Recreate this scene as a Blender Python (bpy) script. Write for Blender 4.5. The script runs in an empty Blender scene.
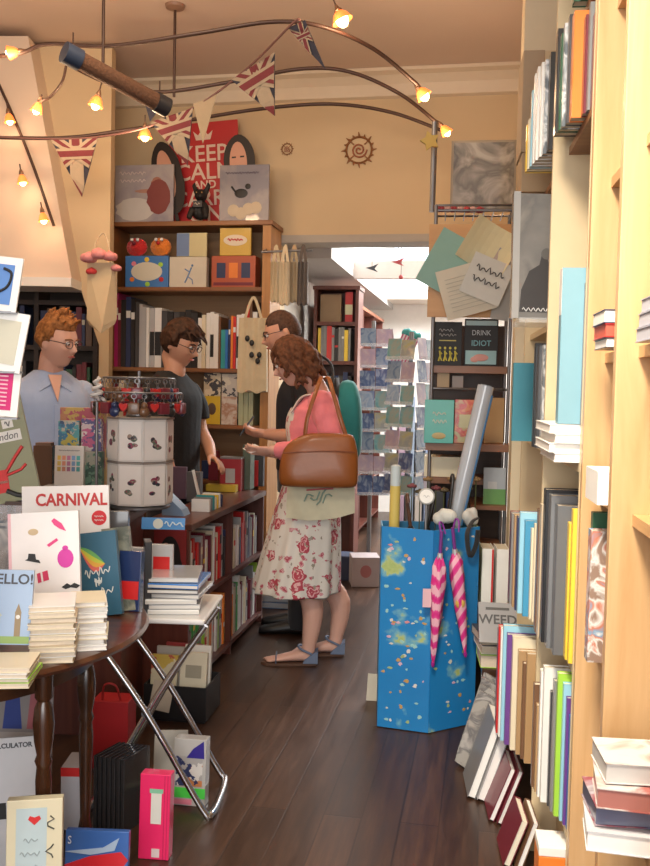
import bpy, bmesh, math, random
from mathutils import Vector, Matrix, Euler, noise
rnd = random.Random(7)
C = bpy.context.scene.collection
PI = math.pi
R = math.radians
# ------------------------------------------------------------------ camera
FPX, PITCH, ROLL, EYE = 900.0, math.atan(45 / 900.0), R(1.2), 1.40
CAMROT = Matrix.Rotation(PI / 2 - PITCH, 3, 'X') @ Matrix.Rotation(ROLL, 3, 'Z')
CAMLOC = Vector((0, 0, EYE))


def ray(px, py):
    return CAMROT @ Vector(((px - 325) / FPX, (433 - py) / FPX, -1))


def P(px, py, d):                       # point seen at a pixel, at world depth y = d
    v = ray(px, py)
    return CAMLOC + v * (d / v.y)


def S(px, py, z=0.0):                   # point seen at a pixel, on the level z
    v = ray(px, py)
    return CAMLOC + v * ((z - EYE) / v.z)


cam_d = bpy.data.cameras.new('camera')
cam = bpy.data.objects.new('camera', cam_d)
C.objects.link(cam)
cam.matrix_world = Matrix.Translation(CAMLOC) @ CAMROT.to_4x4()
cam_d.sensor_fit = 'VERTICAL'
cam_d.sensor_height = 36
cam_d.lens = FPX / 866 * 36
cam_d.clip_start = 0.05
bpy.context.scene.camera = cam
PHI = R(10.4)                           # the room is turned this much against the view
UD = Vector((math.cos(PHI), -math.sin(PHI), 0))
VD = Vector((math.sin(PHI), math.cos(PHI), 0))

# ------------------------------------------------------------------ materials
MATS = {}


def newmat(name):
    m = bpy.data.materials.new(name)
    m.use_nodes = True
    nt = m.node_tree
    return m, nt, nt.nodes['Principled BSDF']


def mat(col, rough=0.6, metal=0.0, coat=0.0, vary=0.06, scale=18, bump=0.0, sheen=0.0, name=None):
    key = (tuple(col), rough, metal, coat, vary, scale, bump, sheen)
    if key in MATS:
        return MATS[key]
    m, nt, b = newmat(name or 'paint')
    tc = nt.nodes.new('ShaderNodeTexCoord')
    nz = nt.nodes.new('ShaderNodeTexNoise')
    nz.inputs['Scale'].default_value = scale
    nz.inputs['Detail'].default_value = 3
    nt.links.new(tc.outputs['Object'], nz.inputs['Vector'])
    mx = nt.nodes.new('ShaderNodeMix')
    mx.data_type = 'RGBA'
    c = list(col)
    mx.inputs[6].default_value = [max(0, x * (1 - vary)) for x in c] + [1]
    mx.inputs[7].default_value = [min(1, x * (1 + vary)) for x in c] + [1]
    nt.links.new(nz.outputs['Fac'], mx.inputs[0])
    nt.links.new(mx.outputs[2], b.inputs['Base Color'])
    b.inputs['Roughness'].default_value = rough
    b.inputs['Metallic'].default_value = metal
    b.inputs['Coat Weight'].default_value = coat
    b.inputs['Coat Roughness'].default_value = 0.12
    b.inputs['Sheen Weight'].default_value = sheen
    if bump:
        bp = nt.nodes.new('ShaderNodeBump')
        bp.inputs['Strength'].default_value = bump
        bp.inputs['Distance'].default_value = 0.01
        nt.links.new(nz.outputs['Fac'], bp.inputs['Height'])
        nt.links.new(bp.outputs[0], b.inputs['Normal'])
    MATS[key] = m
    return m


def ramp(nt, fac, stops, interp='LINEAR'):
    r = nt.nodes.new('ShaderNodeValToRGB')
    r.color_ramp.interpolation = interp
    e = r.color_ramp.elements
    while len(e) > 1:
        e.remove(e[-1])
    e[0].position = stops[0][0]
    e[0].color = list(stops[0][1]) + [1]
    for p, c in stops[1:]:
        k = e.new(p)
        k.color = list(c) + [1]
    nt.links.new(fac, r.inputs[0])
    return r.outputs[0]


def wood(c1, c2, rough=0.45, axis='Z', scale=3.0, coat=0.15, ring=9.0):
    key = ('wood', tuple(c1), tuple(c2), axis, scale, rough, ring)
    if key in MATS:
        return MATS[key]
    m, nt, b = newmat('wood_grain')
    tc = nt.nodes.new('ShaderNodeTexCoord')
    mp = nt.nodes.new('ShaderNodeMapping')
    s = [ring * scale / 3] * 3
    s['XYZ'.index(axis)] = 0.6 * scale / 3
    mp.inputs['Scale'].default_value = s
    nt.links.new(tc.outputs['Object'], mp.inputs[0])
    nz = nt.nodes.new('ShaderNodeTexNoise')
    nz.inputs['Scale'].default_value = 2.2
    nz.inputs['Detail'].default_value = 6
    nz.inputs['Roughness'].default_value = 0.62
    nz.inputs['Distortion'].default_value = 0.6
    nt.links.new(mp.outputs[0], nz.inputs['Vector'])
    col = ramp(nt, nz.outputs['Fac'], [(0.3, c1), (0.7, c2)])
    nt.links.new(col, b.inputs['Base Color'])
    b.inputs['Roughness'].default_value = rough
    b.inputs['Coat Weight'].default_value = coat
    b.inputs['Coat Roughness'].default_value = 0.25
    bp = nt.nodes.new('ShaderNodeBump')
    bp.inputs['Strength'].default_value = 0.15
    bp.inputs['Distance'].default_value = 0.004
    nt.links.new(nz.outputs['Fac'], bp.inputs['Height'])
    nt.links.new(bp.outputs[0], b.inputs['Normal'])
    MATS[key] = m
    return m


def art(cols, scale=9.0, seed=0.0, rough=0.4, coat=0.2, kind='cells', stretch=(1, 1, 1)):
    """a printed picture: patches of the given inks"""
    key = ('art', tuple(tuple(c) for c in cols), scale, seed, rough, kind, stretch)
    if key in MATS:
        return MATS[key]
    m, nt, b = newmat('printed_picture')
    tc = nt.nodes.new('ShaderNodeTexCoord')
    mp = nt.nodes.new('ShaderNodeMapping')
    mp.inputs['Location'].default_value = (seed * 1.7, seed * 0.9, seed * 2.3)
    mp.inputs['Scale'].default_value = stretch
    nt.links.new(tc.outputs['Object'], mp.inputs[0])
    if kind == 'cells':
        nz = nt.nodes.new('ShaderNodeTexNoise')
        nz.inputs['Scale'].default_value = scale * 1.3
        nz.inputs['Detail'].default_value = 4
        nt.links.new(mp.outputs[0], nz.inputs['Vector'])
        ad = nt.nodes.new('ShaderNodeMix')
        ad.data_type = 'RGBA'
        ad.inputs[0].default_value = 0.12
        nt.links.new(mp.outputs[0], ad.inputs[6])
        nt.links.new(nz.outputs['Color'], ad.inputs[7])
        vo = nt.nodes.new('ShaderNodeTexVoronoi')
        vo.inputs['Scale'].default_value = scale
        nt.links.new(ad.outputs[2], vo.inputs['Vector'])
        sx = nt.nodes.new('ShaderNodeSeparateColor')
        nt.links.new(vo.outputs['Color'], sx.inputs[0])
        fac = sx.outputs[0]
    else:
        nz = nt.nodes.new('ShaderNodeTexNoise')
        nz.inputs['Scale'].default_value = scale
        nz.inputs['Detail'].default_value = 5
        nz.inputs['Distortion'].default_value = 1.0
        nt.links.new(mp.outputs[0], nz.inputs['Vector'])
        mr = nt.nodes.new('ShaderNodeMapRange')
        mr.inputs[1].default_value = 0.3
        mr.inputs[2].default_value = 0.7
        nt.links.new(nz.outputs['Fac'], mr.inputs[0])
        fac = mr.outputs[0]
    n = len(cols)
    out = ramp(nt, fac, [(i / n, c) for i, c in enumerate(cols)], 'CONSTANT' if kind == 'cells' else 'LINEAR')
    nt.links.new(out, b.inputs['Base Color'])
    b.inputs['Roughness'].default_value = rough
    b.inputs['Coat Weight'].default_value = coat
    MATS[key] = m
    return m


def clear_plastic(tint=(0.9, 0.95, 1.0), alpha=0.25):
    key = ('clear', tint, alpha)
    if key in MATS:
        return MATS[key]
    m, nt, b = newmat('clear_plastic')
    b.inputs['Base Color'].default_value = list(tint) + [1]
    b.inputs['Roughness'].default_value = 0.08
    b.inputs['Alpha'].default_value = alpha
    b.inputs['Specular IOR Level'].default_value = 0.8
    MATS[key] = m
    return m


def glow(col, strength):
    key = ('glow', tuple(col), strength)
    if key in MATS:
        return MATS[key]
    m, nt, b = newmat('lit_bulb')
    b.inputs['Base Color'].default_value = list(col) + [1]
    b.inputs['Emission Color'].default_value = list(col) + [1]
    b.inputs['Emission Strength'].default_value = strength
    MATS[key] = m
    return m


# ------------------------------------------------------------------ mesh building
class MB:
    def __init__(s):
        s.bm = bmesh.new()

    def face(s, vs, mi=0):
        try:
            f = s.bm.faces.new(vs)
            f.material_index = mi
            return f
        except ValueError:
            return None

    def rings(s, rings, cap=True, mi=0, closed=True):
        L = [[s.bm.verts.new(p) for p in r] for r in rings]
        n = len(L[0])
        for a, b in zip(L, L[1:]):
            for i in range(n if closed else n - 1):
                j = (i + 1) % n
                s.face((a[i], a[j], b[j], b[i]), mi)
        if cap:
            s.face(list(reversed(L[0])), mi)
            s.face(L[-1], mi)
        return L

    def box(s, c, size, rot=None, mi=0, bev=0.0):
        m = Matrix.Translation(Vector(c))
        if rot is not None:
            m = m @ (rot.to_4x4() if isinstance(rot, Matrix) else Euler(rot).to_matrix().to_4x4())
        m = m @ Matrix.Diagonal((size[0], size[1], size[2], 1))
        g = bmesh.ops.create_cube(s.bm, size=1, matrix=m)
        fs = {f for v in g['verts'] for f in v.link_faces}
        for f in fs:
            f.material_index = mi
        if bev:
            es = list({e for v in g['verts'] for e in v.link_edges})
            bmesh.ops.bevel(s.bm, geom=es, offset=bev, segments=2, affect='EDGES', profile=0.5)
        return s

    def box2(s, lo, hi, mi=0, bev=0.0):
        return s.box([(a + b) / 2 for a, b in zip(lo, hi)], [abs(b - a) for a, b in zip(lo, hi)], mi=mi, bev=bev)

    def tube(s, pts, rad, n=8, mi=0, cap=True, flat=1.0, up=None):
        pts = [Vector(p) for p in pts]
        if not isinstance(rad, (list, tuple)):
            rad = [rad] * len(pts)
        rs = []
        prev = None
        for i, p in enumerate(pts):
            t = (pts[min(i + 1, len(pts) - 1)] - pts[max(i - 1, 0)])
            if t.length < 1e-9:
                t = Vector((0, 0, 1))
            t.normalize()
            if prev is None:
                a = Vector(up) if up is not None else (Vector((0, 0, 1)) if abs(t.z) < 0.9 else Vector((0, 1, 0)))
            else:
                a = prev
            a = a - t * a.dot(t)
            if a.length < 1e-6:
                a = t.orthogonal()
            a.normalize()
            prev = a
            b = t.cross(a)
            rs.append([p + (a * math.cos(q) * flat + b * math.sin(q)) * rad[i] for q in (2 * PI * k / n for k in range(n))])
        s.rings(rs, cap, mi)
        return s

    def lathe(s, prof, n=20, c=(0, 0, 0), mi=0, cap=True, rot=None):
        c = Vector(c)
        rs = []
        for r, z in prof:
            ring = [Vector((max(r, 1e-4) * math.cos(2 * PI * k / n), max(r, 1e-4) * math.sin(2 * PI * k / n), z)) for k in range(n)]
            if rot is not None:
                ring = [rot @ p for p in ring]
            rs.append([c + p for p in ring])
        s.rings(rs, cap, mi)
        return s

    def prism(s, poly, d0, d1, axis='Y', mi=0):
        """closed polygon in the two other axes, extruded along an axis"""
        def v(p, d):
            if axis == 'Y':
                return (p[0], d, p[1])
            if axis == 'Z':
                return (p[0], p[1], d)
            return (d, p[0], p[1])
        s.rings([[v(p, d0) for p in poly], [v(p, d1) for p in poly]], True, mi)
        return s

    def ball(s, c, r, seg=12, mi=0, rot=None):
        if not isinstance(r, (list, tuple)):
            r = (r, r, r)
        m = Matrix.Translation(Vector(c))
        if rot is not None:
            m = m @ rot.to_4x4()
        m = m @ Matrix.Diagonal((r[0], r[1], r[2], 1))
        g = bmesh.ops.create_uvsphere(s.bm, u_segments=seg, v_segments=max(6, seg * 2 // 3), radius=1, matrix=m)
        for f in {f for v in g['verts'] for f in v.link_faces}:
            f.material_index = mi
        return s

    def grid(s, fn, nu, nv, mi=0):
        V = [[s.bm.verts.new(fn(i / nu, j / nv)) for j in range(nv + 1)] for i in range(nu + 1)]
        for i in range(nu):
            for j in range(nv):
                s.face((V[i][j], V[i + 1][j], V[i + 1][j + 1], V[i][j + 1]), mi)
        return s

    def mesh(s, name, smooth=None, recalc=True):
        if recalc:
            bmesh.ops.recalc_face_normals(s.bm, faces=s.bm.faces[:])
        me = bpy.data.meshes.new(name)
        s.bm.to_mesh(me)
        s.bm.free()
        if smooth:
            me.polygons.foreach_set('use_smooth', [True] * len(me.polygons))
            if smooth < 179:
                try:
                    me.set_sharp_from_angle(angle=R(smooth))
                except Exception:
                    pass
        me.update()
        return me

    def build(s, name, m, parent=None, smooth=None, loc=None, rot=None, label=None, solid=0.0, sub=0):
        me = s.mesh(name, smooth, recalc=True)
        return link(name, me, m, parent, loc, rot, label, solid, sub)


def link(name, me, m, parent=None, loc=None, rot=None, label=None, solid=0.0, sub=0):
    for k in (m if isinstance(m, (list, tuple)) else [m]):
        if k is not None:
            me.materials.append(k)
    o = bpy.data.objects.new(name, me)
    C.objects.link(o)
    if parent is not None:
        o.parent = parent
    if loc is not None:
        o.location = loc
    if rot is not None:
        o.rotation_euler = rot
    if label:
        o['label'] = label
    if solid:
        k = o.modifiers.new('thickness', 'SOLIDIFY')
        k.thickness = solid
        k.offset = 0
    if sub:
        k = o.modifiers.new('smooth', 'SUBSURF')
        k.levels = k.render_levels = sub
    return o


def fuse(mb, name, voxel=0.006, smooth=3):
    """melt overlapping closed shapes into one continuous surface"""
    me = mb.mesh(name)
    o = bpy.data.objects.new(name, me)
    C.objects.link(o)
    r = o.modifiers.new('r', 'REMESH')
    r.mode = 'VOXEL'
    r.voxel_size = voxel
    k = o.modifiers.new('s', 'SMOOTH')
    k.factor = 0.5
    k.iterations = smooth
    dg = bpy.context.evaluated_depsgraph_get()
    out = bpy.data.meshes.new_from_object(o.evaluated_get(dg))
    bpy.data.objects.remove(o)
    bpy.data.meshes.remove(me)
    out.name = name
    out.polygons.foreach_set('use_smooth', [True] * len(out.polygons))
    return out


def tag(o, label, cat, group=None):
    o['label'] = label
    o['category'] = cat
    if group:
        o['group'] = group
    return o


def thing(name, label, cat, loc=(0, 0, 0), rot=(0, 0, 0), group=None):
    o = bpy.data.objects.new(name, None)
    o.empty_display_size = 0.05
    C.objects.link(o)
    o.location = loc
    o.rotation_euler = rot
    return tag(o, label, cat, group)


def struct(name, mb, m, smooth=None):
    o = mb.build(name, m, smooth=smooth)
    o['kind'] = 'structure'
    return o


FONTCACHE = {}


def text(s, size, m, parent=None, loc=(0, 0, 0), rot=(PI / 2, 0, 0), name='lettering', ext=0.0006, align='CENTER', bold=0.0, shear=0.0, sx=1.0, label=None):
    key = (s, round(size, 4), ext, align, bold, shear)
    if key not in FONTCACHE:
        cu = bpy.data.curves.new('lettering', 'FONT')
        cu.body = s
        cu.size = size
        cu.extrude = ext
        cu.offset = bold
        cu.shear = shear
        cu.align_x = align
        cu.align_y = 'CENTER'
        cu.resolution_u = 3
        o = bpy.data.objects.new('lettering', cu)
        C.objects.link(o)
        dg = bpy.context.evaluated_depsgraph_get()
        FONTCACHE[key] = bpy.data.meshes.new_from_object(o.evaluated_get(dg))
        bpy.data.objects.remove(o)
        bpy.data.curves.remove(cu)
    me = FONTCACHE[key].copy()
    me.materials.clear()
    o = link(name, me, m, parent, loc, rot, label)
    o.scale = (sx, 1, 1)
    return o


def copy_tree(o, parent=None):
    c = o.copy()
    C.objects.link(c)
    if parent is not None:
        c.parent = parent
    for ch in list(o.children):
        copy_tree(ch, c)
    return c


ORD = ['first', 'second', 'third', 'fourth', 'fifth', 'sixth', 'seventh', 'eighth', 'ninth', 'tenth', 'eleventh', 'twelfth', 'thirteenth', 'fourteenth', 'fifteenth', 'sixteenth', 'seventeenth', 'eighteenth', 'nineteenth', 'twentieth', 'twenty-first', 'twenty-second', 'twenty-third', 'twenty-fourth', 'twenty-fifth', 'twenty-sixth', 'twenty-seventh', 'twenty-eighth', 'twenty-ninth', 'thirtieth']
COL = {
    'black': (0.012, 0.012, 0.014), 'charcoal': (0.05, 0.05, 0.055), 'grey': (0.22, 0.22, 0.22), 'silver grey': (0.42, 0.42, 0.43), 'white': (0.78, 0.77, 0.74),
    'cream': (0.72, 0.64, 0.47), 'beige': (0.5, 0.4, 0.28), 'tan': (0.4, 0.25, 0.12), 'brown': (0.16, 0.08, 0.04), 'maroon': (0.16, 0.015, 0.03),
    'red': (0.55, 0.02, 0.02), 'magenta': (0.45, 0.02, 0.16), 'pink': (0.75, 0.22, 0.3), 'orange': (0.8, 0.22, 0.03), 'yellow': (0.8, 0.55, 0.05),
    'lime green': (0.35, 0.62, 0.06), 'green': (0.06, 0.3, 0.08), 'dark green': (0.02, 0.1, 0.05), 'teal': (0.03, 0.3, 0.32), 'light blue': (0.3, 0.58, 0.72),
    'blue': (0.03, 0.17, 0.5), 'navy': (0.015, 0.03, 0.1), 'purple': (0.14, 0.05, 0.25), 'olive': (0.24, 0.24, 0.1)}
PAGES = mat((0.60, 0.53, 0.42), 0.85, vary=0.12, scale=120, name='book_pages')
WPAGES = mat((0.66, 0.57, 0.45), 0.85, vary=0.1, scale=120, name='white_pages')
MESHES = {}


def book(t, h, w, col, loc, rot, label, group=None, cat='book', name='book', m=None, pages=PAGES, band=None, tilt=None):
    """spine faces local -Y, thickness along X, stands on local z = 0"""
    k = (round(t, 3), round(h, 3), round(w, 3))
    t, h, w = k
    root = thing(name, label, cat, loc, rot, group)
    if tilt:
        root.rotation_euler = (Matrix.Rotation(rot[2], 3, 'Z') @ tilt).to_euler()
    cm = m or mat(COL[col], 0.38, coat=0.25)
    if k not in MESHES:
        b = MB()
        x = t / 2
        e = min(0.0022, t * 0.2)
        b.prism([(-x, 0.0015), (-x + 0.0015, 0), (x - 0.0015, 0), (x, 0.0015), (x, w), (x - e, w), (x - e, e), (-x + e, e), (-x + e, w), (-x, w)], 0, h, 'Z')
        p = MB()
        p.box2((-x + e, e + 0.0005, 0.003), (x - e, w - 0.003, h - 0.003))
        MESHES[k] = (b.mesh('cover'), p.mesh('page_block'))
    a, p = MESHES[k]
    for nm, me, mm in (('cover', a, cm), ('page_block', p, pages)):
        o = bpy.data.objects.new(nm, me)
        C.objects.link(o)
        o.parent = root
        if not me.materials:
            me.materials.append(None)
        o.material_slots[0].link = 'OBJECT'
        o.material_slots[0].material = mm
    if band:
        c, z0, z1 = band
        MB().box2((-t / 2 + 0.0015, -0.0006, h * z0), (t / 2 - 0.0015, 0.0004, h * z1)).build('spine_label', mat(COL[c], 0.5), root)
    return root


def book_row(start, direction, rz, specs, where, group, depth=0.17, hgap=0.0012, from_end='from the left'):
    """specs: (thickness, height, colour, protrude, band)"""
    p = Vector(start)
    dr = Vector(direction).normalized()
    out_dir = Vector((math.sin(rz), -math.cos(rz), 0))
    tot = 0
    for i, sp in enumerate(specs):
        t, h, c = sp[:3]
        pr = sp[3] if len(sp) > 3 else rnd.uniform(0, 0.012)
        band = sp[4] if len(sp) > 4 else None
        size = 'slim' if t < 0.02 else 'thick' if t > 0.036 else ('tall' if h > 0.27 else 'mid-sized')
        loc = p + dr * (tot + t / 2) + out_dir * pr
        book(t, h, depth, c, loc, (0, 0, rz), f'{size} {c} book, {ORD[i]} {from_end} {where}', group, band=band)
        tot += t + hgap
    return tot


def rand_specs(length, cols, tr=(0.014, 0.04), hr=(0.2, 0.27), r=rnd, bands=0.35):
    out, tot = [], 0
    while True:
        t = r.uniform(*tr)
        if tot + t + 0.0012 > length:
            return out
        c = r.choice(cols)
        bd = None
        if r.random() < bands:
            z = r.uniform(0.3, 0.75)
            bd = (r.choice([x for x in ('white', 'cream', 'red', 'yellow', 'black') if x != c]), z, z + r.uniform(0.06, 0.2))
        out.append((t, r.uniform(*hr), c, r.uniform(0, 0.014), bd))
        tot += t + 0.0012


def card(name, w, h, t, m, label, cat, loc, rot=(0, 0, 0), group=None, part='front', backmat=None):
    """flat upright sheet with thickness t, facing local -Y, bottom centre at the origin"""
    root = thing(name, label, cat, loc, rot, group)
    MB().box2((-w / 2, 0, 0), (w / 2, t, h)).build(part, m, root)
    return root


def upright(px, py, d):
    return P(px, py, d)


def euler_lean(rz, lean=0.0, roll=0.0):
    """turn, lean back (top away from the viewer side), roll clockwise as seen from the front"""
    return (Matrix.Rotation(rz, 3, 'Z') @ Matrix.Rotation(-lean, 3, 'X') @ Matrix.Rotation(roll, 3, 'Y')).to_euler()


def squiggle(parent, x0, x1, z, m, amp=0.006, r=0.0018, step=0.5, y=-0.001, name='handwriting'):
    n = max(6, int((x1 - x0) / (amp * 0.45)))
    b = MB()
    b.tube([(x0 + (x1 - x0) * j / n, y, z + amp * math.sin(j * 1.25) * (0.65 + 0.35 * math.sin(j * step))) for j in range(n + 1)], r, 5)
    return b.build(name, m, parent)


CREAMPAPER = mat((0.74, 0.69, 0.56), 0.8)
WHITE = mat((0.8, 0.79, 0.76), 0.6)
BRIGHT = mat((0.86, 0.85, 0.82), 0.5)
BLACK = mat((0.012, 0.012, 0.013), 0.5)
REDINK = mat((0.6, 0.02, 0.02), 0.5)
CHROME = mat((0.62, 0.62, 0.64), 0.22, metal=1.0, vary=0.03)
STEEL = mat((0.22, 0.22, 0.23), 0.4, metal=0.8, vary=0.05)
PINE = wood((0.56, 0.33, 0.145), (0.70, 0.46, 0.24), 0.42, 'Z', 3.0)
PINEX = wood((0.52, 0.28, 0.11), (0.66, 0.40, 0.19), 0.42, 'Y', 3.0)
OAK = wood((0.19, 0.070, 0.024), (0.30, 0.125, 0.042), 0.5, 'X', 3.0)
OAKZ = wood((0.19, 0.070, 0.024), (0.30, 0.125, 0.042), 0.5, 'Z', 3.0)
DARKW = wood((0.02, 0.009, 0.005), (0.06, 0.024, 0.012), 0.3, 'Z', 3.0, coat=0.5)
DARKX = wood((0.03, 0.012, 0.006), (0.075, 0.03, 0.014), 0.3, 'X', 3.0, coat=0.4)
REDW = wood((0.075, 0.018, 0.012), (0.15, 0.04, 0.025), 0.45, 'Z', 3.0)
# ================================================================== the room
plaster = mat((0.62, 0.47, 0.29), 0.85, vary=0.05, scale=3, bump=0.05)
plaster_w = mat((0.66, 0.53, 0.42), 0.85, vary=0.05, scale=3, bump=0.05)
ceil_m = mat((0.66, 0.52, 0.43), 0.5, vary=0.06, scale=2, bump=0.03)
white_paint = mat((0.74, 0.72, 0.68), 0.6, vary=0.03)
cream_paint = mat((0.70, 0.60, 0.42), 0.6, vary=0.04)


def floor_mat():
    m, nt, b = newmat('dark_floorboards')
    tc = nt.nodes.new('ShaderNodeTexCoord')
    mp = nt.nodes.new('ShaderNodeMapping')
    mp.inputs['Rotation'].default_value = (0, 0, PHI)
    nt.links.new(tc.outputs['Object'], mp.inputs[0])
    # boards run along the room: brick texture with long bricks
    mp2 = nt.nodes.new('ShaderNodeMapping')
    mp2.inputs['Rotation'].default_value = (0, 0, PI / 2)
    nt.links.new(mp.outputs[0], mp2.inputs[0])
    br = nt.nodes.new('ShaderNodeTexBrick')
    br.inputs['Scale'].default_value = 1.0
    br.inputs['Brick Width'].default_value = 1.9
    br.inputs['Row Height'].default_value = 0.125
    br.inputs['Mortar Size'].default_value = 0.003
    br.inputs['Color1'].default_value = (0.2, 0.2, 0.2, 1)
    br.inputs['Color2'].default_value = (0.9, 0.9, 0.9, 1)
    br.inputs['Mortar'].default_value = (0.0, 0.0, 0.0, 1)
    nt.links.new(mp2.outputs[0], br.inputs['Vector'])
    mp3 = nt.nodes.new('ShaderNodeMapping')
    mp3.inputs['Scale'].default_value = (14, 1.2, 1)
    nt.links.new(mp.outputs[0], mp3.inputs[0])
    nz = nt.nodes.new('ShaderNodeTexNoise')
    nz.inputs['Scale'].default_value = 2.5
    nz.inputs['Detail'].default_value = 7
    nz.inputs['Roughness'].default_value = 0.65
    nt.links.new(mp3.outputs[0], nz.inputs['Vector'])
    grain = ramp(nt, nz.outputs['Fac'], [(0.3, (0.040, 0.018, 0.010)), (0.52, (0.072, 0.034, 0.019)), (0.75, (0.12, 0.060, 0.034))])
    mx = nt.nodes.new('ShaderNodeMix')
    mx.data_type = 'RGBA'
    mx.blend_type = 'MULTIPLY'
    mx.inputs[0].default_value = 0.55
    nt.links.new(grain, mx.inputs[6])
    nt.links.new(br.outputs['Color'], mx.inputs[7])
    nt.links.new(mx.outputs[2], b.inputs['Base Color'])
    rr = nt.nodes.new('ShaderNodeMapRange')
    rr.inputs[3].default_value = 0.26
    rr.inputs[4].default_value = 0.46
    nt.links.new(nz.outputs['Fac'], rr.inputs[0])
    nt.links.new(rr.outputs[0], b.inputs['Roughness'])
    bp = nt.nodes.new('ShaderNodeBump')
    bp.inputs['Strength'].default_value = 0.25
    bp.inputs['Distance'].default_value = 0.004
    nt.links.new(br.outputs['Color'], bp.inputs['Height'])
    nt.links.new(bp.outputs[0], b.inputs['Normal'])
    return m


struct('floor', MB().box2((-3.2, -1.6, -0.1), (2.6, 11.6, 0.0)), floor_mat())


def rm(u, v, z):                        # room axes: u to the right along the back wall, v along the room
    return UD * u + VD * v + Vector((0, 0, z))


def rbox(name, u0, u1, v0, v1, z0, z1, m, smooth=None):
    b = MB()
    b.box2((u0, v0, z0), (u1, v1, z1))
    o = struct(name, b, m, smooth)
    o.rotation_euler = (0, 0, -PHI)
    return o


CEIL = 3.46
VW = 5.97                               # front face of the back wall, along the room axis
rbox('ceiling', -5.0, 1.4, -1.6, VW + 0.3, CEIL, CEIL + 0.08, ceil_m)


def to_uv(p):
    return p.dot(UD), p.dot(VD)


# back wall with its wide opening to the rear room
oL = to_uv(P(276, 400, 6.15))[0]
oR = to_uv(P(520, 400, 5.8))[0]
hz = P(350, 238, 6.05).z
rbox('wall_back', -5.0, oL, VW, VW + 0.22, 0, CEIL, plaster)
b = MB()
b.box2((oL, VW, hz), (oR, VW + 0.22, CEIL))
hd = struct('wall_back_header', b, plaster)
hd.rotation_euler = (0, 0, -PHI)
hd.name = 'wall_header'
rbox('wall_back_side', oR, 1.4, VW, VW + 0.22, 0, CEIL, plaster).name = 'wall_back_side'
b = MB()
b.prism([(0, 0), (-0.13, 0), (-0.13, -0.02), (-0.09, -0.035), (-0.05, -0.08), (-0.03, -0.15), (0, -0.16)], -3.4, 1.4, 'X')
o = struct('trim_1', b, mat((0.72, 0.6, 0.45), 0.6, vary=0.03))
o.location = VD * VW + Vector((0, 0, CEIL))
o.rotation_euler = (0, 0, -PHI)
o.name = 'trim_1'
# lintel underside trim of the opening
rbox('trim_2', oL, oR, VW - 0.012, VW + 0.232, hz - 0.03, hz + 0.02, mat((0.42, 0.38, 0.33), 0.7))
# left wall, with a lower dark recess behind the counter
b = MB()
b.box2((-3.22, -1.6, 0), (-3.1, 7.6, CEIL))
o = struct('wall_left', b, plaster_w)
o.rotation_euler = (0, 0, -PHI * 0)
# boxed-in header above the recess and the sloped plaster side next to the bookcase
d0 = 5.35
q = [P(-140, 36, d0), P(28, 36, d0), P(72, 280, d0), P(-140, 276, d0)]
b = MB()
b.prism([(p.x, p.z) for p in q], d0, d0 + 0.3, 'Y')
struct('wall_stair', b, plaster_w)
q = [P(-140, 283, d0), P(72, 287, d0), P(72, 278, d0), P(-140, 274, d0)]
b = MB()
b.prism([(p.x, p.z) for p in q], d0 - 0.02, d0 + 0.32, 'Y')
struct('trim_3', b, white_paint)
d1 = 5.56
q = [P(12, 44, d1), P(112, 46, d1), P(108, 420, d1), P(106, 640, d1), P(95, 640, d1), P(99, 345, d1), P(32, 140, d1)]
b = MB()
b.prism([(p.x, p.z) for p in q], d1, d1 + 0.10, 'Y')
struct('wall_slope', b, plaster)
# right wall
b = MB()
b.box2((0, 0, 0), (0.1, 7.6, CEIL))
o = struct('wall_right', b, plaster_w)
o.location = (0.78, -1.4, 0)
o.rotation_euler = (0, 0, -R(7))
# narrow cream pier on the right between the tall bookcase and the wire rack
pr = P(519, 400, 3.95)
b = MB()
b.box2((0, 0, 0), (0.22, 0.2, CEIL))
o = struct('wall_pier', b, cream_paint)
o.location = (pr.x - 0.03, 3.93, 0)
o.rotation_euler = (0, 0, -R(8))

# rear room with its roof light
b = MB()
b.box2((-3.2, -1.72, 0), (-1.7, -1.6, CEIL))
struct('wall_front', b, plaster_w)
b = MB()
b.box2((-1.7, -1.72, 2.95), (0.9, -1.6, CEIL))
struct('wall_front_header', b, plaster_w)
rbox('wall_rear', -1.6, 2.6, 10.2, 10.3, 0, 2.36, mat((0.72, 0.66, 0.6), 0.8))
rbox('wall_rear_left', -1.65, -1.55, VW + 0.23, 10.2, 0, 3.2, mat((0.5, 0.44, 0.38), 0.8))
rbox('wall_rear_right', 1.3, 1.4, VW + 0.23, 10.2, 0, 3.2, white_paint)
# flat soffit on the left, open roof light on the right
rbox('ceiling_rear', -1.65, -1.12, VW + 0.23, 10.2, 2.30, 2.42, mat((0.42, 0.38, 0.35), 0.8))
rbox('wall_rooflight', -1.16, -1.12, VW + 0.23, 10.2, 2.42, 3.2, white_paint)
rbox('trim_4', -1.12, 1.3, 7.25, 7.33, 2.29, 2.43, mat((0.74, 0.68, 0.66), 0.7))
rbox('trim_5', -1.12, 1.3, 8.75, 8.83, 2.36, 2.47, white_paint)
rbox('trim_6', -1.12, 1.3, 9.6, 10.2, 2.36, 2.44, mat((0.72, 0.62, 0.52), 0.7))
for k in range(4):
    v = 7.6 + k * 0.7
    rbox('window_%d' % (k + 1), -1.12, 1.3, v, v + 0.05, 3.1, 3.2, white_paint)
gl = MB()
gl.box2((-1.12, VW + 0.3, 3.21), (1.3, 10.2, 3.22))
o = struct('window_5', gl, clear_plastic((0.95, 0.97, 1.0), 0.12))
o.rotation_euler = (0, 0, -PHI)

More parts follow.
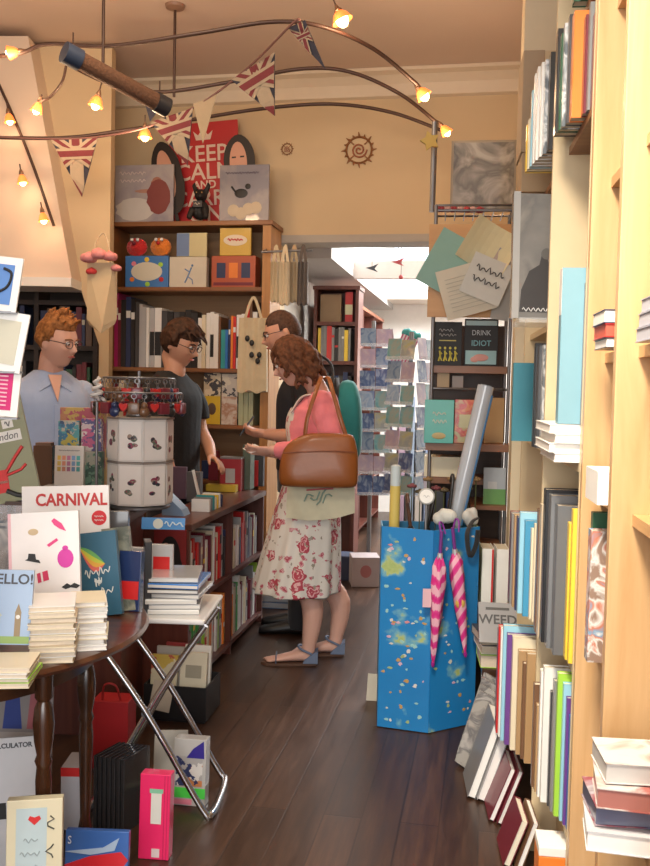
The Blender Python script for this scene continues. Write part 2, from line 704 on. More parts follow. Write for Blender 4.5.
# ------------------------------------------------------------------ light
sc = bpy.context.scene
w = bpy.data.worlds.new('daylight')
sc.world = w
w.use_nodes = True
bg = w.node_tree.nodes['Background']
bg.inputs[0].default_value = (0.86, 0.93, 1.0, 1)
bg.inputs[1].default_value = 1.6


def area(name, loc, target, size, energy, col, sy=None):
    l = bpy.data.lights.new(name, 'AREA')
    l.energy = energy
    l.color = col
    l.size = size
    if sy:
        l.shape = 'RECTANGLE'
        l.size_y = sy
    o = bpy.data.objects.new(name, l)
    C.objects.link(o)
    o.location = loc
    o.rotation_euler = (Vector(target) - Vector(loc)).to_track_quat('-Z', 'Y').to_euler()
    return o


def point(name, loc, energy, col, r=0.05):
    l = bpy.data.lights.new(name, 'POINT')
    l.energy = energy
    l.color = col
    l.shadow_soft_size = r
    o = bpy.data.objects.new(name, l)
    C.objects.link(o)
    o.location = loc
    return o


area('shopfront_daylight', (-0.4, -1.35, 1.9), (0.1, 4.0, 0.7), 2.3, 64, (1.0, 0.96, 0.92), 2.0)
area('rooflight_daylight', UD * 0.4 + VD * 8.3 + Vector((0, 0, 3.05)), UD * 0.3 + VD * 8.2, 1.5, 300, (0.92, 0.97, 1.0), 2.6)
# warm fill lights added out of view, towards the pine shelves and the counter
area('window_lamp', (-0.15, 0.9, 3.3), (0.72, 2.0, 1.1), 0.5, 24, (1.0, 0.89, 0.72)).data.spread = R(75)
area('counter_lamp', (-0.9, 3.6, 3.38), (-0.8, 4.3, 0.9), 0.5, 15, (1.0, 0.78, 0.55))
sc.view_settings.view_transform = 'Standard'
sc.view_settings.look = 'None'
sc.view_settings.gamma = 1
sc.view_settings.exposure = 0.35
sc.view_settings.use_curve_mapping = False
try:
    sc.cycles.use_denoising = True
    sc.cycles.max_bounces = 8
except Exception:
    pass
# ================================================================== people
def skin(col):
    m, nt, b = newmat('skin')
    b.inputs['Base Color'].default_value = list(col) + [1]
    b.inputs['Roughness'].default_value = 0.55
    b.inputs['Subsurface Weight'].default_value = 0.08
    b.inputs['Subsurface Radius'].default_value = (0.02, 0.008, 0.004)
    return m


def catmull(pts, n=5):
    pts = [Vector(p) for p in pts]
    out = []
    for i in range(len(pts) - 1):
        p0, p1, p2, p3 = pts[max(i - 1, 0)], pts[i], pts[i + 1], pts[min(i + 2, len(pts) - 1)]
        for k in range(n):
            t = k / n
            out.append(0.5 * ((2 * p1) + (p2 - p0) * t + (2 * p0 - 5 * p1 + 4 * p2 - p3) * t * t + (3 * p1 - p0 - 3 * p2 + p3) * t ** 3))
    out.append(pts[-1])
    return out


def lerp_list(v, n=5):
    out = []
    for a, b in zip(v, v[1:]):
        out += [a + (b - a) * k / n for k in range(n)]
    return out + [v[-1]]


def limb(mb, pts, rad, n=14, sub=5):
    mb.tube(catmull(pts, sub), lerp_list(rad, sub), n)
    mb.ball(pts[0], rad[0], 12)
    mb.ball(pts[-1], rad[-1], 12)


def oval(c, rx, ry, n=24, yaw=0.0, tilt=0.0, pw=1.0):
    out = []
    for k in range(n):
        a = 2 * PI * k / n
        ca, sa = math.cos(a), math.sin(a)
        x = rx * math.copysign(abs(ca) ** pw, ca)
        y = ry * math.copysign(abs(sa) ** pw, sa)
        out.append(Vector((c[0] + x * math.cos(yaw) - y * math.sin(yaw), c[1] + x * math.sin(yaw) + y * math.cos(yaw), c[2] + tilt * y)))
    return out


def loft(mb, secs, n=24, yaw=0.0):
    """secs: (x, y, z, rx, ry[, yaw])"""
    keys = [list(q) + [yaw] * (6 - len(q)) for q in secs]
    sm = []
    for i in range(len(keys) - 1):
        p0, p1, p2, p3 = keys[max(i - 1, 0)], keys[i], keys[i + 1], keys[min(i + 2, len(keys) - 1)]
        for k in range(5):
            t = k / 5
            sm.append([0.5 * (2 * b1 + (c1 - a1) * t + (2 * a1 - 5 * b1 + 4 * c1 - d1) * t * t + (3 * b1 - a1 - 3 * c1 + d1) * t ** 3) for a1, b1, c1, d1 in zip(p0, p1, p2, p3)])
    sm.append(keys[-1])
    mb.rings([oval(s[:3], s[3], s[4], n, s[5], pw=0.9) for s in sm])


def head_point(n, w=0.074, dpt=0.094, h=0.116):
    """skull and face: direction -> point, face towards -Y"""
    x, y, z = n
    p = Vector((x * w, y * dpt, z * h))
    if z < 0:
        p.x *= 1 - 0.30 * (-z) ** 1.6
        if y > 0:
            p.y *= 1 - 0.45 * (-z) ** 1.3
        else:
            p.y *= 1 + 0.10 * (-z)
    if y < 0:
        p.y *= 1 - 0.06 * max(0, 1 - abs(x) * 1.4)
    def g(cx, cz, sx, sz):
        return math.exp(-((x - cx) / sx) ** 2 - ((z - cz) / sz) ** 2) if y < 0 else 0
    p.y -= 0.033 * g(0, -0.20, 0.13, 0.13) + 0.014 * g(0, 0.02, 0.10, 0.16)            # nose
    p.y += 0.012 * (g(0.36, 0.06, 0.2, 0.13) + g(-0.36, 0.06, 0.2, 0.13))              # eye sockets
    p.y -= 0.006 * (g(0.33, 0.24, 0.3, 0.09) + g(-0.33, 0.24, 0.3, 0.09))              # brow
    p.y -= 0.007 * g(0, -0.48, 0.25, 0.07) + 0.005 * g(0, -0.6, 0.2, 0.06)             # lips
    p.y -= 0.018 * g(0, -0.86, 0.38, 0.18)                                             # chin
    p.y -= 0.005 * (g(0.55, -0.15, 0.2, 0.2) + g(-0.55, -0.15, 0.2, 0.2))              # cheeks
    return p


def dirn(u, v):
    a, b = 2 * PI * u, PI * (v - 0.5)
    return (math.cos(b) * math.cos(a), math.cos(b) * math.sin(a), math.sin(b))


def add_head(mb, M):
    n, mrow = 40, 30
    rs = []
    for j in range(1, mrow):
        rs.append([M @ head_point(dirn(i / n, j / mrow)) for i in range(n)])
    mb.rings(rs)
    for s in (-1, 1):
        mb.ball(M @ Vector((s * 0.073, 0.012, -0.008)), (0.012, 0.019, 0.032), 10, rot=M.to_3x3().normalized() @ Matrix.Rotation(s * R(-14), 3, 'Z'))


def head_matrix(joint, yaw=0, pitch=0, roll=0, k=1.0):
    return Matrix.Translation(Vector(joint)) @ (Matrix.Rotation(yaw, 4, 'Z') @ Matrix.Rotation(pitch, 4, 'X') @ Matrix.Rotation(roll, 4, 'Y')) @ Matrix.Diagonal((k, k, k, 1)) @ Matrix.Translation((0, -0.018, 0.098))


def face_bits(root, M, brow, lip=(0.45, 0.12, 0.1), closed=False):
    rot = M.to_euler()
    for s in (-1, 1):
        e = MB()
        e.ball(M @ Vector((s * 0.029, -0.081, 0.008)), 0.0105 if not closed else 0.0095, 10)
        eye = e.build('eye', mat((0.75, 0.72, 0.68), 0.2, coat=0.5), root, 60)
        e = MB()
        e.ball(M @ Vector((s * 0.029, -0.0885, 0.005)), 0.0052, 8)
        e.build('iris', mat((0.03, 0.02, 0.015), 0.2), eye, 60)
        e = MB()
        pts = [M @ Vector((s * x, y, z)) for x, y, z in ((0.012, -0.094, 0.024), (0.028, -0.092, 0.029), (0.046, -0.078, 0.024))]
        e.tube(catmull(pts, 3), 0.0035, 6)
        e.build('eyebrow', brow, root, 60)
    e = MB()
    pts = [M @ Vector(q) for q in ((-0.022, -0.086, -0.054), (-0.008, -0.0945, -0.053), (0.008, -0.0945, -0.053), (0.022, -0.086, -0.054))]
    e.tube(catmull(pts, 4), lerp_list([0.0015, 0.0048, 0.0048, 0.0015], 4), 8)
    e.build('lips', mat(lip, 0.45), root, 60)


def glasses(root, M, m):
    g = MB()
    for s in (-1, 1):
        ring = [M @ Vector((s * (0.032 + 0.023 * math.cos(a)), -0.1005 + 0.006 * abs(math.cos(a)), 0.004 + 0.016 * math.sin(a))) for a in (2 * PI * k / 16 for k in range(17))]
        g.tube(ring, 0.0017, 6)
        g.tube([M @ Vector((s * 0.055, -0.096, 0.010)), M @ Vector((s * 0.074, -0.05, 0.012)), M @ Vector((s * 0.079, 0.0, 0.010))], 0.0017, 6)
    g.tube([M @ Vector((-0.009, -0.103, 0.008)), M @ Vector((0, -0.108, 0.011)), M @ Vector((0.009, -0.103, 0.008))], 0.0017, 6)
    return g.build('glasses', m, root, 60)


def hand(mb, wrist, d, nrm, side=1, curl=0.35, size=1.0, thumb=0.6):
    """d: direction of the fingers, nrm: out of the palm, side: +1 puts the thumb on d x nrm"""
    d, nrm = Vector(d).normalized(), Vector(nrm)
    nrm = (nrm - d * nrm.dot(d)).normalized()
    sd = d.cross(nrm).normalized() * side
    w = Vector(wrist)
    k = size
    secs = []
    for t, hw, th in ((-0.01, 0.024, 0.019), (0.02, 0.030, 0.017), (0.055, 0.039, 0.015), (0.088, 0.040, 0.012)):
        c = w + d * t * k
        secs.append([c + sd * hw * k * math.cos(a) + nrm * th * k * math.sin(a) for a in (2 * PI * q / 14 for q in range(14))])
    mb.rings(secs)
    for i, (o, L) in enumerate(((0.030, 0.070), (0.010, 0.080), (-0.010, 0.074), (-0.029, 0.058))):
        p = w + d * 0.075 * k + sd * o * k
        pts = [p]
        ang = 0.0
        for seg, f in enumerate((0.46, 0.30, 0.24)):
            ang += curl * (0.7 + 0.25 * i * 0.4) * (1.0 if seg else 0.8)
            dd = d * math.cos(ang) + nrm * math.sin(ang)
            p = p + dd * (L * k * f + (0.016 * k if seg == 0 else 0))
            pts.append(p)
        mb.tube(pts, [0.0095 * k, 0.0092 * k, 0.0085 * k, 0.0068 * k], 8)
        mb.ball(pts[-1], 0.0068 * k, 8)
        mb.ball(pts[1], 0.0093 * k, 8)
        mb.ball(pts[2], 0.0087 * k, 8)
    p = w + d * 0.022 * k + sd * 0.026 * k
    a = (d * 0.70 + sd * 0.62 + nrm * 0.35).normalized()
    b2 = (d * 0.86 + sd * (0.4 - thumb * 0.4) + nrm * (0.3 + thumb * 0.3)).normalized()
    pts = [p, p + a * 0.040 * k, p + a * 0.040 * k + b2 * 0.032 * k, p + a * 0.040 * k + b2 * 0.056 * k]
    mb.tube(pts, [0.014 * k, 0.012 * k, 0.0105 * k, 0.008 * k], 8)
    mb.ball(pts[-1], 0.008 * k, 8)


def curls(mb, M, rng, roots, length, gravity, r0=0.009, wave=0.010, turns=2.5):
    """wavy locks that start on the skull and fall"""
    Mi = M.to_3x3()
    for n0 in roots:
        base = M @ (head_point(n0) * 1.04)
        out = (Mi @ Vector(n0)).normalized()
        L = length * rng.uniform(0.75, 1.15)
        ph = rng.uniform(0, 6.28)
        pts, rr = [], []
        p = base.copy()
        dirv = out * 0.6 + Vector(gravity) * 0.4
        for k in range(13):
            t = k / 12
            side = out.cross(Vector(gravity)).normalized() if out.cross(Vector(gravity)).length > 0.05 else Vector((1, 0, 0))
            wv = side * math.sin(ph + t * turns * 6.28) * wave * min(1, t * 3) + out * math.cos(ph + t * turns * 6.28) * wave * 0.7 * min(1, t * 3)
            pts.append(p + wv)
            rr.append(r0 * (1 - 0.55 * t))
            dirv = (dirv * 0.78 + Vector(gravity) * 0.22).normalized()
            p = p + dirv * (L / 12)
        mb.tube(pts, rr, 6)


def hair_shell(mb, M, keep, thick=0.012, lump=0.004, seed=0.0, front=1.0):
    """a layer over the skull where keep(direction) holds"""
    n, mrow = 36, 28
    Ms = M.to_3x3()
    grid = {}
    def pt(i, j, out):
        nn = dirn(i / n, j / mrow)
        k = keep(nn)
        off = (thick * k + lump * k * noise.noise(Vector((nn[0] * 7, nn[1] * 7 + seed, nn[2] * 7)))) if out else -0.004
        hp = head_point(nn)
        return M @ (hp + Vector(nn) * off)
    quads = [(i, j) for i in range(n) for j in range(1, mrow - 1) if keep(dirn((i + 0.5) / n, (j + 0.5) / mrow)) > 0.02]
    V = {}
    def vv(i, j, out):
        kk = (i % n, j, out)
        if kk not in V:
            V[kk] = mb.bm.verts.new(pt(i % n, j, out))
        return V[kk]
    qs = set(quads)
    for i, j in quads:
        for out in (True, False):
            vs = [vv(i, j, out), vv(i + 1, j, out), vv(i + 1, j + 1, out), vv(i, j + 1, out)]
            mb.face(vs if out else list(reversed(vs)))
        for (di, dj), (a, b) in (((1, 0), ((i + 1, j), (i + 1, j + 1))), ((-1, 0), ((i, j + 1), (i, j))), ((0, 1), ((i + 1, j + 1), (i, j + 1))), ((0, -1), ((i, j), (i + 1, j)))):
            if ((i + di) % n, j + dj) not in qs:
                mb.face([vv(*a, True), vv(*b, True), vv(*b, False), vv(*a, False)])
    # crown plug
    if (0, mrow - 2) in qs:
        mb.face([vv(i, mrow - 1, True) for i in range(n)])
        mb.face([vv(i, mrow - 1, False) for i in reversed(range(n))])


def hair_mat(c1, c2):
    m, nt, b = newmat('hair')
    tc = nt.nodes.new('ShaderNodeTexCoord')
    nz = nt.nodes.new('ShaderNodeTexNoise')
    nz.inputs['Scale'].default_value = 60
    nz.inputs['Detail'].default_value = 4
    nt.links.new(tc.outputs['Object'], nz.inputs['Vector'])
    nt.links.new(ramp(nt, nz.outputs['Fac'], [(0.3, c1), (0.7, c2)]), b.inputs['Base Color'])
    b.inputs['Roughness'].default_value = 0.7
    b.inputs['Specular IOR Level'].default_value = 0.25
    bp = nt.nodes.new('ShaderNodeBump')
    bp.inputs['Strength'].default_value = 0.6
    bp.inputs['Distance'].default_value = 0.006
    nt.links.new(nz.outputs['Fac'], bp.inputs['Height'])
    nt.links.new(bp.outputs[0], b.inputs['Normal'])
    return m


def cloth(col, vary=0.08, scale=30, bump=0.25, rough=0.85, sheen=0.2):
    return mat(col, rough, vary=vary, scale=scale, bump=bump, sheen=sheen, name='cloth')


def floral():
    m, nt, b = newmat('floral_print')
    tc = nt.nodes.new('ShaderNodeTexCoord')
    nz = nt.nodes.new('ShaderNodeTexNoise')
    nz.inputs['Scale'].default_value = 26
    nz.inputs['Detail'].default_value = 3
    nt.links.new(tc.outputs['Object'], nz.inputs['Vector'])
    mx = nt.nodes.new('ShaderNodeMix')
    mx.data_type = 'RGBA'
    mx.inputs[0].default_value = 0.06
    nt.links.new(tc.outputs['Object'], mx.inputs[6])
    nt.links.new(nz.outputs['Color'], mx.inputs[7])
    last = None
    base = (0.70, 0.66, 0.60)
    for sc_, th, c1, c2, pick in ((13.0, 0.44, (0.44, 0.06, 0.09), (0.74, 0.44, 0.44), 0.42), (25.0, 0.36, (0.42, 0.08, 0.11), (0.70, 0.38, 0.40), 0.5), (30.0, 0.26, (0.30, 0.26, 0.2), (0.45, 0.38, 0.34), 0.35)):
        vo = nt.nodes.new('ShaderNodeTexVoronoi')
        vo.inputs['Scale'].default_value = sc_
        nt.links.new(mx.outputs[2], vo.inputs['Vector'])
        se = nt.nodes.new('ShaderNodeSeparateColor')
        nt.links.new(vo.outputs['Color'], se.inputs[0])
        gt = nt.nodes.new('ShaderNodeMath')
        gt.operation = 'LESS_THAN'
        gt.inputs[1].default_value = pick
        nt.links.new(se.outputs[0], gt.inputs[0])
        lt = nt.nodes.new('ShaderNodeMath')
        lt.operation = 'LESS_THAN'
        lt.inputs[1].default_value = th
        nt.links.new(vo.outputs['Distance'], lt.inputs[0])
        mu = nt.nodes.new('ShaderNodeMath')
        mu.operation = 'MULTIPLY'
        nt.links.new(gt.outputs[0], mu.inputs[0])
        nt.links.new(lt.outputs[0], mu.inputs[1])
        # petals: rings around the centre
        sn = nt.nodes.new('ShaderNodeMath')
        sn.operation = 'SINE'
        m2 = nt.nodes.new('ShaderNodeMath')
        m2.operation = 'MULTIPLY'
        m2.inputs[1].default_value = 28
        nt.links.new(vo.outputs['Distance'], m2.inputs[0])
        nt.links.new(m2.outputs[0], sn.inputs[0])
        col = ramp(nt, sn.outputs[0], [(0.2, c1), (0.8, c2)])
        k = nt.nodes.new('ShaderNodeMix')
        k.data_type = 'RGBA'
        nt.links.new(mu.outputs[0], k.inputs[0])
        if last is None:
            k.inputs[6].default_value = list(base) + [1]
        else:
            nt.links.new(last, k.inputs[6])
        nt.links.new(col, k.inputs[7])
        last = k.outputs[2]
    nt.links.new(last, b.inputs['Base Color'])
    b.inputs['Roughness'].default_value = 0.85
    return m


# ---------------------------------------------------------------- woman in the floral dress
def make_woman():
    loc = P(308, 661, 4.59)
    loc.z = 0
    w = thing('person', 'woman with wavy auburn hair in a pink cardigan and white floral dress', 'person', loc, (0, 0, R(-90)))
    sk = skin((0.68, 0.39, 0.30))
    HM = head_matrix((0.0, -0.045, 1.445), R(-6), R(24), R(0), 1.04)
    mb = MB()
    add_head(mb, HM)
    limb(mb, [(0, 0.045, 1.33), (0, 0.01, 1.41), (0, -0.035, 1.47)], [0.058, 0.052, 0.052])
    loft(mb, [(0, 0.0, 0.70, 0.165, 0.12), (0, 0.0, 0.85, 0.175, 0.125), (0, 0.0, 0.98, 0.135, 0.10), (0, -0.01, 1.12, 0.14, 0.10), (0, -0.005, 1.25, 0.155, 0.105), (0, 0.03, 1.345, 0.12, 0.075), (0, 0.045, 1.375, 0.06, 0.05)])
    for s, ft in ((1, -0.015), (-1, 0.125)):
        x = s * 0.085
        limb(mb, [(x, 0.0, 0.80), (x, ft * 0.5 - 0.01, 0.45), (x, ft + 0.035, 0.28), (x, ft + 0.02, 0.10), (x, ft + 0.01, 0.06)], [0.085, 0.058, 0.056, 0.036, 0.035])
        # foot
        rs = []
        for t, hw, z0, hh in ((0.055, 0.022, 0.018, 0.030), (0.03, 0.032, 0.016, 0.05), (-0.02, 0.034, 0.016, 0.062), (-0.08, 0.036, 0.014, 0.045), (-0.14, 0.043, 0.013, 0.027), (-0.175, 0.042, 0.013, 0.02), (-0.195, 0.032, 0.013, 0.014)):
            rs.append([Vector((x + hw * math.cos(a), ft + t, z0 + hh / 2 + hh / 2 * math.sin(a))) for a in (2 * PI * q / 14 for q in range(14))])
        mb.rings(rs)
        for q in range(5):
            px_ = x + (q - 2) * 0.0155
            ln = 0.205 - abs(q - 2 + s) * 0.008
            mb.tube([(px_, ft - 0.165, 0.02), (px_, ft - ln, 0.019)], [0.0085, 0.0075], 8)
            mb.ball((px_, ft - ln, 0.019), 0.0078, 8)
    # arms: both held forward at the waist
    elL, wrL = Vector((0.215, 0.105, 1.095)), Vector((0.10, -0.195, 1.085))
    elR, wrR = Vector((-0.215, 0.05, 1.10)), Vector((-0.09, -0.19, 1.05))
    limb(mb, [(0.155, 0.04, 1.325), (0.205, 0.075, 1.21), elL, (0.165, -0.04, 1.09), wrL], [0.05, 0.044, 0.038, 0.036, 0.024])
    limb(mb, [(-0.155, 0.04, 1.325), (-0.205, 0.06, 1.21), elR, (-0.16, -0.06, 1.08), wrR], [0.05, 0.044, 0.038, 0.036, 0.024])
    hand(mb, wrL, (-0.12, -1, -0.10), (-0.6, -0.1, 0.7), 1, 0.35, 0.92)
    hand(mb, wrR, (0.15, -1, 0.1), (0.3, 0.1, 0.9), -1, 0.35, 0.92)
    link('body', fuse(mb, 'body', 0.0055), sk, w)
    face_bits(w, HM, mat((0.12, 0.05, 0.02), 0.7), (0.5, 0.15, 0.14), closed=True)
    # dress: bodice and gathered skirt
    n = 96
    rs = []
    prof = [(1.30, 0.155, 0.112, 0.0, 0.0), (1.24, 0.166, 0.128, -0.012, 0), (1.17, 0.160, 0.125, -0.012, 0), (1.08, 0.150, 0.112, -0.005, 0.0), (1.03, 0.150, 0.112, 0, 0.02), (0.94, 0.176, 0.135, 0, 0.05), (0.84, 0.202, 0.155, -0.01, 0.08), (0.70, 0.218, 0.178, -0.025, 0.13), (0.55, 0.232, 0.200, -0.045, 0.16), (0.42, 0.243, 0.218, -0.062, 0.19), (0.362, 0.248, 0.224, -0.068, 0.20)]
    for (z, rx, ry, cy, f) in prof:
        ring = []
        for k in range(n):
            a = 2 * PI * k / n
            wv = 1 + f * (0.55 * math.sin(a * 11 + 0.6 * math.sin(3 * a)) + 0.35 * math.sin(a * 17 + 1.3)) * 0.30
            ring.append(Vector((rx * wv * math.cos(a), cy + ry * wv * math.sin(a), z + 0.004 * math.sin(a * 7) * f * 5)))
        rs.append(ring)
    d = MB()
    d.rings(rs, cap=False)
    for s in (-1, 1):
        d.tube(catmull([(s * 0.095, -0.108, 1.27), (s * 0.10, -0.06, 1.35), (s * 0.10, 0.0, 1.365)], 4), 0.02, 8, flat=0.2)
    d.build('dress', floral(), w, 60, solid=0.004, sub=1)
    # cardigan: open front, sleeves to the wrist
    cm = cloth((0.80, 0.22, 0.25))
    c = MB()
    secs = []
    for z, rx, ry, cy, gap in ((1.385, 0.075, 0.062, 0.045, 40), (1.35, 0.135, 0.095, 0.03, 36), (1.29, 0.180, 0.128, 0.01, 34), (1.20, 0.184, 0.142, 0.0, 34), (1.12, 0.178, 0.140, 0.002, 38), (1.05, 0.176, 0.138, 0.01, 44), (1.015, 0.176, 0.139, 0.012, 46)):
        outer, inner = [], []
        for k in range(33):
            a = -PI / 2 + R(gap) + (2 * PI - 2 * R(gap)) * k / 32
            fx = 1 + 0.012 * math.sin(a * 9 + z * 30)
            outer.append(Vector((rx * fx * math.cos(a), cy + ry * fx * math.sin(a), z)))
            inner.append(Vector(((rx - 0.010) * math.cos(a), cy + (ry - 0.010) * math.sin(a), z)))
        secs.append(outer + list(reversed(inner)))
    c.rings(secs)
    for sh, el, mid, wr in (((0.155, 0.04, 1.325), elL, (0.165, -0.04, 1.09), wrL), ((-0.155, 0.04, 1.325), elR, (-0.16, -0.06, 1.08), wrR)):
        s = 1 if sh[0] > 0 else -1
        m1 = (Vector(sh) + el) / 2 + Vector((s * 0.02, 0.01, 0))
        pts = catmull([sh, m1, el, mid, wr + (Vector(mid) - wr) * 0.12], 6)
        rad = lerp_list([0.066, 0.060, 0.056, 0.050, 0.040], 6)
        rad = [r * (1 + 0.04 * math.sin(i * 2.1)) for i, r in enumerate(rad)]
        c.tube(pts, rad, 16)
        c.ball(sh, 0.066, 14)
        c.ball(el, 0.054, 14)
    link('cardigan', fuse(c, 'cardigan', 0.006, 3), cm, w)
    # hair
    rng = random.Random(3)
    hm = hair_mat((0.065, 0.024, 0.011), (0.17, 0.065, 0.03))
    h = MB()
    def keep(nn):
        x, y, z = nn
        line = 0.45 if y < -0.35 else -0.55 - 0.2 * y
        if y < -0.1 and y >= -0.35:
            line = 0.45 + (y + 0.35) * -3.4
        return max(0.0, min(1.0, (z - line) * 4 + 0.1))
    hair_shell(h, HM, keep, 0.020, 0.008, 1.0)
    roots = []
    while len(roots) < 120:
        u, v = rng.random(), rng.uniform(0.42, 0.97)
        nn = dirn(u, v)
        if keep(nn) > 0.15 and nn[1] > (-0.25 if nn[0] > 0 else -0.5):
            roots.append(nn)
    Mi = HM.to_3x3()
    grav = Vector((0, 0.28, -1)).normalized()
    curls(h, HM, rng, roots, 0.145, grav, 0.017, 0.010, 1.6)
    link('hair', fuse(h, 'hair', 0.0055, 1), hm, w)
    # sandals
    sm = mat((0.13, 0.17, 0.26), 0.5)
    for s, ft in ((1, -0.015), (-1, 0.125)):
        x = s * 0.085
        b = MB()
        sole = [(x - 0.027, ft + 0.062), (x + 0.027, ft + 0.062), (x + 0.038, ft - 0.02), (x + 0.047, ft - 0.13), (x + 0.043, ft - 0.195), (x + 0.015, ft - 0.222), (x - 0.02, ft - 0.215), (x - 0.045, ft - 0.18), (x - 0.044, ft - 0.12), (x - 0.034, ft - 0.02)]
        b.prism(sole, 0.0, 0.012, 'Z')
        sh = b.build('sandal', mat((0.10, 0.045, 0.025), 0.6), w)
        b = MB()
        b.prism([(ft + 0.065, 0.012), (ft + 0.066, 0.075), (ft + 0.03, 0.055), (ft + 0.0, 0.03), (ft - 0.01, 0.012)], x - 0.039, x + 0.039, 'X')
        b.build('heel_cup', sm, sh)
        b = MB()
        b.tube(catmull([(x - 0.039, ft + 0.035, 0.06), (x - 0.036, ft - 0.02, 0.085), (x, ft - 0.035, 0.092), (x + 0.036, ft - 0.02, 0.085), (x + 0.039, ft + 0.035, 0.06)], 4), 0.006, 8, flat=1)
        b.build('ankle_strap', sm, sh, 60)
        b = MB()
        rr = [Vector((x + 0.049 * math.cos(a), ft - 0.145, 0.012 + 0.036 * math.sin(a))) for a in (PI * q / 8 for q in range(9))]
        b.tube(rr, 0.013, 8, flat=0.25)
        b.build('toe_strap', sm, sh, 60)
    return w


make_woman()
W0 = P(308, 661, 4.59)
W0.z = 0


def wloc(x, y, z):                      # woman's own axes -> world (she faces -x)
    return W0 + Matrix.Rotation(R(-90), 3, 'Z') @ Vector((x, y, z))


# paper slip in her hand
card('paper_slip', 0.10, 0.07, 0.0015, WHITE, 'white paper slip held in the fingers of the woman in pink', 'paper', wloc(0.06, -0.33, 1.075), (R(-70), R(10), R(-60)), part='sheet')

# tan shoulder bag under her arm
bagc = wloc(0.318, 0.037, 0.0)
hb = thing('handbag', 'tan leather shoulder bag under the arm of the woman in pink', 'bag', (bagc.x, bagc.y, 0))
leather = mat((0.27, 0.078, 0.012), 0.45, coat=0.15, vary=0.15, scale=14, bump=0.25)
b = MB()
rs = []
for z, rx, ry, dx in ((0.925, 0.165, 0.02, 0.0), (0.935, 0.182, 0.046, 0), (0.965, 0.190, 0.056, 0), (1.02, 0.188, 0.054, 0.0), (1.08, 0.184, 0.046, 0.003), (1.13, 0.168, 0.036, 0.01), (1.17, 0.130, 0.026, 0.035), (1.188, 0.10, 0.016, 0.055)):
    ring = []
    for k in range(40):
        a = 2 * PI * k / 40
        ca, sa = math.cos(a), math.sin(a)
        ring.append(Vector((dx + rx * math.copysign(abs(ca) ** 0.55, ca), ry * math.copysign(abs(sa) ** 0.75, sa) * (1 + 0.06 * math.sin(5 * ca + z * 30)), z + 0.012 * ca * (1.1 - z) * 3 * 0)))
    rs.append(ring)
b.rings(rs)
b.build('bag_body', leather, hb, 60, sub=1)
b = MB()
b.tube(catmull([(0.13, 0.0, 1.165), (0.10, -0.004, 1.25), (0.06, 0.03, 1.38), (0.04, 0.10, 1.445), (0.02, 0.16, 1.455), (0.0, 0.10, 1.445), (-0.025, 0.03, 1.37), (-0.06, -0.004, 1.25), (-0.07, 0.0, 1.145)], 6), 0.010, 8, flat=0.3)
b.build('shoulder_strap', leather, hb, 60)
b = MB()
b.tube(catmull([(-0.17, -0.05, 1.09), (-0.05, -0.052, 1.10), (0.08, -0.052, 1.105), (0.17, -0.045, 1.10)], 5), 0.003, 6)
b.build('flap_seam', mat((0.2, 0.05, 0.01), 0.5), hb, 60)
# cream tote below it
tb = thing('tote_bag', 'cream canvas tote bag hanging under the tan leather shoulder bag', 'bag', (bagc.x + 0.012, bagc.y + 0.078, 0))
b = MB()
def tote(u, v):
    x = (u - 0.5) * (0.335 - 0.015 * v)
    return Vector((x, -0.012 * math.sin(PI * u) ** 0.5 * (0.7 + 0.3 * v) + 0.006 * math.sin(u * 15 + v * 6), 0.775 + v * 0.245 - 0.022 * math.sin(u * PI) * (1 - v) + 0.03 * (u - 0.3) * (1 - v)))
def toteb(u, v):
    p = tote(u, v)
    p.y = 0.012
    return p
nu, nv = 20, 10
V1 = [[b.bm.verts.new(tote(i / nu, j / nv)) for j in range(nv + 1)] for i in range(nu + 1)]
V2 = [[b.bm.verts.new(toteb(i / nu, j / nv)) for j in range(nv + 1)] for i in range(nu + 1)]
for i in range(nu):
    for j in range(nv):
        b.face((V1[i][j], V1[i + 1][j], V1[i + 1][j + 1], V1[i][j + 1]))
        b.face((V2[i][j], V2[i][j + 1], V2[i + 1][j + 1], V2[i + 1][j]))
    b.face((V1[i][0], V2[i][0], V2[i + 1][0], V1[i + 1][0]))
for j in range(nv):
    b.face((V1[0][j], V1[0][j + 1], V2[0][j + 1], V2[0][j]))
    b.face((V1[nu][j], V2[nu][j], V2[nu][j + 1], V1[nu][j + 1]))
b.build('bag_body', cloth((0.60, 0.56, 0.40)), tb, 60)
b = MB()
for k in range(4):
    b.tube([(-0.08 + 0.03 * k + t * 0.03, -0.0195, 0.85 + 0.02 * math.sin(k * 2 + t * 3) + t * 0.03) for t in (0, 0.5, 1, 1.5)], 0.004, 6)
b.build('printed_motif', mat((0.25, 0.35, 0.28), 0.8), tb, 60)
b = MB()
b.tube([(-0.07, -0.018, 0.905), (0.0, -0.019, 0.912), (0.06, -0.018, 0.915)], 0.004, 6)
b.build('printed_line', mat((0.55, 0.12, 0.14), 0.8), tb, 60)
b = MB()
b.tube(catmull([(0.07, 0.0, 0.985), (0.05, 0.0, 1.03), (0.0, 0.0, 1.045), (-0.05, 0.0, 1.03), (-0.07, 0.0, 0.985)], 6), 0.008, 6, flat=0.25)
b.build('handle', cloth((0.72, 0.66, 0.46)), tb, 60)


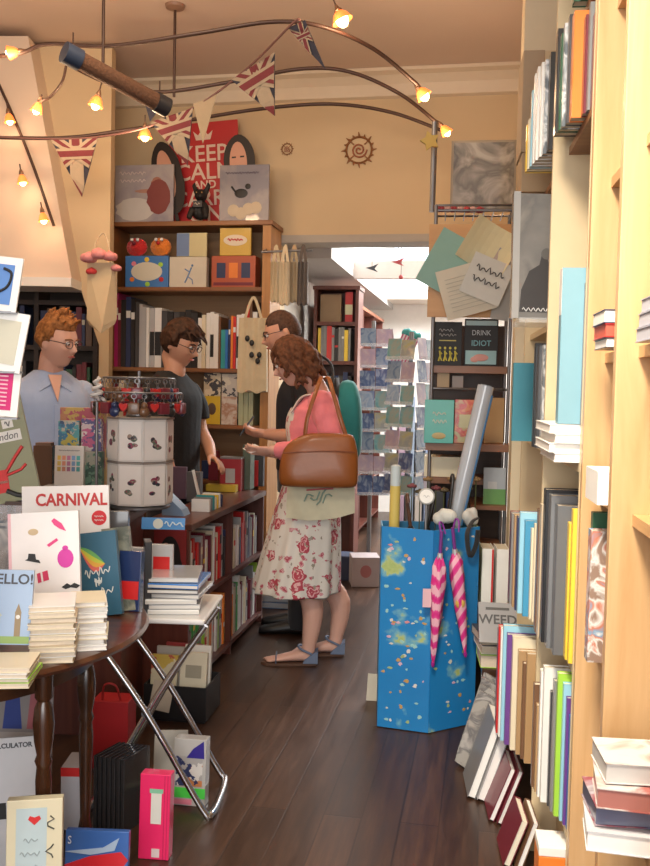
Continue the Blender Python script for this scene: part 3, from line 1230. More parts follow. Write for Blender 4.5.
# ---------------------------------------------------------------- man behind her
def make_man():
    loc = P(297, 636, 5.16)
    loc.z = 0
    w = thing('person', 'man with cropped hair and glasses standing behind the woman, looking at a phone', 'person', loc, (0, 0, R(-90)))
    sk = skin((0.60, 0.31, 0.21))
    HM = head_matrix((0, -0.065, 1.605), R(6), R(16), 0, 1.12)
    mb = MB()
    add_head(mb, HM)
    limb(mb, [(0, 0.04, 1.46), (0, 0.0, 1.56), (0, -0.04, 1.62)], [0.068, 0.062, 0.06])
    loft(mb, [(0, 0, 0.85, 0.16, 0.12), (0, 0, 1.0, 0.16, 0.115), (0, -0.005, 1.2, 0.17, 0.115), (0, 0, 1.36, 0.18, 0.115), (0, 0.02, 1.47, 0.13, 0.08), (0, 0.035, 1.51, 0.07, 0.06)])
    for s in (1, -1):
        x = s * 0.095
        limb(mb, [(x, 0, 0.9), (x, -0.01, 0.5), (x, 0.03, 0.3), (x, 0.02, 0.08)], [0.085, 0.06, 0.055, 0.04])
    wr = {}
    for s in (1, -1):
        el, w_ = Vector((s * 0.235, 0.04, 1.14)), Vector((s * 0.07, -0.19, 1.13))
        wr[s] = (el, w_)
        limb(mb, [(s * 0.18, 0.02, 1.43), (s * 0.225, 0.035, 1.28), el, (s * 0.155, -0.09, 1.13), w_], [0.06, 0.05, 0.043, 0.04, 0.029])
        hand(mb, w_, (-s * 0.2, -1, 0.05), (-s * 0.5, -0.1, 0.75), s, 0.5)
    link('body', fuse(mb, 'body', 0.006), sk, w)
    face_bits(w, HM, mat((0.09, 0.045, 0.025), 0.7))
    glasses(w, HM, mat((0.03, 0.02, 0.02), 0.3))
    h = MB()
    def keep(nn):
        x, y, z = nn
        line = 0.52 - 0.1 * abs(x) if y < -0.2 else (-0.35 if y > 0.2 else 0.1)
        return max(0.0, min(1.0, (z - line) * 5))
    hair_shell(h, HM, keep, 0.006, 0.002, 2.0)
    h.build('hair', hair_mat((0.05, 0.025, 0.015), (0.12, 0.06, 0.04)), w, 179)
    c = MB()
    loft(c, [(0, 0, 0.93, 0.185, 0.14), (0, 0, 1.0, 0.185, 0.14), (0, -0.005, 1.2, 0.192, 0.14), (0, 0, 1.36, 0.205, 0.14), (0, 0.02, 1.48, 0.145, 0.10), (0, 0.035, 1.525, 0.078, 0.07)])
    for s in (1, -1):
        c.tube(catmull([(s * 0.17, 0.02, 1.43), (s * 0.225, 0.035, 1.30), (s * 0.24, 0.04, 1.21)], 5), lerp_list([0.08, 0.072, 0.066], 5), 16)
        c.ball((s * 0.17, 0.02, 1.43), 0.078)
    link('shirt', fuse(c, 'shirt', 0.007), cloth((0.011, 0.012, 0.017), sheen=0.0), w)
    c = MB()
    loft(c, [(0, 0, 0.80, 0.17, 0.13), (0, 0, 0.95, 0.18, 0.135), (0, 0, 1.0, 0.178, 0.133)])
    for s in (1, -1):
        x = s * 0.095
        c.tube(catmull([(x, 0, 0.86), (x, -0.01, 0.5), (x, 0.02, 0.3), (x, 0.015, 0.03)], 5), lerp_list([0.1, 0.082, 0.078, 0.068], 5), 16)
    link('trousers', fuse(c, 'trousers', 0.007), cloth((0.02, 0.02, 0.024)), w)
    for s in (1, -1):
        x = s * 0.095
        rs = []
        for t, hw, hh in ((0.08, 0.025, 0.05), (0.06, 0.038, 0.075), (0.0, 0.042, 0.085), (-0.07, 0.045, 0.07), (-0.14, 0.05, 0.055), (-0.19, 0.044, 0.045), (-0.215, 0.025, 0.03)):
            rs.append([Vector((x + hw * math.cos(a), t, hh / 2 + hh / 2 * math.sin(a))) for a in (2 * PI * q / 14 for q in range(14))])
        b = MB()
        b.rings(rs)
        b.build('shoe', mat((0.012, 0.011, 0.011), 0.4), w, 60)
    return w, loc


man, M0 = make_man()


def mloc(x, y, z):
    return M0 + Matrix.Rotation(R(-90), 3, 'Z') @ Vector((x, y, z))


ph = thing('phone', 'black mobile phone held by the man in glasses', 'phone', mloc(0.01, -0.31, 1.175), euler_lean(R(-90), R(35), 0))
MB().box((0, 0, 0), (0.068, 0.009, 0.135), bev=0.003).build('case', mat((0.015, 0.015, 0.018), 0.3), ph)
MB().box((0, 0.005, 0.0), (0.06, 0.001, 0.115)).build('screen', mat((0.03, 0.035, 0.05), 0.1, coat=0.6), ph)
bp_ = thing('backpack', 'black and teal backpack on the back of the man in glasses', 'backpack', mloc(0.03, 0.262, 0.0), (0, 0, R(-90)))
b = MB()
b.rings([[Vector((rx * math.copysign(abs(math.cos(a)) ** 0.6, math.cos(a)), ry * math.copysign(abs(math.sin(a)) ** 0.6, math.sin(a)), z)) for a in (2 * PI * k / 24 for k in range(24))] for z, rx, ry in ((0.99, 0.11, 0.05), (1.02, 0.15, 0.085), (1.15, 0.16, 0.09), (1.30, 0.155, 0.085), (1.41, 0.12, 0.06), (1.45, 0.06, 0.03))])
b.build('pack_body', cloth((0.02, 0.24, 0.25)), bp_, 60, sub=1)
b = MB()
b.rings([[Vector((rx * math.cos(a), -0.07 + ry * math.sin(a), z)) for a in (2 * PI * k / 20 for k in range(20))] for z, rx, ry in ((1.0, 0.10, 0.02), (1.05, 0.15, 0.03), (1.38, 0.14, 0.03), (1.46, 0.05, 0.02))])
b.build('back_pad', cloth((0.015, 0.015, 0.018)), bp_, 60)
for s in (-1, 1):
    b = MB()
    b.tube(catmull([(s * 0.10, -0.085, 1.43), (s * 0.105, -0.095, 1.53), (s * 0.105, -0.17, 1.585), (s * 0.105, -0.30, 1.58), (s * 0.108, -0.36, 1.54)], 5), 0.02, 8, flat=0.3)
    b.build('shoulder_strap', cloth((0.015, 0.015, 0.018)), bp_, 60)


# ---------------------------------------------------------------- bookseller in the blue shirt
def make_clerk():
    loc = P(50, 500, 4.62)
    loc.z = 0
    w = thing('person', 'ginger-haired bookseller with glasses in an open-necked pale blue shirt', 'person', loc, (0, 0, R(30)))
    sk = skin((0.66, 0.36, 0.26))
    HM = head_matrix((0.0, -0.035, 1.505), R(36), R(12), R(-4), 1.10)
    mb = MB()
    add_head(mb, HM)
    limb(mb, [(0, 0.03, 1.38), (0, 0.0, 1.46), (0, -0.02, 1.53)], [0.07, 0.063, 0.06])
    loft(mb, [(0, 0, 0.8, 0.16, 0.12), (0, 0, 0.95, 0.155, 0.11), (0, 0, 1.15, 0.165, 0.115), (0, 0, 1.28, 0.17, 0.11), (0, 0.015, 1.37, 0.12, 0.075), (0, 0.025, 1.43, 0.06, 0.055)])
    for s in (1, -1):
        x = s * 0.095
        limb(mb, [(x, 0, 0.85), (x, -0.01, 0.48), (x, 0.03, 0.28), (x, 0.02, 0.06)], [0.085, 0.06, 0.055, 0.045])
        el = Vector((s * 0.25, 0.03, 1.08))
        w_ = Vector((s * 0.17, -0.16, 0.98))
        limb(mb, [(s * 0.16, 0.015, 1.345), (s * 0.225, 0.025, 1.22), el, (s * 0.215, -0.07, 1.03), w_], [0.048, 0.044, 0.040, 0.038, 0.028])
        hand(mb, w_, (-s * 0.35, -0.9, -0.25), (-s * 0.2, 0.1, -1), -s, 0.4)
    link('body', fuse(mb, 'body', 0.006), sk, w)
    face_bits(w, HM, mat((0.2, 0.08, 0.03), 0.7))
    glasses(w, HM, mat((0.02, 0.02, 0.02), 0.3))
    h = MB()
    def keep(nn):
        x, y, z = nn
        line = 0.50 if y < -0.25 else (-0.30 if y > 0.15 else 0.05)
        return max(0.0, min(1.0, (z - line) * 4))
    hair_shell(h, HM, keep, 0.022, 0.010, 4.0)
    rng = random.Random(5)
    roots = [dirn(rng.random(), rng.uniform(0.72, 0.97)) for _ in range(60)]
    roots = [r_ for r_ in roots if keep(r_) > 0.3]
    curls(h, HM, rng, roots, 0.05, (0.2, -0.3, 0.2), 0.010, 0.006, 1.2)
    link('hair', fuse(h, 'hair', 0.0055, 2), hair_mat((0.16, 0.055, 0.015), (0.42, 0.17, 0.05)), w)
    c = MB()
    loft(c, [(0, 0, 0.86, 0.20, 0.15), (0, 0, 0.97, 0.195, 0.145), (0, 0, 1.15, 0.198, 0.145), (0, 0, 1.30, 0.205, 0.138), (0, 0.012, 1.385, 0.178, 0.105), (0, 0.018, 1.43, 0.12, 0.088), (0, 0.02, 1.462, 0.078, 0.074)])
    for s in (1, -1):
        pts = catmull([(s * 0.165, 0.015, 1.345), (s * 0.232, 0.025, 1.22), (s * 0.255, 0.03, 1.08), (s * 0.225, -0.06, 1.035), (s * 0.185, -0.13, 0.995)], 6)
        rad = lerp_list([0.068, 0.066, 0.060, 0.055, 0.045], 6)
        c.tube(pts, [r * (1 + 0.05 * math.sin(i * 1.9)) for i, r in enumerate(rad)], 16)
        c.ball((s * 0.165, 0.015, 1.345), 0.07)
    sh = link('shirt', fuse(c, 'shirt', 0.006), cloth((0.34, 0.42, 0.60), scale=16, bump=0.35), w)
    for s in (-1, 1):
        b = MB()
        b.prism([(0, 0), (s * 0.062, 0.055), (s * 0.085, 0.02), (s * 0.058, -0.055)], -0.004, 0.004, 'Y')
        k = b.build('collar', cloth((0.36, 0.44, 0.62)), sh, loc=(s * 0.012, -0.100, 1.395), rot=(R(-38), 0, s * R(24)))
    b = MB()
    b.prism([(-0.034, 0.075), (0.034, 0.075), (0.0, -0.075)], -0.003, 0.003, 'Y')
    b.build('open_neck', sk, sh, loc=(0, -0.124, 1.37), rot=(R(-26), 0, 0))
    b = MB()
    b.box((0, -0.1475, 1.12), (0.028, 0.005, 0.34), bev=0.002)
    b.build('button_placket', cloth((0.36, 0.44, 0.62)), sh)
    c = MB()
    loft(c, [(0, 0, 0.80, 0.17, 0.13), (0, 0, 0.9, 0.175, 0.13)])
    for s in (1, -1):
        x = s * 0.095
        c.tube(catmull([(x, 0, 0.86), (x, -0.01, 0.5), (x, 0.02, 0.3), (x, 0.015, 0.0)], 5), lerp_list([0.1, 0.082, 0.078, 0.075], 5), 16)
    link('trousers', fuse(c, 'trousers', 0.008), cloth((0.03, 0.03, 0.045)), w)
    return w


make_clerk()


# ---------------------------------------------------------------- dark-haired bookseller in black
def make_clerk2():
    loc = P(172, 500, 5.06)
    loc.z = 0
    w = thing('person', 'dark-haired bookseller with glasses in a black T-shirt, looking down', 'person', loc, (0, 0, R(58)))
    sk = skin((0.58, 0.29, 0.18))
    HM = head_matrix((0.0, 0.012, 1.54), R(10), R(22), R(-4), 1.10)
    mb = MB()
    add_head(mb, HM)
    limb(mb, [(0, 0.03, 1.40), (0, -0.01, 1.48), (0, 0.015, 1.56)], [0.066, 0.06, 0.058])
    loft(mb, [(0, 0, 0.8, 0.15, 0.11), (0, 0, 0.95, 0.14, 0.10), (0, 0, 1.17, 0.152, 0.105), (0, 0, 1.30, 0.16, 0.105), (0, 0.015, 1.39, 0.115, 0.075), (0, 0.025, 1.45, 0.058, 0.052)])
    for s in (1, -1):
        x = s * 0.09
        limb(mb, [(x, 0, 0.85), (x, -0.01, 0.48), (x, 0.03, 0.28), (x, 0.02, 0.06)], [0.08, 0.06, 0.055, 0.045])
    elA, wrA = Vector((-0.20, -0.06, 1.13)), Vector((-0.135, -0.11, 0.94))
    limb(mb, [(-0.15, 0.015, 1.36), (-0.195, -0.01, 1.26), elA, (-0.17, -0.09, 1.04), wrA], [0.048, 0.044, 0.039, 0.036, 0.026])
    hand(mb, wrA, (0.1, -0.15, -1), (0.9, 0.1, 0), -1, 0.35)
    elB, wrB = Vector((0.21, -0.03, 1.14)), Vector((0.10, -0.2, 1.0))
    limb(mb, [(0.15, 0.015, 1.36), (0.20, 0.0, 1.26), elB, (0.17, -0.12, 1.06), wrB], [0.048, 0.044, 0.039, 0.036, 0.026])
    hand(mb, wrB, (-0.3, -0.9, -0.3), (-0.5, 0, -0.8), -1, 0.4)
    link('body', fuse(mb, 'body', 0.006), sk, w)
    face_bits(w, HM, mat((0.02, 0.01, 0.006), 0.7), closed=True)
    glasses(w, HM, mat((0.015, 0.015, 0.015), 0.3))
    h = MB()
    def keep(nn):
        x, y, z = nn
        line = 0.36 if y < -0.3 else (-0.55 if y > 0.15 else -0.15)
        return max(0.0, min(1.0, (z - line) * 4))
    hair_shell(h, HM, keep, 0.020, 0.007, 9.0)
    rng = random.Random(8)
    roots = [dirn(rng.random(), rng.uniform(0.6, 0.97)) for _ in range(70)]
    roots = [r_ for r_ in roots if keep(r_) > 0.3]
    curls(h, HM, rng, roots, 0.075, (0, -0.45, -0.7), 0.009, 0.004, 0.8)
    link('hair', fuse(h, 'hair', 0.0055, 2), hair_mat((0.018, 0.008, 0.004), (0.075, 0.03, 0.014)), w)
    c = MB()
    loft(c, [(0, 0, 0.86, 0.178, 0.135), (0, 0, 0.97, 0.172, 0.128), (0, 0, 1.17, 0.178, 0.13), (0, 0, 1.32, 0.19, 0.128), (0, 0.012, 1.40, 0.168, 0.10), (0, 0.018, 1.445, 0.115, 0.082), (0, 0.022, 1.478, 0.074, 0.068)])
    for s, el in ((-1, elA), (1, elB)):
        sh = Vector((s * 0.155, 0.015, 1.36))
        c.tube(catmull([sh, (s * 0.20, -0.005, 1.28), sh + (el - sh) * 0.72 + Vector((s * 0.012, 0, 0))], 5), lerp_list([0.066, 0.064, 0.062], 5), 16)
        c.ball(sh, 0.066)
    sh = link('shirt', fuse(c, 'shirt', 0.006), cloth((0.009, 0.009, 0.010), sheen=0.0), w)
    b = MB()
    b.ball((-0.075, -0.123, 1.30), (0.014, 0.006, 0.016), 8)
    b.build('badge', mat((0.6, 0.12, 0.12), 0.4), sh)
    c = MB()
    loft(c, [(0, 0, 0.80, 0.16, 0.12), (0, 0, 0.9, 0.165, 0.12)])
    for s in (1, -1):
        x = s * 0.09
        c.tube(catmull([(x, 0, 0.86), (x, -0.01, 0.5), (x, 0.02, 0.3), (x, 0.015, 0.0)], 5), lerp_list([0.095, 0.08, 0.075, 0.07], 5), 16)
    link('trousers', fuse(c, 'trousers', 0.008), cloth((0.03, 0.032, 0.05)), w)
    return w


make_clerk2()
# ================================================================== big bookcase on the back wall
def PV(px, py, v):                      # point seen at a pixel, on the plane of constant v
    r = ray(px, py)
    t = (v - CAMLOC.dot(VD)) / r.dot(VD)
    return CAMLOC + r * t


BV = 5.66                               # front of the bookcase
u0 = PV(109, 300, BV).dot(UD)
u1 = PV(270, 300, BV).dot(UD)
BW = u1 - u0
zt = PV(190, 226, BV).z
zs = [PV(190, 287, BV).z, PV(190, 368, BV).z, PV(190, 424, BV).z, 0.78, 0.42, 0.08]
bc = thing('bookcase', 'tall brown wooden bookcase against the tan back wall behind the counter', 'bookcase', rm(u0, BV, 0), (0, 0, -PHI))
BD = 0.285
MB().box2((0, 0, 0), (0.028, BD, zt)).build('side_panel', OAKZ, bc)
MB().box2((BW - 0.055, 0, 0), (BW, BD, zt)).build('side_panel', wood((0.34, 0.15, 0.045), (0.5, 0.24, 0.075), 0.5, 'Z', 3.0), bc)
MB().box2((-0.012, -0.015, zt), (BW + 0.012, BD, zt + 0.03), bev=0.003).build('top_board', OAK, bc)
MB().box2((0.028, BD - 0.012, 0), (BW - 0.055, BD, zt)).build('back_panel', wood((0.22, 0.12, 0.055), (0.32, 0.19, 0.09), 0.6, 'X', 2.0), bc)
for z in zs:
    MB().box2((0.0285, 0.0, z - 0.028), (BW - 0.0555, BD - 0.0125, z)).build('shelf', OAK, bc)
    MB().box2((0.0285, -0.006, z - 0.022), (BW - 0.0555, -0.0005, z - 0.008)).build('shelf_edge', OAK, bc)


def sb(px0, px1, ytop, zbase, v=BV + 0.03):
    """place on a shelf from its pixel extent: centre, width, height"""
    a, b = PV(px0, 300, v), PV(px1, 300, v)
    zz = PV((px0 + px1) / 2, ytop, v).z
    c = (a + b) / 2
    return Vector((c.x, c.y, zbase + 0.0012)), (b - a).length, zz - zbase


def boxed(name, px0, px1, ytop, zbase, m, label, cat, v=BV + 0.03, depth=0.1, part='carton', rz=-PHI, group=None):
    c, w_, h_ = sb(px0, px1, ytop, zbase, v)
    t = thing(name, label, cat, c, (0, 0, rz), group)
    MB().box2((-w_ / 2, 0, 0), (w_ / 2, depth, h_), bev=min(0.002, w_ * 0.1)).build(part, m, t)
    return t, w_, h_


z1 = zs[0]
t, w_, h_ = boxed('gift_box', 125, 168, 256, z1, mat((0.06, 0.20, 0.50), 0.4, coat=0.3), 'blue gift box with a pale oval label on the upper shelf of the brown bookcase', 'box', depth=0.14)
b = MB()
b.lathe([(0.001, 0), (1, 0), (1, 0.002), (0.001, 0.002)], 24)
o = b.build('oval_label', mat((0.66, 0.62, 0.5), 0.5), t, loc=(0, -0.0005, h_ * 0.5), rot=(PI / 2, 0, 0))
o.scale = (w_ * 0.36, h_ * 0.3, 1)
for k, (dx, dz, cn) in enumerate(((-0.3, 0.75, 'pink'), (0.0, 0.88, 'yellow'), (0.32, 0.72, 'lime green'), (0.34, 0.25, 'red'), (-0.34, 0.25, 'orange'), (0.02, 0.1, 'lime green'))):
    MB().ball((dx * w_, -0.001, dz * h_), (0.018, 0.002, 0.016), 10).build('printed_flower', mat(COL[cn], 0.5), t)
tz = z1 + h_ + 0.002
for px, cn, nm in ((134, 'red', 'red'), (158, 'orange', 'orange')):
    c, _, _ = sb(px - 8, px + 8, 236, tz)
    pl = thing('plush_toy', f'{nm} furry puppet sitting on the blue gift box', 'soft toy', c + VD * 0.05 + Vector((0, 0, 0.01)), (0, 0, -PHI))
    fm = mat(COL[cn], 0.95, vary=0.3, scale=90, bump=0.8, sheen=0.4)
    b = MB()
    b.ball((0, 0, 0.05), (0.062, 0.05, 0.05), 14)
    for k in range(14):
        a = 2 * PI * k / 14
        b.ball((0.055 * math.cos(a), -0.008, 0.05 + 0.045 * math.sin(a)), 0.02, 8)
    link('body', fuse(b, 'body', 0.006, 1), fm, pl)
    for s in (-1, 1):
        MB().ball((s * 0.02, -0.048, 0.095), 0.012, 8).build('eye', WHITE, pl, 60)
    MB().ball((0, -0.06, 0.07), (0.014, 0.012, 0.012), 8).build('nose', mat(COL['maroon'] if cn == 'red' else COL['red'], 0.6), pl, 60)
t, w_, h_ = boxed('gift_box', 169, 206, 257, z1, mat((0.66, 0.6, 0.48), 0.5), 'cream card box with a small blue dancer drawing on the upper shelf', 'box', depth=0.06)
bl = mat((0.16, 0.28, 0.5), 0.5)
b = MB()
b.tube([(-0.02, -0.001, 0.03), (0, -0.001, 0.07), (0.025, -0.001, 0.13)], 0.005, 6)
b.tube([(0.0, -0.001, 0.07), (0.03, -0.001, 0.05), (0.035, -0.001, 0.02)], 0.004, 6)
b.tube([(0.012, -0.001, 0.1), (-0.02, -0.001, 0.12)], 0.004, 6)
b.ball((0.03, -0.001, 0.142), 0.008, 8)
b.build('printed_dancer', bl, t, 60)
tz = z1 + h_ + 0.002
t, w2, h2 = boxed('greeting_card', 176, 206, 233, tz, mat((0.62, 0.55, 0.3), 0.5), 'pale yellow card with a blue left half standing on the cream card box', 'card', depth=0.012)
MB().box2((-w2 / 2 + 0.001, -0.001, 0.002), (-w2 * 0.08, -0.0002, h2 - 0.002)).build('blue_half', mat((0.16, 0.24, 0.42), 0.5), t)
t, w_, h_ = boxed('gift_tin', 211, 255, 256, z1, mat((0.42, 0.08, 0.03), 0.4, coat=0.3), 'orange red toy box with little windows on the upper shelf', 'box', depth=0.13)
for dx, cn in ((-0.28, 'navy'), (0.0, 'orange'), (0.28, 'navy')):
    MB().box2((w_ * (dx - 0.1), -0.0015, h_ * 0.3), (w_ * (dx + 0.1), -0.0002, h_ * 0.78)).build('printed_window', mat(COL[cn], 0.4), t)
MB().box2((-w_ * 0.45, -0.0015, h_ * 0.06), (w_ * 0.45, -0.0002, h_ * 0.16)).build('printed_band', mat(COL['maroon'], 0.4), t)
tz = z1 + h_ + 0.002
t, w_, h_ = boxed('picture_book', 219, 250, 228, tz, mat((0.62, 0.40, 0.06), 0.45, coat=0.2), 'yellow children\'s book with a pale oval, standing on the orange red toy box', 'book', depth=0.02)
b = MB()
b.lathe([(0.001, 0), (1, 0), (1, 0.002), (0.001, 0.002)], 24)
o = b.build('title_oval', mat((0.72, 0.64, 0.5), 0.5), t, loc=(0, -0.0005, h_ * 0.55), rot=(PI / 2, 0, 0))
o.scale = (w_ * 0.38, h_ * 0.2, 1)
squiggle(t, -w_ * 0.24, w_ * 0.24, h_ * 0.57, mat(COL['red'], 0.5), 0.009, 0.004, y=-0.003)

# second shelf: tall books
z2 = zs[1]
specs = []
for px0, px1, yt, cn in ((112, 116, 293, 'magenta'), (116, 119, 300, 'maroon'), (119, 124, 300, 'black'), (124, 129, 297, 'navy'), (129, 133, 299, 'black'), (133, 137, 302, 'charcoal'), (137, 140, 304, 'silver grey'), (140, 145, 307, 'silver grey'), (145, 148, 308, 'white'), (148, 153, 308, 'silver grey'), (153, 160, 308, 'white'), (160, 166, 311, 'charcoal'), (166, 172, 312, 'black'), (172, 178, 312, 'charcoal'), (178, 184, 312, 'black'), (184, 190, 310, 'black'), (190, 197, 313, 'black'), (197, 201, 318, 'white'), (201, 205, 315, 'cream'), (205, 209, 313, 'white'), (209, 213, 312, 'white'), (213, 218, 314, 'white'), (218, 220.5, 317, 'brown'), (220.5, 225, 330, 'teal'), (225, 228, 330, 'blue'), (228, 230.5, 320, 'navy'), (230.5, 233, 316, 'orange'), (233, 236, 317, 'red'), (236, 241, 315, 'white'), (241, 246, 314, 'white'), (246, 249, 305, 'red'), (249, 252, 300, 'brown'), (252, 257, 312, 'white')):
    a, w_, h_ = sb(px0, px1, yt, z2, BV + 0.02)
    specs.append((max(0.008, w_ - 0.0016), min(h_, 0.5), cn, rnd.uniform(-0.008, 0.010), ('white', 0.7, 0.8) if rnd.random() < 0.3 and cn not in ('white', 'cream', 'silver grey') else (('black', 0.2, 0.6) if rnd.random() < 0.35 and cn in ('white', 'silver grey') else None)))
ORD += [a + '-' + b for a in ('thirty',) for b in ('first', 'second', 'third', 'fourth', 'fifth', 'sixth', 'seventh', 'eighth', 'ninth')] + ['fortieth'] + ['forty-' + b for b in ('first', 'second', 'third', 'fourth', 'fifth', 'sixth', 'seventh', 'eighth', 'ninth')]
a, _, _ = sb(112, 116, 300, z2, BV + 0.02)
a = rm(u0 + 0.0295, BV + 0.02, z2 + 0.0012)
book_row(a, UD, -PHI, specs, 'on the tall-book shelf', 'books on the tall-book shelf of the brown bookcase', 0.22)

# third shelf: magazines and picture blocks
z3 = zs[2]
t, w_, h_ = boxed('magazine', 205, 222, 373, z3, art([(0.5, 0.42, 0.3), (0.05, 0.05, 0.06), (0.62, 0.55, 0.42)], 22, 1), 'magazine with rows of small dark pictures over a yellow lower half', 'magazine', depth=0.02)
MB().box2((-w_ / 2 + 0.001, -0.001, 0.001), (w_ / 2 - 0.001, -0.0002, h_ * 0.55)).build('yellow_half', mat((0.62, 0.42, 0.03), 0.4), t)
MB().ball((0.0, -0.001, h_ * 0.3), (0.03, 0.003, 0.04), 10).build('printed_face', mat((0.10, 0.06, 0.04), 0.5), t, 60)
t, w_, h_ = boxed('magazine', 223, 239, 374, z3, art([(0.5, 0.45, 0.4), (0.06, 0.06, 0.07), (0.6, 0.55, 0.45)], 22, 2), 'magazine with rows of small dark pictures over a pale photograph', 'magazine', depth=0.02)
MB().box2((-w_ / 2 + 0.001, -0.001, 0.001), (w_ / 2 - 0.001, -0.0002, h_ * 0.55)).build('photo_half', art([(0.55, 0.45, 0.38), (0.4, 0.2, 0.12), (0.6, 0.52, 0.45)], 14, 5, kind='noise'), t)
for k in range(3):
    a, w_, h_ = sb(240 + k * 5, 245 + k * 5, 374, z3, BV + 0.02)
    book(w_ - 0.002, h_, 0.2, 'olive', a, (0, 0, -PHI), f'tall pale green file beside the magazines, {ORD[k]} from the left', 'green files beside the magazines', m=mat((0.40, 0.42, 0.26), 0.6), name='box_file', cat='file')
specs = rand_specs(0.20, ['black', 'red', 'grey', 'navy', 'brown', 'cream', 'maroon'], (0.015, 0.035), (0.22, 0.28))
a = rm(u0 + 0.0295, BV + 0.03, z3 + 0.0012)
book_row(a, UD, -PHI, specs, 'on the magazine shelf', 'books on the magazine shelf of the brown bookcase', 0.2)
specs = [] and rand_specs(BW - 0.16, ['black', 'red', 'grey', 'navy', 'brown', 'teal', 'maroon', 'orange'], (0.018, 0.04), (0.2, 0.27))
a, _, _ = sb(112, 116, 300, zs[3], BV + 0.03)
book_row(a, UD, -PHI, specs, 'on the shelf below the magazines', 'books on the shelf below the magazines', 0.2)

# ---------------------------------------------------------------- on top of the bookcase
TZ = zt + 0.031
redp = mat((0.48, 0.014, 0.018), 0.45, coat=0.15)
# the red poster
pa, pb = PV(172, 222, BV + 0.2), PV(241, 222, BV + 0.2)
pw = (pb - pa).length
phh = PV(206, 124, BV + 0.2).z - TZ
po = card('poster', pw, phh, 0.008, redp, 'red poster with a white crown and white capital letters above the bookcase', 'poster', (pa + pb) / 2 * Vector((1, 1, 0)) + Vector((0, 0, TZ + 0.012)) if False else Vector((((pa + pb) / 2).x, ((pa + pb) / 2).y, TZ + 0.012)), euler_lean(-PHI, 0, R(-3)), part='sheet')
ltr = mat((0.74, 0.58, 0.48), 0.6)
for s_, zz, sz, k in (('KEEP', 0.69, 0.125, 1.0), ('CALM', 0.515, 0.125, 1.0), ('AND', 0.39, 0.06, 1.0), ('CARRY', 0.255, 0.118, 0.95), ('ON', 0.10, 0.125, 1.0)):
    text(s_, sz * 1.22, ltr, po, (0, -0.0012, phh * zz), bold=0.0016, sx=k)
b = MB()
b.prism([(-0.05, 0), (0.05, 0), (0.068, 0.06), (0.035, 0.032), (0.0, 0.072), (-0.035, 0.032), (-0.068, 0.06)], -0.0014, 0, 'Y')
b.build('crown', ltr, po, loc=(0, 0, phh * 0.83))
def circb(cx, cz, rx, rz_, n=20):
    return [(cx + rx * math.cos(2 * PI * k / n) * (1 + 0.08 * math.sin(3 * k)), cz + rz_ * math.sin(2 * PI * k / n)) for k in range(n)]


# picture books leaning in front
t, w_, h_ = boxed('picture_book', 114, 172, 165, TZ, art([(0.30, 0.27, 0.31), (0.36, 0.32, 0.34), (0.40, 0.36, 0.36)], 5, 3.2, kind='noise'), 'wide picture book with a pale swirling cover on top of the brown bookcase', 'book', v=BV + 0.06, depth=0.018, part='cover')
for k in range(2):
    squiggle(t, -w_ * 0.42, w_ * 0.02, h_ * (0.86 - 0.13 * k), mat((0.62, 0.52, 0.50), 0.5), 0.012, 0.003)
for pts, c in ((circb(-w_ * 0.15, h_ * 0.24, w_ * 0.33, h_ * 0.2), (0.58, 0.54, 0.50)), (circb(w_ * 0.25, h_ * 0.45, w_ * 0.2, h_ * 0.3), (0.22, 0.05, 0.045)), (circb(w_ * 0.22, h_ * 0.66, w_ * 0.10, h_ * 0.13), (0.36, 0.16, 0.11)), (circb(w_ * 0.1, h_ * 0.55, w_ * 0.26, h_ * 0.035), (0.42, 0.22, 0.16))):
    b = MB()
    b.prism(pts, -0.0012 - 0.0003 * (c[0] < 0.3), 0, 'Y')
    b.build('printed_shape', mat(c, 0.45, coat=0.2), t)
t, w_, h_ = boxed('picture_book', 218, 267, 165, TZ, art([(0.26, 0.24, 0.27), (0.33, 0.30, 0.31), (0.22, 0.21, 0.25)], 3, 8, kind='noise'), 'grey picture book with a black animal on its cover, right end of the bookcase top', 'book', v=BV + 0.05, depth=0.018, part='cover')
b = MB()
b.ball((-0.02, -0.001, h_ * 0.5), (0.045, 0.003, 0.03), 12)
b.ball((0.025, -0.001, h_ * 0.62), (0.02, 0.003, 0.018), 10)
b.tube([(-0.05, -0.001, h_ * 0.5), (-0.085, -0.001, h_ * 0.62)], 0.006, 6)
b.build('printed_animal', BLACK, t, 60)
b = MB()
for dx in (-0.07, -0.02, 0.03, 0.08):
    b.ball((dx, -0.001, h_ * 0.2 + 0.02 * math.sin(dx * 90)), (0.042, 0.003, 0.04), 10)
b.build('printed_flowers', mat((0.55, 0.45, 0.32), 0.5), t, 60)
squiggle(t, -w_ * 0.38, w_ * 0.3, h_ * 0.86, mat((0.12, 0.10, 0.14), 0.5), 0.008, 0.003)


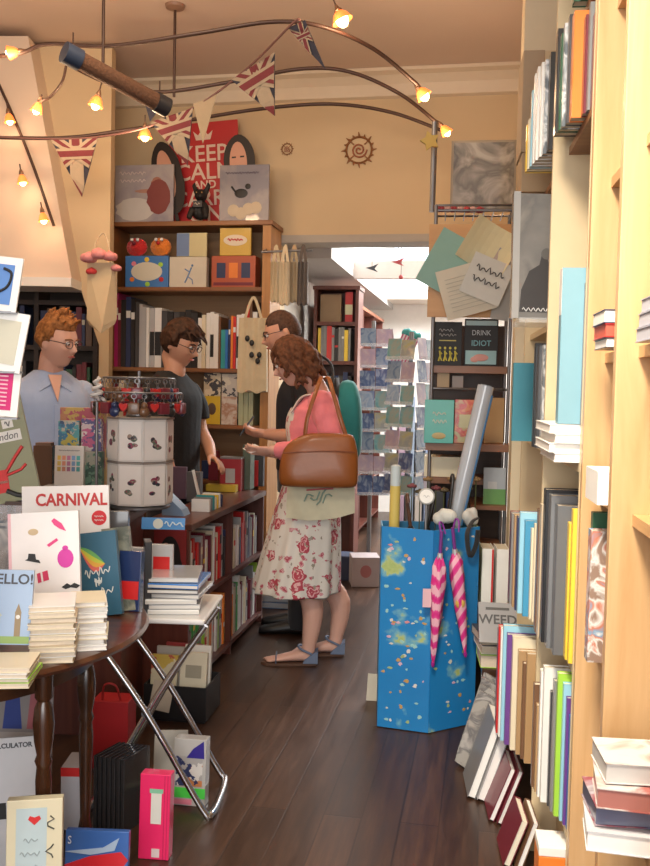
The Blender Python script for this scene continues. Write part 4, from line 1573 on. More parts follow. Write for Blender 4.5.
def cutout(px, py_top, py_bot, v, label, roll=0.0, rx=0.11):
    """flat card cut to the shape of a head with long dark hair"""
    c = PV(px, py_bot, v)
    h = PV(px, py_top, v).z - c.z
    t = thing('portrait_cutout', label, 'cutout', c, euler_lean(-PHI, 0, roll))
    b = MB()
    pts = []
    for k in range(28):
        a = 2 * PI * k / 28
        w = rx * (1 + 0.06 * math.sin(3 * a)) * (1.12 if math.sin(a) < 0 else 1.0)
        pts.append((w * math.cos(a), h / 2 + h / 2 * math.sin(a)))
    b.prism(pts, 0, 0.006, 'Y')
    b.box2((-0.012, 0.001, TZ + 0.001 - c.z), (0.012, 0.005, h * 0.3))
    b.build('hair_card', mat((0.014, 0.008, 0.007), 0.5, coat=0.2), t)
    b = MB()
    pts = [(rx * 0.56 * math.cos(2 * PI * k / 24) - 0.006, h * 0.54 + h * 0.34 * math.sin(2 * PI * k / 24)) for k in range(24)]
    b.prism(pts, -0.003, -0.0005, 'Y')
    f = b.build('face_card', mat((0.62, 0.32, 0.22), 0.5, coat=0.2), t)
    for s in (-1, 1):
        MB().box2((s * 0.028 - 0.014 - 0.006, -0.0045, h * 0.62), (s * 0.028 + 0.014 - 0.006, -0.0032, h * 0.645)).build('printed_eye', BLACK, f)
    MB().box2((-0.03, -0.0045, h * 0.36), (0.018, -0.0032, h * 0.395)).build('printed_mouth', mat((0.5, 0.06, 0.06), 0.5), f)
    return t


cutout(241, 134, 196, BV + 0.13, 'cut-out portrait card of a smiling dark-haired face behind the grey picture book', R(-4), 0.105)
cutout(176, 139, 214, BV + 0.10, 'tilted cut-out portrait card of a dark-haired face under the pale flag', R(-14), 0.10)
# black toy dog
c, _, _ = sb(184, 214, 182, TZ, BV + 0.035)
t = thing('toy_dog', 'black toy dog with a scribbled badge in front of the red poster', 'soft toy', c, (0, 0, -PHI))
b = MB()
b.ball((0, 0, 0.075), (0.062, 0.04, 0.065), 14)
b.ball((0.012, -0.025, 0.165), (0.042, 0.042, 0.04), 14)
b.ball((0.02, -0.06, 0.155), (0.022, 0.026, 0.02), 10)
for s in (-1, 1):
    b.tube([(0.012 + s * 0.03, -0.02, 0.185), (0.012 + s * 0.05, -0.02, 0.23), (0.012 + s * 0.045, -0.02, 0.25)], [0.02, 0.014, 0.005], 8)
    b.tube([(s * 0.04, -0.03, 0.08), (s * 0.055, -0.05, 0.03), (s * 0.055, -0.06, 0.012)], [0.024, 0.02, 0.018], 8)
link('body', fuse(b, 'body', 0.006, 2), mat((0.01, 0.009, 0.009), 0.6, bump=0.3, scale=60), t)
MB().box2((-0.03, -0.058, 0.085), (0.03, -0.048, 0.125)).build('badge', mat(COL['charcoal'], 0.5), t)
squiggle(t, -0.018, 0.018, 0.105, mat((0.6, 0.5, 0.4), 0.5), 0.009, 0.002, y=-0.0595)
for s in (-1, 1):
    MB().ball((0.012 + s * 0.018, -0.062, 0.178), 0.005, 8).build('eye', mat((0.5, 0.3, 0.1), 0.2), t, 60)

# ---------------------------------------------------------------- sun ornaments on the wall
def sunburst(px, py, r, label):
    c = PV(px, py, VW - 0.008)
    t = thing('wall_sun', label, 'wall ornament', c, (0, 0, -PHI))
    gm = mat((0.30, 0.13, 0.05), 0.5, metal=0.3, vary=0.2)
    b = MB()
    ring = [Vector((r * 0.72 * math.cos(2 * PI * k / 32), 0, r * 0.72 * math.sin(2 * PI * k / 32))) for k in range(33)]
    b.tube(ring, r * 0.06, 6)
    b.build('ring', gm, t, 60)
    for k in range(16):
        a = 2 * PI * k / 16
        b = MB()
        L = r * (1.0 if k % 2 == 0 else 0.9)
        b.tube([(r * 0.75 * math.cos(a), 0, r * 0.75 * math.sin(a)), (L * math.cos(a + 0.05), 0, L * math.sin(a + 0.05))], [r * 0.075, r * 0.02], 6)
        b.build('ray', gm, t, 60)
    b = MB()
    b.tube([Vector((r * q * math.cos(a), 0, r * q * math.sin(a))) for q, a in ((0.05 + 0.40 * k / 24, k / 24 * 4 * PI) for k in range(25))], r * 0.05, 6)
    b.build('spiral', mat((0.42, 0.15, 0.08), 0.5, metal=0.2), t, 60)
    for k in range(4):
        a = PI / 4 + k * PI / 2
        b = MB()
        b.tube([(r * 0.42 * math.cos(a), 0, r * 0.42 * math.sin(a)), (r * 0.7 * math.cos(a), 0, r * 0.7 * math.sin(a))], r * 0.04, 6)
        b.build('spoke', gm, t, 60)


sunburst(359, 150, 0.118, 'large metal sun ornament with a spiral centre on the tan back wall')
sunburst(287, 149, 0.048, 'small metal sun ornament on the wall above the bookcase end')

# hanging tote bags on the bookcase end, and the cream one lower down
def hang_bag(px0, px1, y0, y1, v, m, label, strap=0.12, name='tote_bag', lean=0.0):
    a, b_ = PV(px0, (y0 + y1) / 2, v), PV(px1, (y0 + y1) / 2, v)
    top, bot = PV((px0 + px1) / 2, y0, v), PV((px0 + px1) / 2, y1, v)
    c = Vector((((a + b_) / 2).x, ((a + b_) / 2).y, bot.z))
    w, h = (b_ - a).length, top.z - bot.z
    t = thing(name, label, 'bag', c, (0, 0, -PHI + lean))
    b = MB()
    n, k = 12, 10
    ph = rnd.uniform(0, 6)
    F = [[b.bm.verts.new(((i / n - 0.5) * w * (1 - 0.10 * j / k), -0.018 - 0.014 * math.sin(i * 1.3 + ph) * (0.4 + 0.6 * j / k), h * j / k + 0.01 * math.sin(i + ph) * (1 - j / k))) for j in range(k + 1)] for i in range(n + 1)]
    G = [[b.bm.verts.new(((i / n - 0.5) * w * (1 - 0.10 * j / k), 0.008, h * j / k)) for j in range(k + 1)] for i in range(n + 1)]
    for i in range(n):
        for j in range(k):
            b.face((F[i][j], F[i + 1][j], F[i + 1][j + 1], F[i][j + 1]))
            b.face((G[i][j], G[i][j + 1], G[i + 1][j + 1], G[i + 1][j]))
        b.face((F[i][0], G[i][0], G[i + 1][0], F[i + 1][0]))
        b.face((F[i][k], F[i + 1][k], G[i + 1][k], G[i][k]))
    for j in range(k):
        b.face((F[0][j], F[0][j + 1], G[0][j + 1], G[0][j]))
        b.face((F[n][j], G[n][j], G[n][j + 1], F[n][j + 1]))
    b.build('bag_body', m, t, 60)
    b = MB()
    b.tube(catmull([(-w * 0.28, -0.008, h * 0.98), (-w * 0.12, -0.01, h + strap * 0.7), (0, -0.006, h + strap), (w * 0.12, -0.01, h + strap * 0.7), (w * 0.28, -0.008, h * 0.98)], 4), 0.010, 6, flat=0.3)
    b.build('handle', m, t, 60)
    return t, w, h


canv = cloth((0.56, 0.46, 0.30), bump=0.4)
t, w, h = hang_bag(238, 268, 318, 392, BV - 0.06, canv, 'cream canvas bag with a black print hanging on the bookcase end post', 0.13)
for dx, dz in ((-0.03, 0.72), (0.0, 0.66), (0.0, 0.5), (0.04, 0.42), (0.05, 0.5)):
    MB().ball((dx, -0.034, h * dz), (0.016, 0.008, 0.02), 8).build('printed_blot', BLACK, t, 60)
for k in range(4):
    hang_bag(271 + k * 9, 281 + k * 9, 262, 302 + 3 * (k % 2), BV - 0.10 - 0.05 * (k % 2), cloth([(0.55, 0.44, 0.28), (0.60, 0.50, 0.34), (0.40, 0.31, 0.19), (0.10, 0.08, 0.07)][k], bump=0.4), ['beige folded bag, first of the bunch hanging from the bookcase corner', 'pale folded bag, second of the bunch hanging from the bookcase corner', 'dull tan folded bag, third of the bunch hanging from the bookcase corner', 'dark folded bag, last of the bunch hanging from the bookcase corner'][k], 0.10)
# bar they hang from
b = MB()
a_, b_ = PV(262, 252, BV - 0.11), PV(312, 250, BV - 0.11)
b.tube([a_, b_], 0.008, 8)
b.tube([a_, PV(266, 250, BV + 0.0)], 0.008, 8)
tag(b.build('hanging_rail', STEEL, None, 60), 'short steel rail holding folded bags at the bookcase corner', 'rail')

# paper bag with pink flowers on the sloped plaster side
t, w, h = None, None, None
c = P(101, 334, 5.0)
hh = P(101, 263, 5.0).z - c.z
t = thing('paper_bag', 'cream paper bag hanging on the plaster slope by the bookcase', 'bag', c, (0, 0, R(4)))
b = MB()
w = 0.155
b.rings([[(-w / 2, 0, hh), (w / 2 * 0.9, -0.03, hh), (w / 2, 0.05, hh), (-w / 2, 0.06, hh)], [(-w / 2, 0, 0.08), (w * 0.1, -0.05, 0.04), (w / 2, 0.05, 0.09), (-w / 2, 0.06, 0.1)], [(-w / 2 + 0.01, 0.01, 0.05), (w * 0.05, -0.045, 0.0), (w / 2 - 0.01, 0.05, 0.06), (-w / 2 + 0.01, 0.06, 0.07)]])
b.build('bag_body', mat((0.60, 0.46, 0.28), 0.8), t)
b = MB()
b.tube(catmull([(-0.05, 0.03, hh), (-0.04, 0.03, hh + 0.11), (0.0, 0.04, hh + 0.17), (0.03, 0.03, hh + 0.11), (0.05, 0.03, hh)], 4), 0.004, 6)
b.build('handle', mat((0.6, 0.48, 0.32), 0.8), t, 60)
pk = mat((0.62, 0.24, 0.24), 0.8, vary=0.25, scale=40)
for k, (dx, dy, dz, r_) in enumerate(((-0.06, -0.02, 0.02, 0.045), (0.0, -0.04, 0.035, 0.042), (0.055, -0.02, 0.03, 0.04), (-0.02, 0.03, 0.055, 0.04), (0.085, 0.0, -0.03, 0.03), (-0.05, 0.0, -0.05, 0.03))):
    f = thing('fabric_flower', 'pink fabric bloom in the mouth of the cream paper bag', 'flower', c + Vector((dx, dy - 0.02, hh + dz)), (0, 0, k), 'pink blooms in the paper bag')
    b = MB()
    for q in range(7):
        a = 2 * PI * q / 7
        b.ball((r_ * 0.55 * math.cos(a), r_ * 0.55 * math.sin(a), 0), r_ * 0.55, 8)
    b.ball((0, 0, r_ * 0.2), r_ * 0.6, 8)
    link('petals', fuse(b, 'petals', 0.006, 1), pk if k not in (5,) else mat((0.6, 0.05, 0.05), 0.8), f)
# ================================================================== counters
# low book counter running along the room
ca, cb = S(187, 699, 0), S(262, 621, 0)
cdir = (cb - ca).normalized()
crot = math.atan2(cdir.y, cdir.x) - PI / 2          # local +Y runs along the counter, local +X faces the aisle
CL = (cb - ca).length
CH = 0.785
CWD = 0.24
ct = thing('counter', 'low dark red wooden counter with book shelves facing the aisle', 'counter', ca, (0, 0, crot))
MB().box2((-CWD, 0, CH - 0.03), (0.012, CL, CH), bev=0.004).build('counter_top', wood((0.07, 0.022, 0.014), (0.13, 0.045, 0.028), 0.35, 'Y', 3.0), ct)
MB().box2((-CWD, 0, 0), (-CWD + 0.015, CL, CH - 0.031)).build('back_panel', REDW, ct)
for y in (0.0, CL / 2, CL - 0.022):
    MB().box2((-CWD + 0.0155, y, 0), (0, y + 0.022, CH - 0.031)).build('side_panel', REDW, ct)
SZ = (0.065, 0.425)
for z in SZ:
    for y0, y1 in ((0.0225, CL / 2 - 0.0005), (CL / 2 + 0.0225, CL - 0.0225)):
        MB().box2((-CWD + 0.0155, y0, z - 0.02), (0, y1, z)).build('shelf', REDW, ct)


def cw(x, y, z):
    return ca + Matrix.Rotation(crot, 3, 'Z') @ Vector((x, y, z))


cx_rz = crot + PI / 2                               # books: local -Y must face +X of the counter
r2 = random.Random(21)
for si, (z, nm) in enumerate(((SZ[0], 'bottom'), (SZ[1], 'upper'))):
    for bi, (y0, y1, bn) in enumerate(((0.03, CL / 2 - 0.005, 'nearer'), (CL / 2 + 0.03, CL - 0.03, 'farther'))):
        cols = ['white', 'grey', 'maroon', 'red', 'cream', 'navy', 'silver grey', 'black'] if si else ['white', 'green', 'orange', 'cream', 'grey', 'lime green', 'maroon', 'white', 'beige']
        sp = rand_specs(y1 - y0, cols, (0.014, 0.036), (0.2, 0.30) if si == 0 else (0.2, 0.285), r2, 0.4)
        book_row(cw(-0.035, y0, z + 0.001), cdir, cx_rz, sp, f'{nm} counter shelf, {bn} half', f'books on the {nm} counter shelf, {bn} half', 0.16, from_end='from the near end')

# front counter where the carousel stands
FH = 0.885
fa = Vector((-2.3, 3.62, 0))
fc = thing('counter', 'dark wooden sales counter under the white card carousel', 'counter', (-1.42, 3.73, 0), (0, 0, 0))
MB().box2((-0.95, -0.24, FH - 0.035), (0.66, 0.24, FH), bev=0.004).build('counter_top', DARKX, fc)
MB().box2((-0.92, -0.21, 0), (0.63, -0.185, FH - 0.036)).build('front_panel', REDW, fc)
MB().box2((0.60, -0.184, 0), (0.63, 0.21, FH - 0.036)).build('side_panel', REDW, fc)
MB().box2((-0.92, -0.184, 0), (-0.89, 0.21, FH - 0.036)).build('side_panel', REDW, fc)

# red poster with a dark-haired face, fixed to the near end of the low counter
t = thing('poster', 'dark red poster of a dark-haired face fixed to the near end of the low counter', 'poster', cw(-0.085, -0.010, 0.52), (0, 0, crot))
MB().box2((-0.075, 0, 0), (0.075, 0.008, 0.24)).build('sheet', mat((0.24, 0.02, 0.02), 0.5), t)
b = MB()
b.prism([(0.05 * math.cos(a) * (1.2 if math.sin(a) < 0 else 1), 0.11 + (0.10 if math.sin(a) > 0 else 0.105) * math.sin(a)) for a in (2 * PI * k / 28 for k in range(28))], -0.002, -0.0002, 'Y')
b.build('printed_hair', mat((0.012, 0.007, 0.006), 0.5), t)
b = MB()
b.prism([(-0.018 + 0.030 * math.cos(a), 0.125 + 0.055 * math.sin(a)) for a in (2 * PI * k / 24 for k in range(24))], -0.0035, -0.0022, 'Y')
b.build('printed_face', mat((0.46, 0.22, 0.14), 0.5), t)

# ---------------------------------------------------------------- white card carousel
cc = P(139, 512, 3.72)
cz = FH + 0.001
car = thing('card_carousel', 'white two-tier rotating carousel of framed keepsakes on the sales counter', 'carousel', (cc.x, 3.74, cz))
MB().lathe([(0.12, 0), (0.125, 0.004), (0.125, 0.012), (0.12, 0.016)], 24).build('base', STEEL, car)
MB().lathe([(0.011, 0.016), (0.011, 0.377)], 12).build('post', CHROME, car, 60)
n = 8
rr = 0.133
for tier, (za, zb) in enumerate(((0.02, 0.19), (0.20, 0.37))):
    b = MB()
    pts = [(rr * math.cos(2 * PI * (k + 0.35) / n), rr * math.sin(2 * PI * (k + 0.35) / n)) for k in range(n)]
    b.prism(pts, za, zb, 'Z')
    tr_ = b.build('tier', mat((0.66, 0.63, 0.60), 0.5), car)
    b = MB()
    b.prism([(p[0] * 1.04, p[1] * 1.04) for p in pts], zb, zb + 0.008, 'Z')
    b.build('tier_rim', mat((0.25, 0.22, 0.2), 0.5), car)
    for k in range(n):
        a = 2 * PI * (k + 0.85) / n
        if math.sin(a) > 0.55:
            continue
        rad = rr * math.cos(PI / n) + 0.002
        fr = MB()
        wd = 2 * rr * math.sin(PI / n)
        fr.box2((-wd * 0.44, -0.002, 0.008), (wd * 0.44, 0.0, zb - za - 0.008))
        f = fr.build('keepsake_panel', mat((0.76, 0.73, 0.70), 0.4), car, loc=(rad * math.cos(a), rad * math.sin(a), za), rot=(0, 0, a + PI / 2))
        g = MB()
        sx_ = r2.uniform(0.5, 1)
        for q in range(5):
            g.ball((r2.uniform(-0.016, 0.016), -0.0025, 0.085 + r2.uniform(-0.04, 0.035)), (r2.uniform(0.008, 0.016), 0.0015, r2.uniform(0.007, 0.016)), 8)
        g.build('printed_charm', art([(0.03, 0.03, 0.05), (0.25, 0.03, 0.08), (0.1, 0.14, 0.1), (0.3, 0.22, 0.18)], 40, k + tier * 3), f, 60)
# keyring stand above
kz = cz + 0.40
kr = thing('keyring_stand', 'wire stand hung with red and dark keyrings above the white carousel', 'stand', (cc.x - 0.01, 3.74, cz + 0.379))
MB().lathe([(0.05, 0), (0.052, 0.004), (0.052, 0.01), (0.02, 0.012)], 24).build('base', STEEL, kr)
MB().lathe([(0.007, 0.012), (0.007, 0.19)], 10).build('post', STEEL, kr, 60)
for z, rad in ((0.16, 0.145), (0.10, 0.175)):
    b = MB()
    b.tube([(rad * math.cos(2 * PI * k / 36), rad * math.sin(2 * PI * k / 36), z) for k in range(37)], 0.004, 6)
    b.build('ring', STEEL, kr, 60)
    for k in range(6):
        a = 2 * PI * k / 6
        b = MB()
        b.tube([(0.012 * math.cos(a), 0.012 * math.sin(a), z), (rad * math.cos(a), rad * math.sin(a), z)], 0.003, 6)
        b.build('spoke', STEEL, kr, 60)
kc = ['red', 'maroon', 'black', 'red', 'brown', 'navy', 'red', 'maroon', 'brown']
i = 0
for z, rad, nn in ((0.16, 0.145, 24), (0.10, 0.175, 28)):
    for k in range(nn):
        a = 2 * PI * k / nn + z
        cn = kc[(k * 4 + int(z * 100)) % len(kc)]
        pos = Vector((cc.x - 0.01 + (rad + 0.006) * math.cos(a), 3.74 + (rad + 0.006) * math.sin(a), cz + 0.379 + z - 0.006))
        kk = thing('keyring', f'{cn} novelty keyring hanging on the {"upper" if z > 0.12 else "lower"} ring of the wire stand', 'keyring', pos, (0, 0, a + PI / 2), f'{cn} keyrings on the {"upper" if z > 0.12 else "lower"} ring')
        b = MB()
        b.tube([(0.010 * math.cos(2 * PI * q / 10), 0, -0.008 + 0.010 * math.sin(2 * PI * q / 10)) for q in range(11)], 0.0015, 5)
        b.tube([(0, 0, -0.018), (0.002, 0, -0.032)], 0.0015, 5)
        b.build('split_ring', STEEL, kk, 60)
        b = MB()
        tp = k % 3
        if tp == 0:
            b.box((0, 0, -0.056), (0.046, 0.026, 0.046), bev=0.005)
        elif tp == 1:
            b.ball((0, 0, -0.044), (0.014, 0.012, 0.014), 10)
            b.ball((0, 0, -0.070), (0.022, 0.014, 0.022), 10)
        else:
            b.prism([(0.018 * math.sin(2 * PI * q / 16) ** 3 * 1.0, -0.05 + 0.0013 * (13 * math.cos(2 * PI * q / 16) - 5 * math.cos(4 * PI * q / 16) - 2 * math.cos(6 * PI * q / 16))) for q in range(16)], -0.006, 0.006, 'Y')
        b.build('charm', mat(COL[cn], 0.35, coat=0.3), kk, 40)
# white ornament beside it
t = thing('ornament', 'pale twisted ornament standing left of the keyring stand', 'ornament', (P(97, 400, 3.6).x, 3.6, FH + 0.001))
MB().lathe([(0.03, 0), (0.03, 0.01), (0.006, 0.02), (0.006, 0.44)], 10).build('stem', STEEL, t, 60)
b = MB()
b.tube([(0.026 * math.cos(k * 0.7) * (1 - k / 40), 0.026 * math.sin(k * 0.7) * (1 - k / 40), 0.45 + 0.003 * k) for k in range(30)], 0.007, 6)
b.build('twist', mat((0.62, 0.6, 0.58), 0.3, coat=0.4), t, 60)

# boxes on the sales counter, left of the carousel
def cbox(name, px0, px1, y0, y1, d, m, label, cat, dep=0.08, zb=None, part='carton', lean=0.0, rz=0.0, group=None):
    a, b_ = P(px0, (y0 + y1) / 2, d), P(px1, (y0 + y1) / 2, d)
    zb_ = P((px0 + px1) / 2, y1, d).z if zb is None else zb
    h = P((px0 + px1) / 2, y0, d).z - zb_
    w = b_.x - a.x
    t = thing(name, label, cat, ((a.x + b_.x) / 2, d, zb_ + 0.001), euler_lean(rz, lean), group)
    MB().box2((-w / 2, 0, 0), (w / 2, dep, h), bev=min(0.002, dep * 0.1)).build(part, m, t)
    return t, w, h


def label_box(t, x0, x1, z0, z1, m, name='printed_panel', y=-0.0012):
    return MB().box2((x0, y, z0), (x1, y + 0.001, z1)).build(name, m, t)


t, w, h = cbox('display_box', 42, 92, 487, 520, 3.62, mat((0.35, 0.34, 0.33), 0.5), 'flat grey box under the small paint set on the sales counter', 'box', 0.12, FH)
zz = FH + h + 0.003
t, w, h = cbox('paint_set', 54, 83, 446, 487, 3.63, mat((0.66, 0.65, 0.62), 0.5), 'white paint set box with rows of colour swatches, on a flat grey box', 'box', 0.03, zz, lean=R(4))
for r_ in range(3):
    for k, c in enumerate(((0.7, 0.5, 0.1), (0.7, 0.3, 0.2), (0.5, 0.2, 0.35), (0.2, 0.35, 0.6), (0.1, 0.45, 0.45))):
        label_box(t, (-0.40 + 0.165 * k) * w, (-0.40 + 0.165 * k + 0.12) * w, h * (0.36 + 0.14 * r_), h * (0.36 + 0.14 * r_ + 0.11), mat([x * (0.7 + 0.2 * r_) for x in c], 0.5), 'colour_swatch')
squiggle(t, -w * 0.36, w * 0.36, h * 0.88, mat(COL['grey'], 0.5), 0.003, 0.0012)
t, w, h = cbox('jar', 33, 52, 446, 500, 3.7, mat((0.1, 0.045, 0.02), 0.25, coat=0.4), 'tall brown jar beside the paint set', 'jar', 0.06, FH)
MB().box2((-w * 0.4, 0.005, h), (w * 0.4, 0.055, h + 0.012)).build('lid', mat(COL['brown'], 0.4), t)
t, w, h = cbox('gift_pack', 58, 79, 421, 488, 3.76, art([(0.05, 0.2, 0.35), (0.1, 0.35, 0.4), (0.5, 0.45, 0.1), (0.05, 0.1, 0.2), (0.45, 0.45, 0.4)], 28, 4), 'blue and teal patterned gift pack behind the paint set', 'box', 0.04, FH)
t, w, h = cbox('gift_pack', 81, 101, 419, 488, 3.76, art([(0.6, 0.5, 0.52), (0.5, 0.12, 0.25), (0.65, 0.62, 0.6), (0.1, 0.1, 0.25)], 30, 9), 'pink and white patterned gift pack between the paint set and the carousel', 'box', 0.04, FH)
t, w, h = cbox('gift_pack', 60, 104, 408, 424, 3.83, art([(0.45, 0.2, 0.1), (0.5, 0.35, 0.1), (0.4, 0.08, 0.12)], 20, 6), 'long pink and orange striped pack behind the patterned gift packs', 'box', 0.05, FH)
t, w, h = cbox('gift_pack', 85, 102, 452, 500, 3.66, art([(0.03, 0.08, 0.06), (0.1, 0.2, 0.14), (0.3, 0.3, 0.24)], 25, 12), 'dark green pack wedged against the white carousel', 'box', 0.04, FH)

# ---------------------------------------------------------------- things on the low book counter
def on_counter(name, px0, px1, y0, y1, m, label, cat, dep, part='carton', rz=None, zb=CH, back=0.0):
    """stands on the low counter; the pixel of its foot fixes the place"""
    p = S((px0 + px1) / 2, y1, zb)
    d = p.y + back
    w = (px1 - px0) / FPX * d
    h = (y1 - y0) / FPX * d
    t = thing(name, label, cat, (P((px0 + px1) / 2, y1, d).x, d, zb + 0.001), (0, 0, crot if rz is None else rz))
    MB().box2((-w / 2, 0, 0), (w / 2, dep, h), bev=min(0.002, dep * 0.1)).build(part, m, t)
    return t, w, h


# blue wedge holder with leaflets
p = S(173, 516, CH)
t = thing('leaflet_holder', 'pale blue wedge-shaped leaflet holder on the near end of the low counter', 'holder', (p.x, p.y, CH + 0.001), (0, 0, crot))
b = MB()
b.prism([(-0.055, 0), (0.055, 0), (0.04, 0.03), (-0.055, 0.115)], 0, 0.09, 'Y')
b.build('wedge', mat((0.22, 0.36, 0.58), 0.4, coat=0.2), t)
t, w, h = on_counter('card_terminal', 186, 200, 472, 502, mat((0.10, 0.10, 0.11), 0.4), 'dark card terminal with a slanted white flap on the low counter', 'card terminal', 0.05)
MB().box((0.02, -0.012, h * 0.62), (0.010, 0.02, h * 0.95), rot=(0, R(-14), 0)).build('flap', WHITE, t)
t, w, h = on_counter('gift_box', 166, 186, 468, 500, mat((0.12, 0.07, 0.11), 0.5), 'dull purple box standing behind the pale blue wedge', 'box', 0.03, back=0.05)
t, w, h = on_counter('tin', 219, 241, 459, 491, mat((0.36, 0.03, 0.04), 0.4, coat=0.3), 'red square tin with a small white label on the low counter', 'tin', 0.08)
label_box(t, -w * 0.22, w * 0.22, h * 0.25, h * 0.7, mat(COL['silver grey'], 0.4), 'printed_label')
MB().box2((-w / 2 - 0.001, -0.001, h), (w / 2 + 0.001, 0.081, h + 0.012), bev=0.002).build('lid', mat((0.30, 0.30, 0.30), 0.3, metal=0.5), t)
t, w, h = on_counter('book', 242, 250, 445, 490, mat((0.10, 0.13, 0.09), 0.5), 'dark green upright book at the far end of the low counter', 'book', 0.10, 'cover')
t, w, h = on_counter('book', 205, 236, 485, 492, mat((0.6, 0.42, 0.04), 0.5), 'thin yellow book lying flat in front of the red tin', 'book', 0.06, 'cover')
for k in range(7):
    cn = ['white', 'grey', 'teal', 'cream', 'yellow', 'white', 'navy'][k]
    y = 0.40 + k * 0.035
    book(0.02, 0.06 + 0.006 * (k % 3), 0.09, cn, cw(-0.03, y, CH + 0.001), (0, 0, cx_rz), f'little {cn} book in the row along the counter edge, {ORD[k]} from the near end', 'little books along the counter edge')
# blue banner strip at the near end
p = P(163, 524, 3.5)
t = thing('shelf_sign', 'blue strip sign with pale lettering in front of the white carousel', 'sign', (p.x, 3.505, FH - 0.03), (R(-12), 0, 0))
MB().box2((-0.085, 0, -0.022), (0.085, 0.006, 0.024)).build('sign_board', mat((0.03, 0.22, 0.55), 0.4, coat=0.3), t)
squiggle(t, 0.006, 0.078, 0.0, mat((0.55, 0.7, 0.8), 0.5), 0.011, 0.003)
MB().lathe([(0.001, 0), (0.02, 0), (0.02, 0.0015), (0.001, 0.0015)], 16, (-0.02, -0.0002, 0), rot=Matrix.Rotation(PI / 2, 3, 'X')).build('sign_disc', mat((0.6, 0.65, 0.6), 0.5), t)
# assorted dark stock at the far back of the counter
for k, (px, py0, py1, cn) in enumerate(((206, 462, 480, 'navy'), (213, 452, 482, 'maroon'), (253, 462, 488, 'red'), (258, 455, 488, 'charcoal'))):
    on_counter('gift_box', px - 5, px + 5, py0, py1, mat(COL[cn], 0.4), f'small {cn} box among the stock at the back of the low counter', 'box', 0.04, back=0.08)
# ================================================================== round table and everything by it
TZ1 = 0.72
TC = Vector((-1.06, 2.50, 0))
tb = thing('round_table', 'dark polished round table on turned legs, loaded with books', 'table', TC)
b = MB()
b.lathe([(0.53, TZ1 - 0.028), (0.56, TZ1 - 0.022), (0.567, TZ1 - 0.012), (0.56, TZ1 - 0.002), (0.545, TZ1)], 64)
b.build('tabletop', wood((0.04, 0.014, 0.007), (0.11, 0.04, 0.018), 0.28, 'X', 3.0, coat=0.5), tb, 40)
b = MB()
b.lathe([(0.40, TZ1 - 0.11), (0.42, TZ1 - 0.11), (0.42, TZ1 - 0.0285), (0.40, TZ1 - 0.0285)], 40)
b.build('apron', DARKX, tb, 40)
legp = [(0.030, 0.0), (0.024, 0.02), (0.020, 0.06), (0.026, 0.10), (0.030, 0.13), (0.022, 0.16), (0.027, 0.30), (0.031, 0.40), (0.026, 0.435), (0.034, 0.45), (0.026, 0.465), (0.036, 0.50), (0.041, 0.545), (0.035, 0.585), (0.024, 0.603), (0.034, 0.612), (0.034, 0.69)]
turned = wood((0.015, 0.006, 0.003), (0.07, 0.024, 0.009), 0.25, 'Z', 3.0, coat=0.6)
for lx, ly in (((45 - 325) / 900 * 2.22 - TC.x, 2.22 - TC.y), ((88 - 325) / 900 * 2.52 - TC.x, 2.52 - TC.y), (-0.30, -0.28), (-0.25, 0.36)):
    b = MB()
    b.lathe([(r_ * 0.66, z_) for r_, z_ in legp], 20, (lx, ly, 0))
    b.build('leg', turned, tb, 50)
b = MB()
b.tube([((45 - 325) / 900 * 2.22 - TC.x, 2.22 - TC.y, 0.15), (-0.30, -0.28, 0.15)], 0.013, 8)
b.build('stretcher', DARKX, tb, 50)

ACR = clear_plastic()


def flat_book(px, py, z, t, w, l, rz, cn, label, group, pages=WPAGES, d=None, m=None):
    """a closed book lying flat, page edges to the viewer; (px, py) = foot of its near edge"""
    p = S(px, py, z) if d is None else P(px, py, d)
    return flat_at((p.x, p.y), z, t, w, l, rz, cn, label, group, pages, m)


def flat_at(xy, z, t, w, l, rz, cn, label, group, pages=WPAGES, m=None):
    root = thing('book', label, 'book', (xy[0], xy[1], z), (0, 0, rz), group)
    cm = m or mat(COL[cn], 0.4, coat=0.2)
    b = MB()
    e = min(0.002, t * 0.15)
    # spine along the far side, open page edges towards -Y
    b.prism([(0, 0), (l, 0), (l, t), (0, t), (0, t - e), (l - e * 1.5, t - e), (l - e * 1.5, e), (0, e)], -w / 2, w / 2, 'X')
    b.build('cover', cm, root)
    MB().box2((-w / 2 + 0.002, 0.002, e + 0.0003), (w / 2 - 0.002, l - e * 2, t - e - 0.0003)).build('page_block', pages, root)
    return root


def pile(px, py, z, n, t, w, l, rz, cols, where, group, pages=WPAGES, jit=0.006, d=None):
    zz = z + 0.0008
    for k in range(n):
        p = S(px, py, z) if d is None else P(px, py, d)
        cn = cols[k % len(cols)]
        flat_at((p.x + rnd.uniform(-jit, jit), p.y + rnd.uniform(-jit, jit)), zz, t, w, l, rz + rnd.uniform(-0.05, 0.05), cn, f'small {cn} book, {ORD[k]} from bottom of {where}', group, pages)
        zz += t + 0.0008
    return zz


# piles of small gift books
pile(52, 664, TZ1, 10, 0.0132, 0.108, 0.15, R(12), ['cream', 'white', 'cream', 'beige'], 'the cream pile at the table edge', 'cream pile of gift books', WPAGES)
pile(88, 651, TZ1, 9, 0.0132, 0.088, 0.13, R(14), ['white', 'white', 'cream'], 'the white pile on the round table', 'white pile of gift books', mat((0.74, 0.71, 0.66), 0.7, vary=0.08, scale=150))
ztop = pile(0, 690, TZ1, 4, 0.011, 0.125, 0.12, R(6), ['cream', 'lime green', 'white', 'cream', 'white'], 'the low pile at the table rim', 'low pile at the table edge')
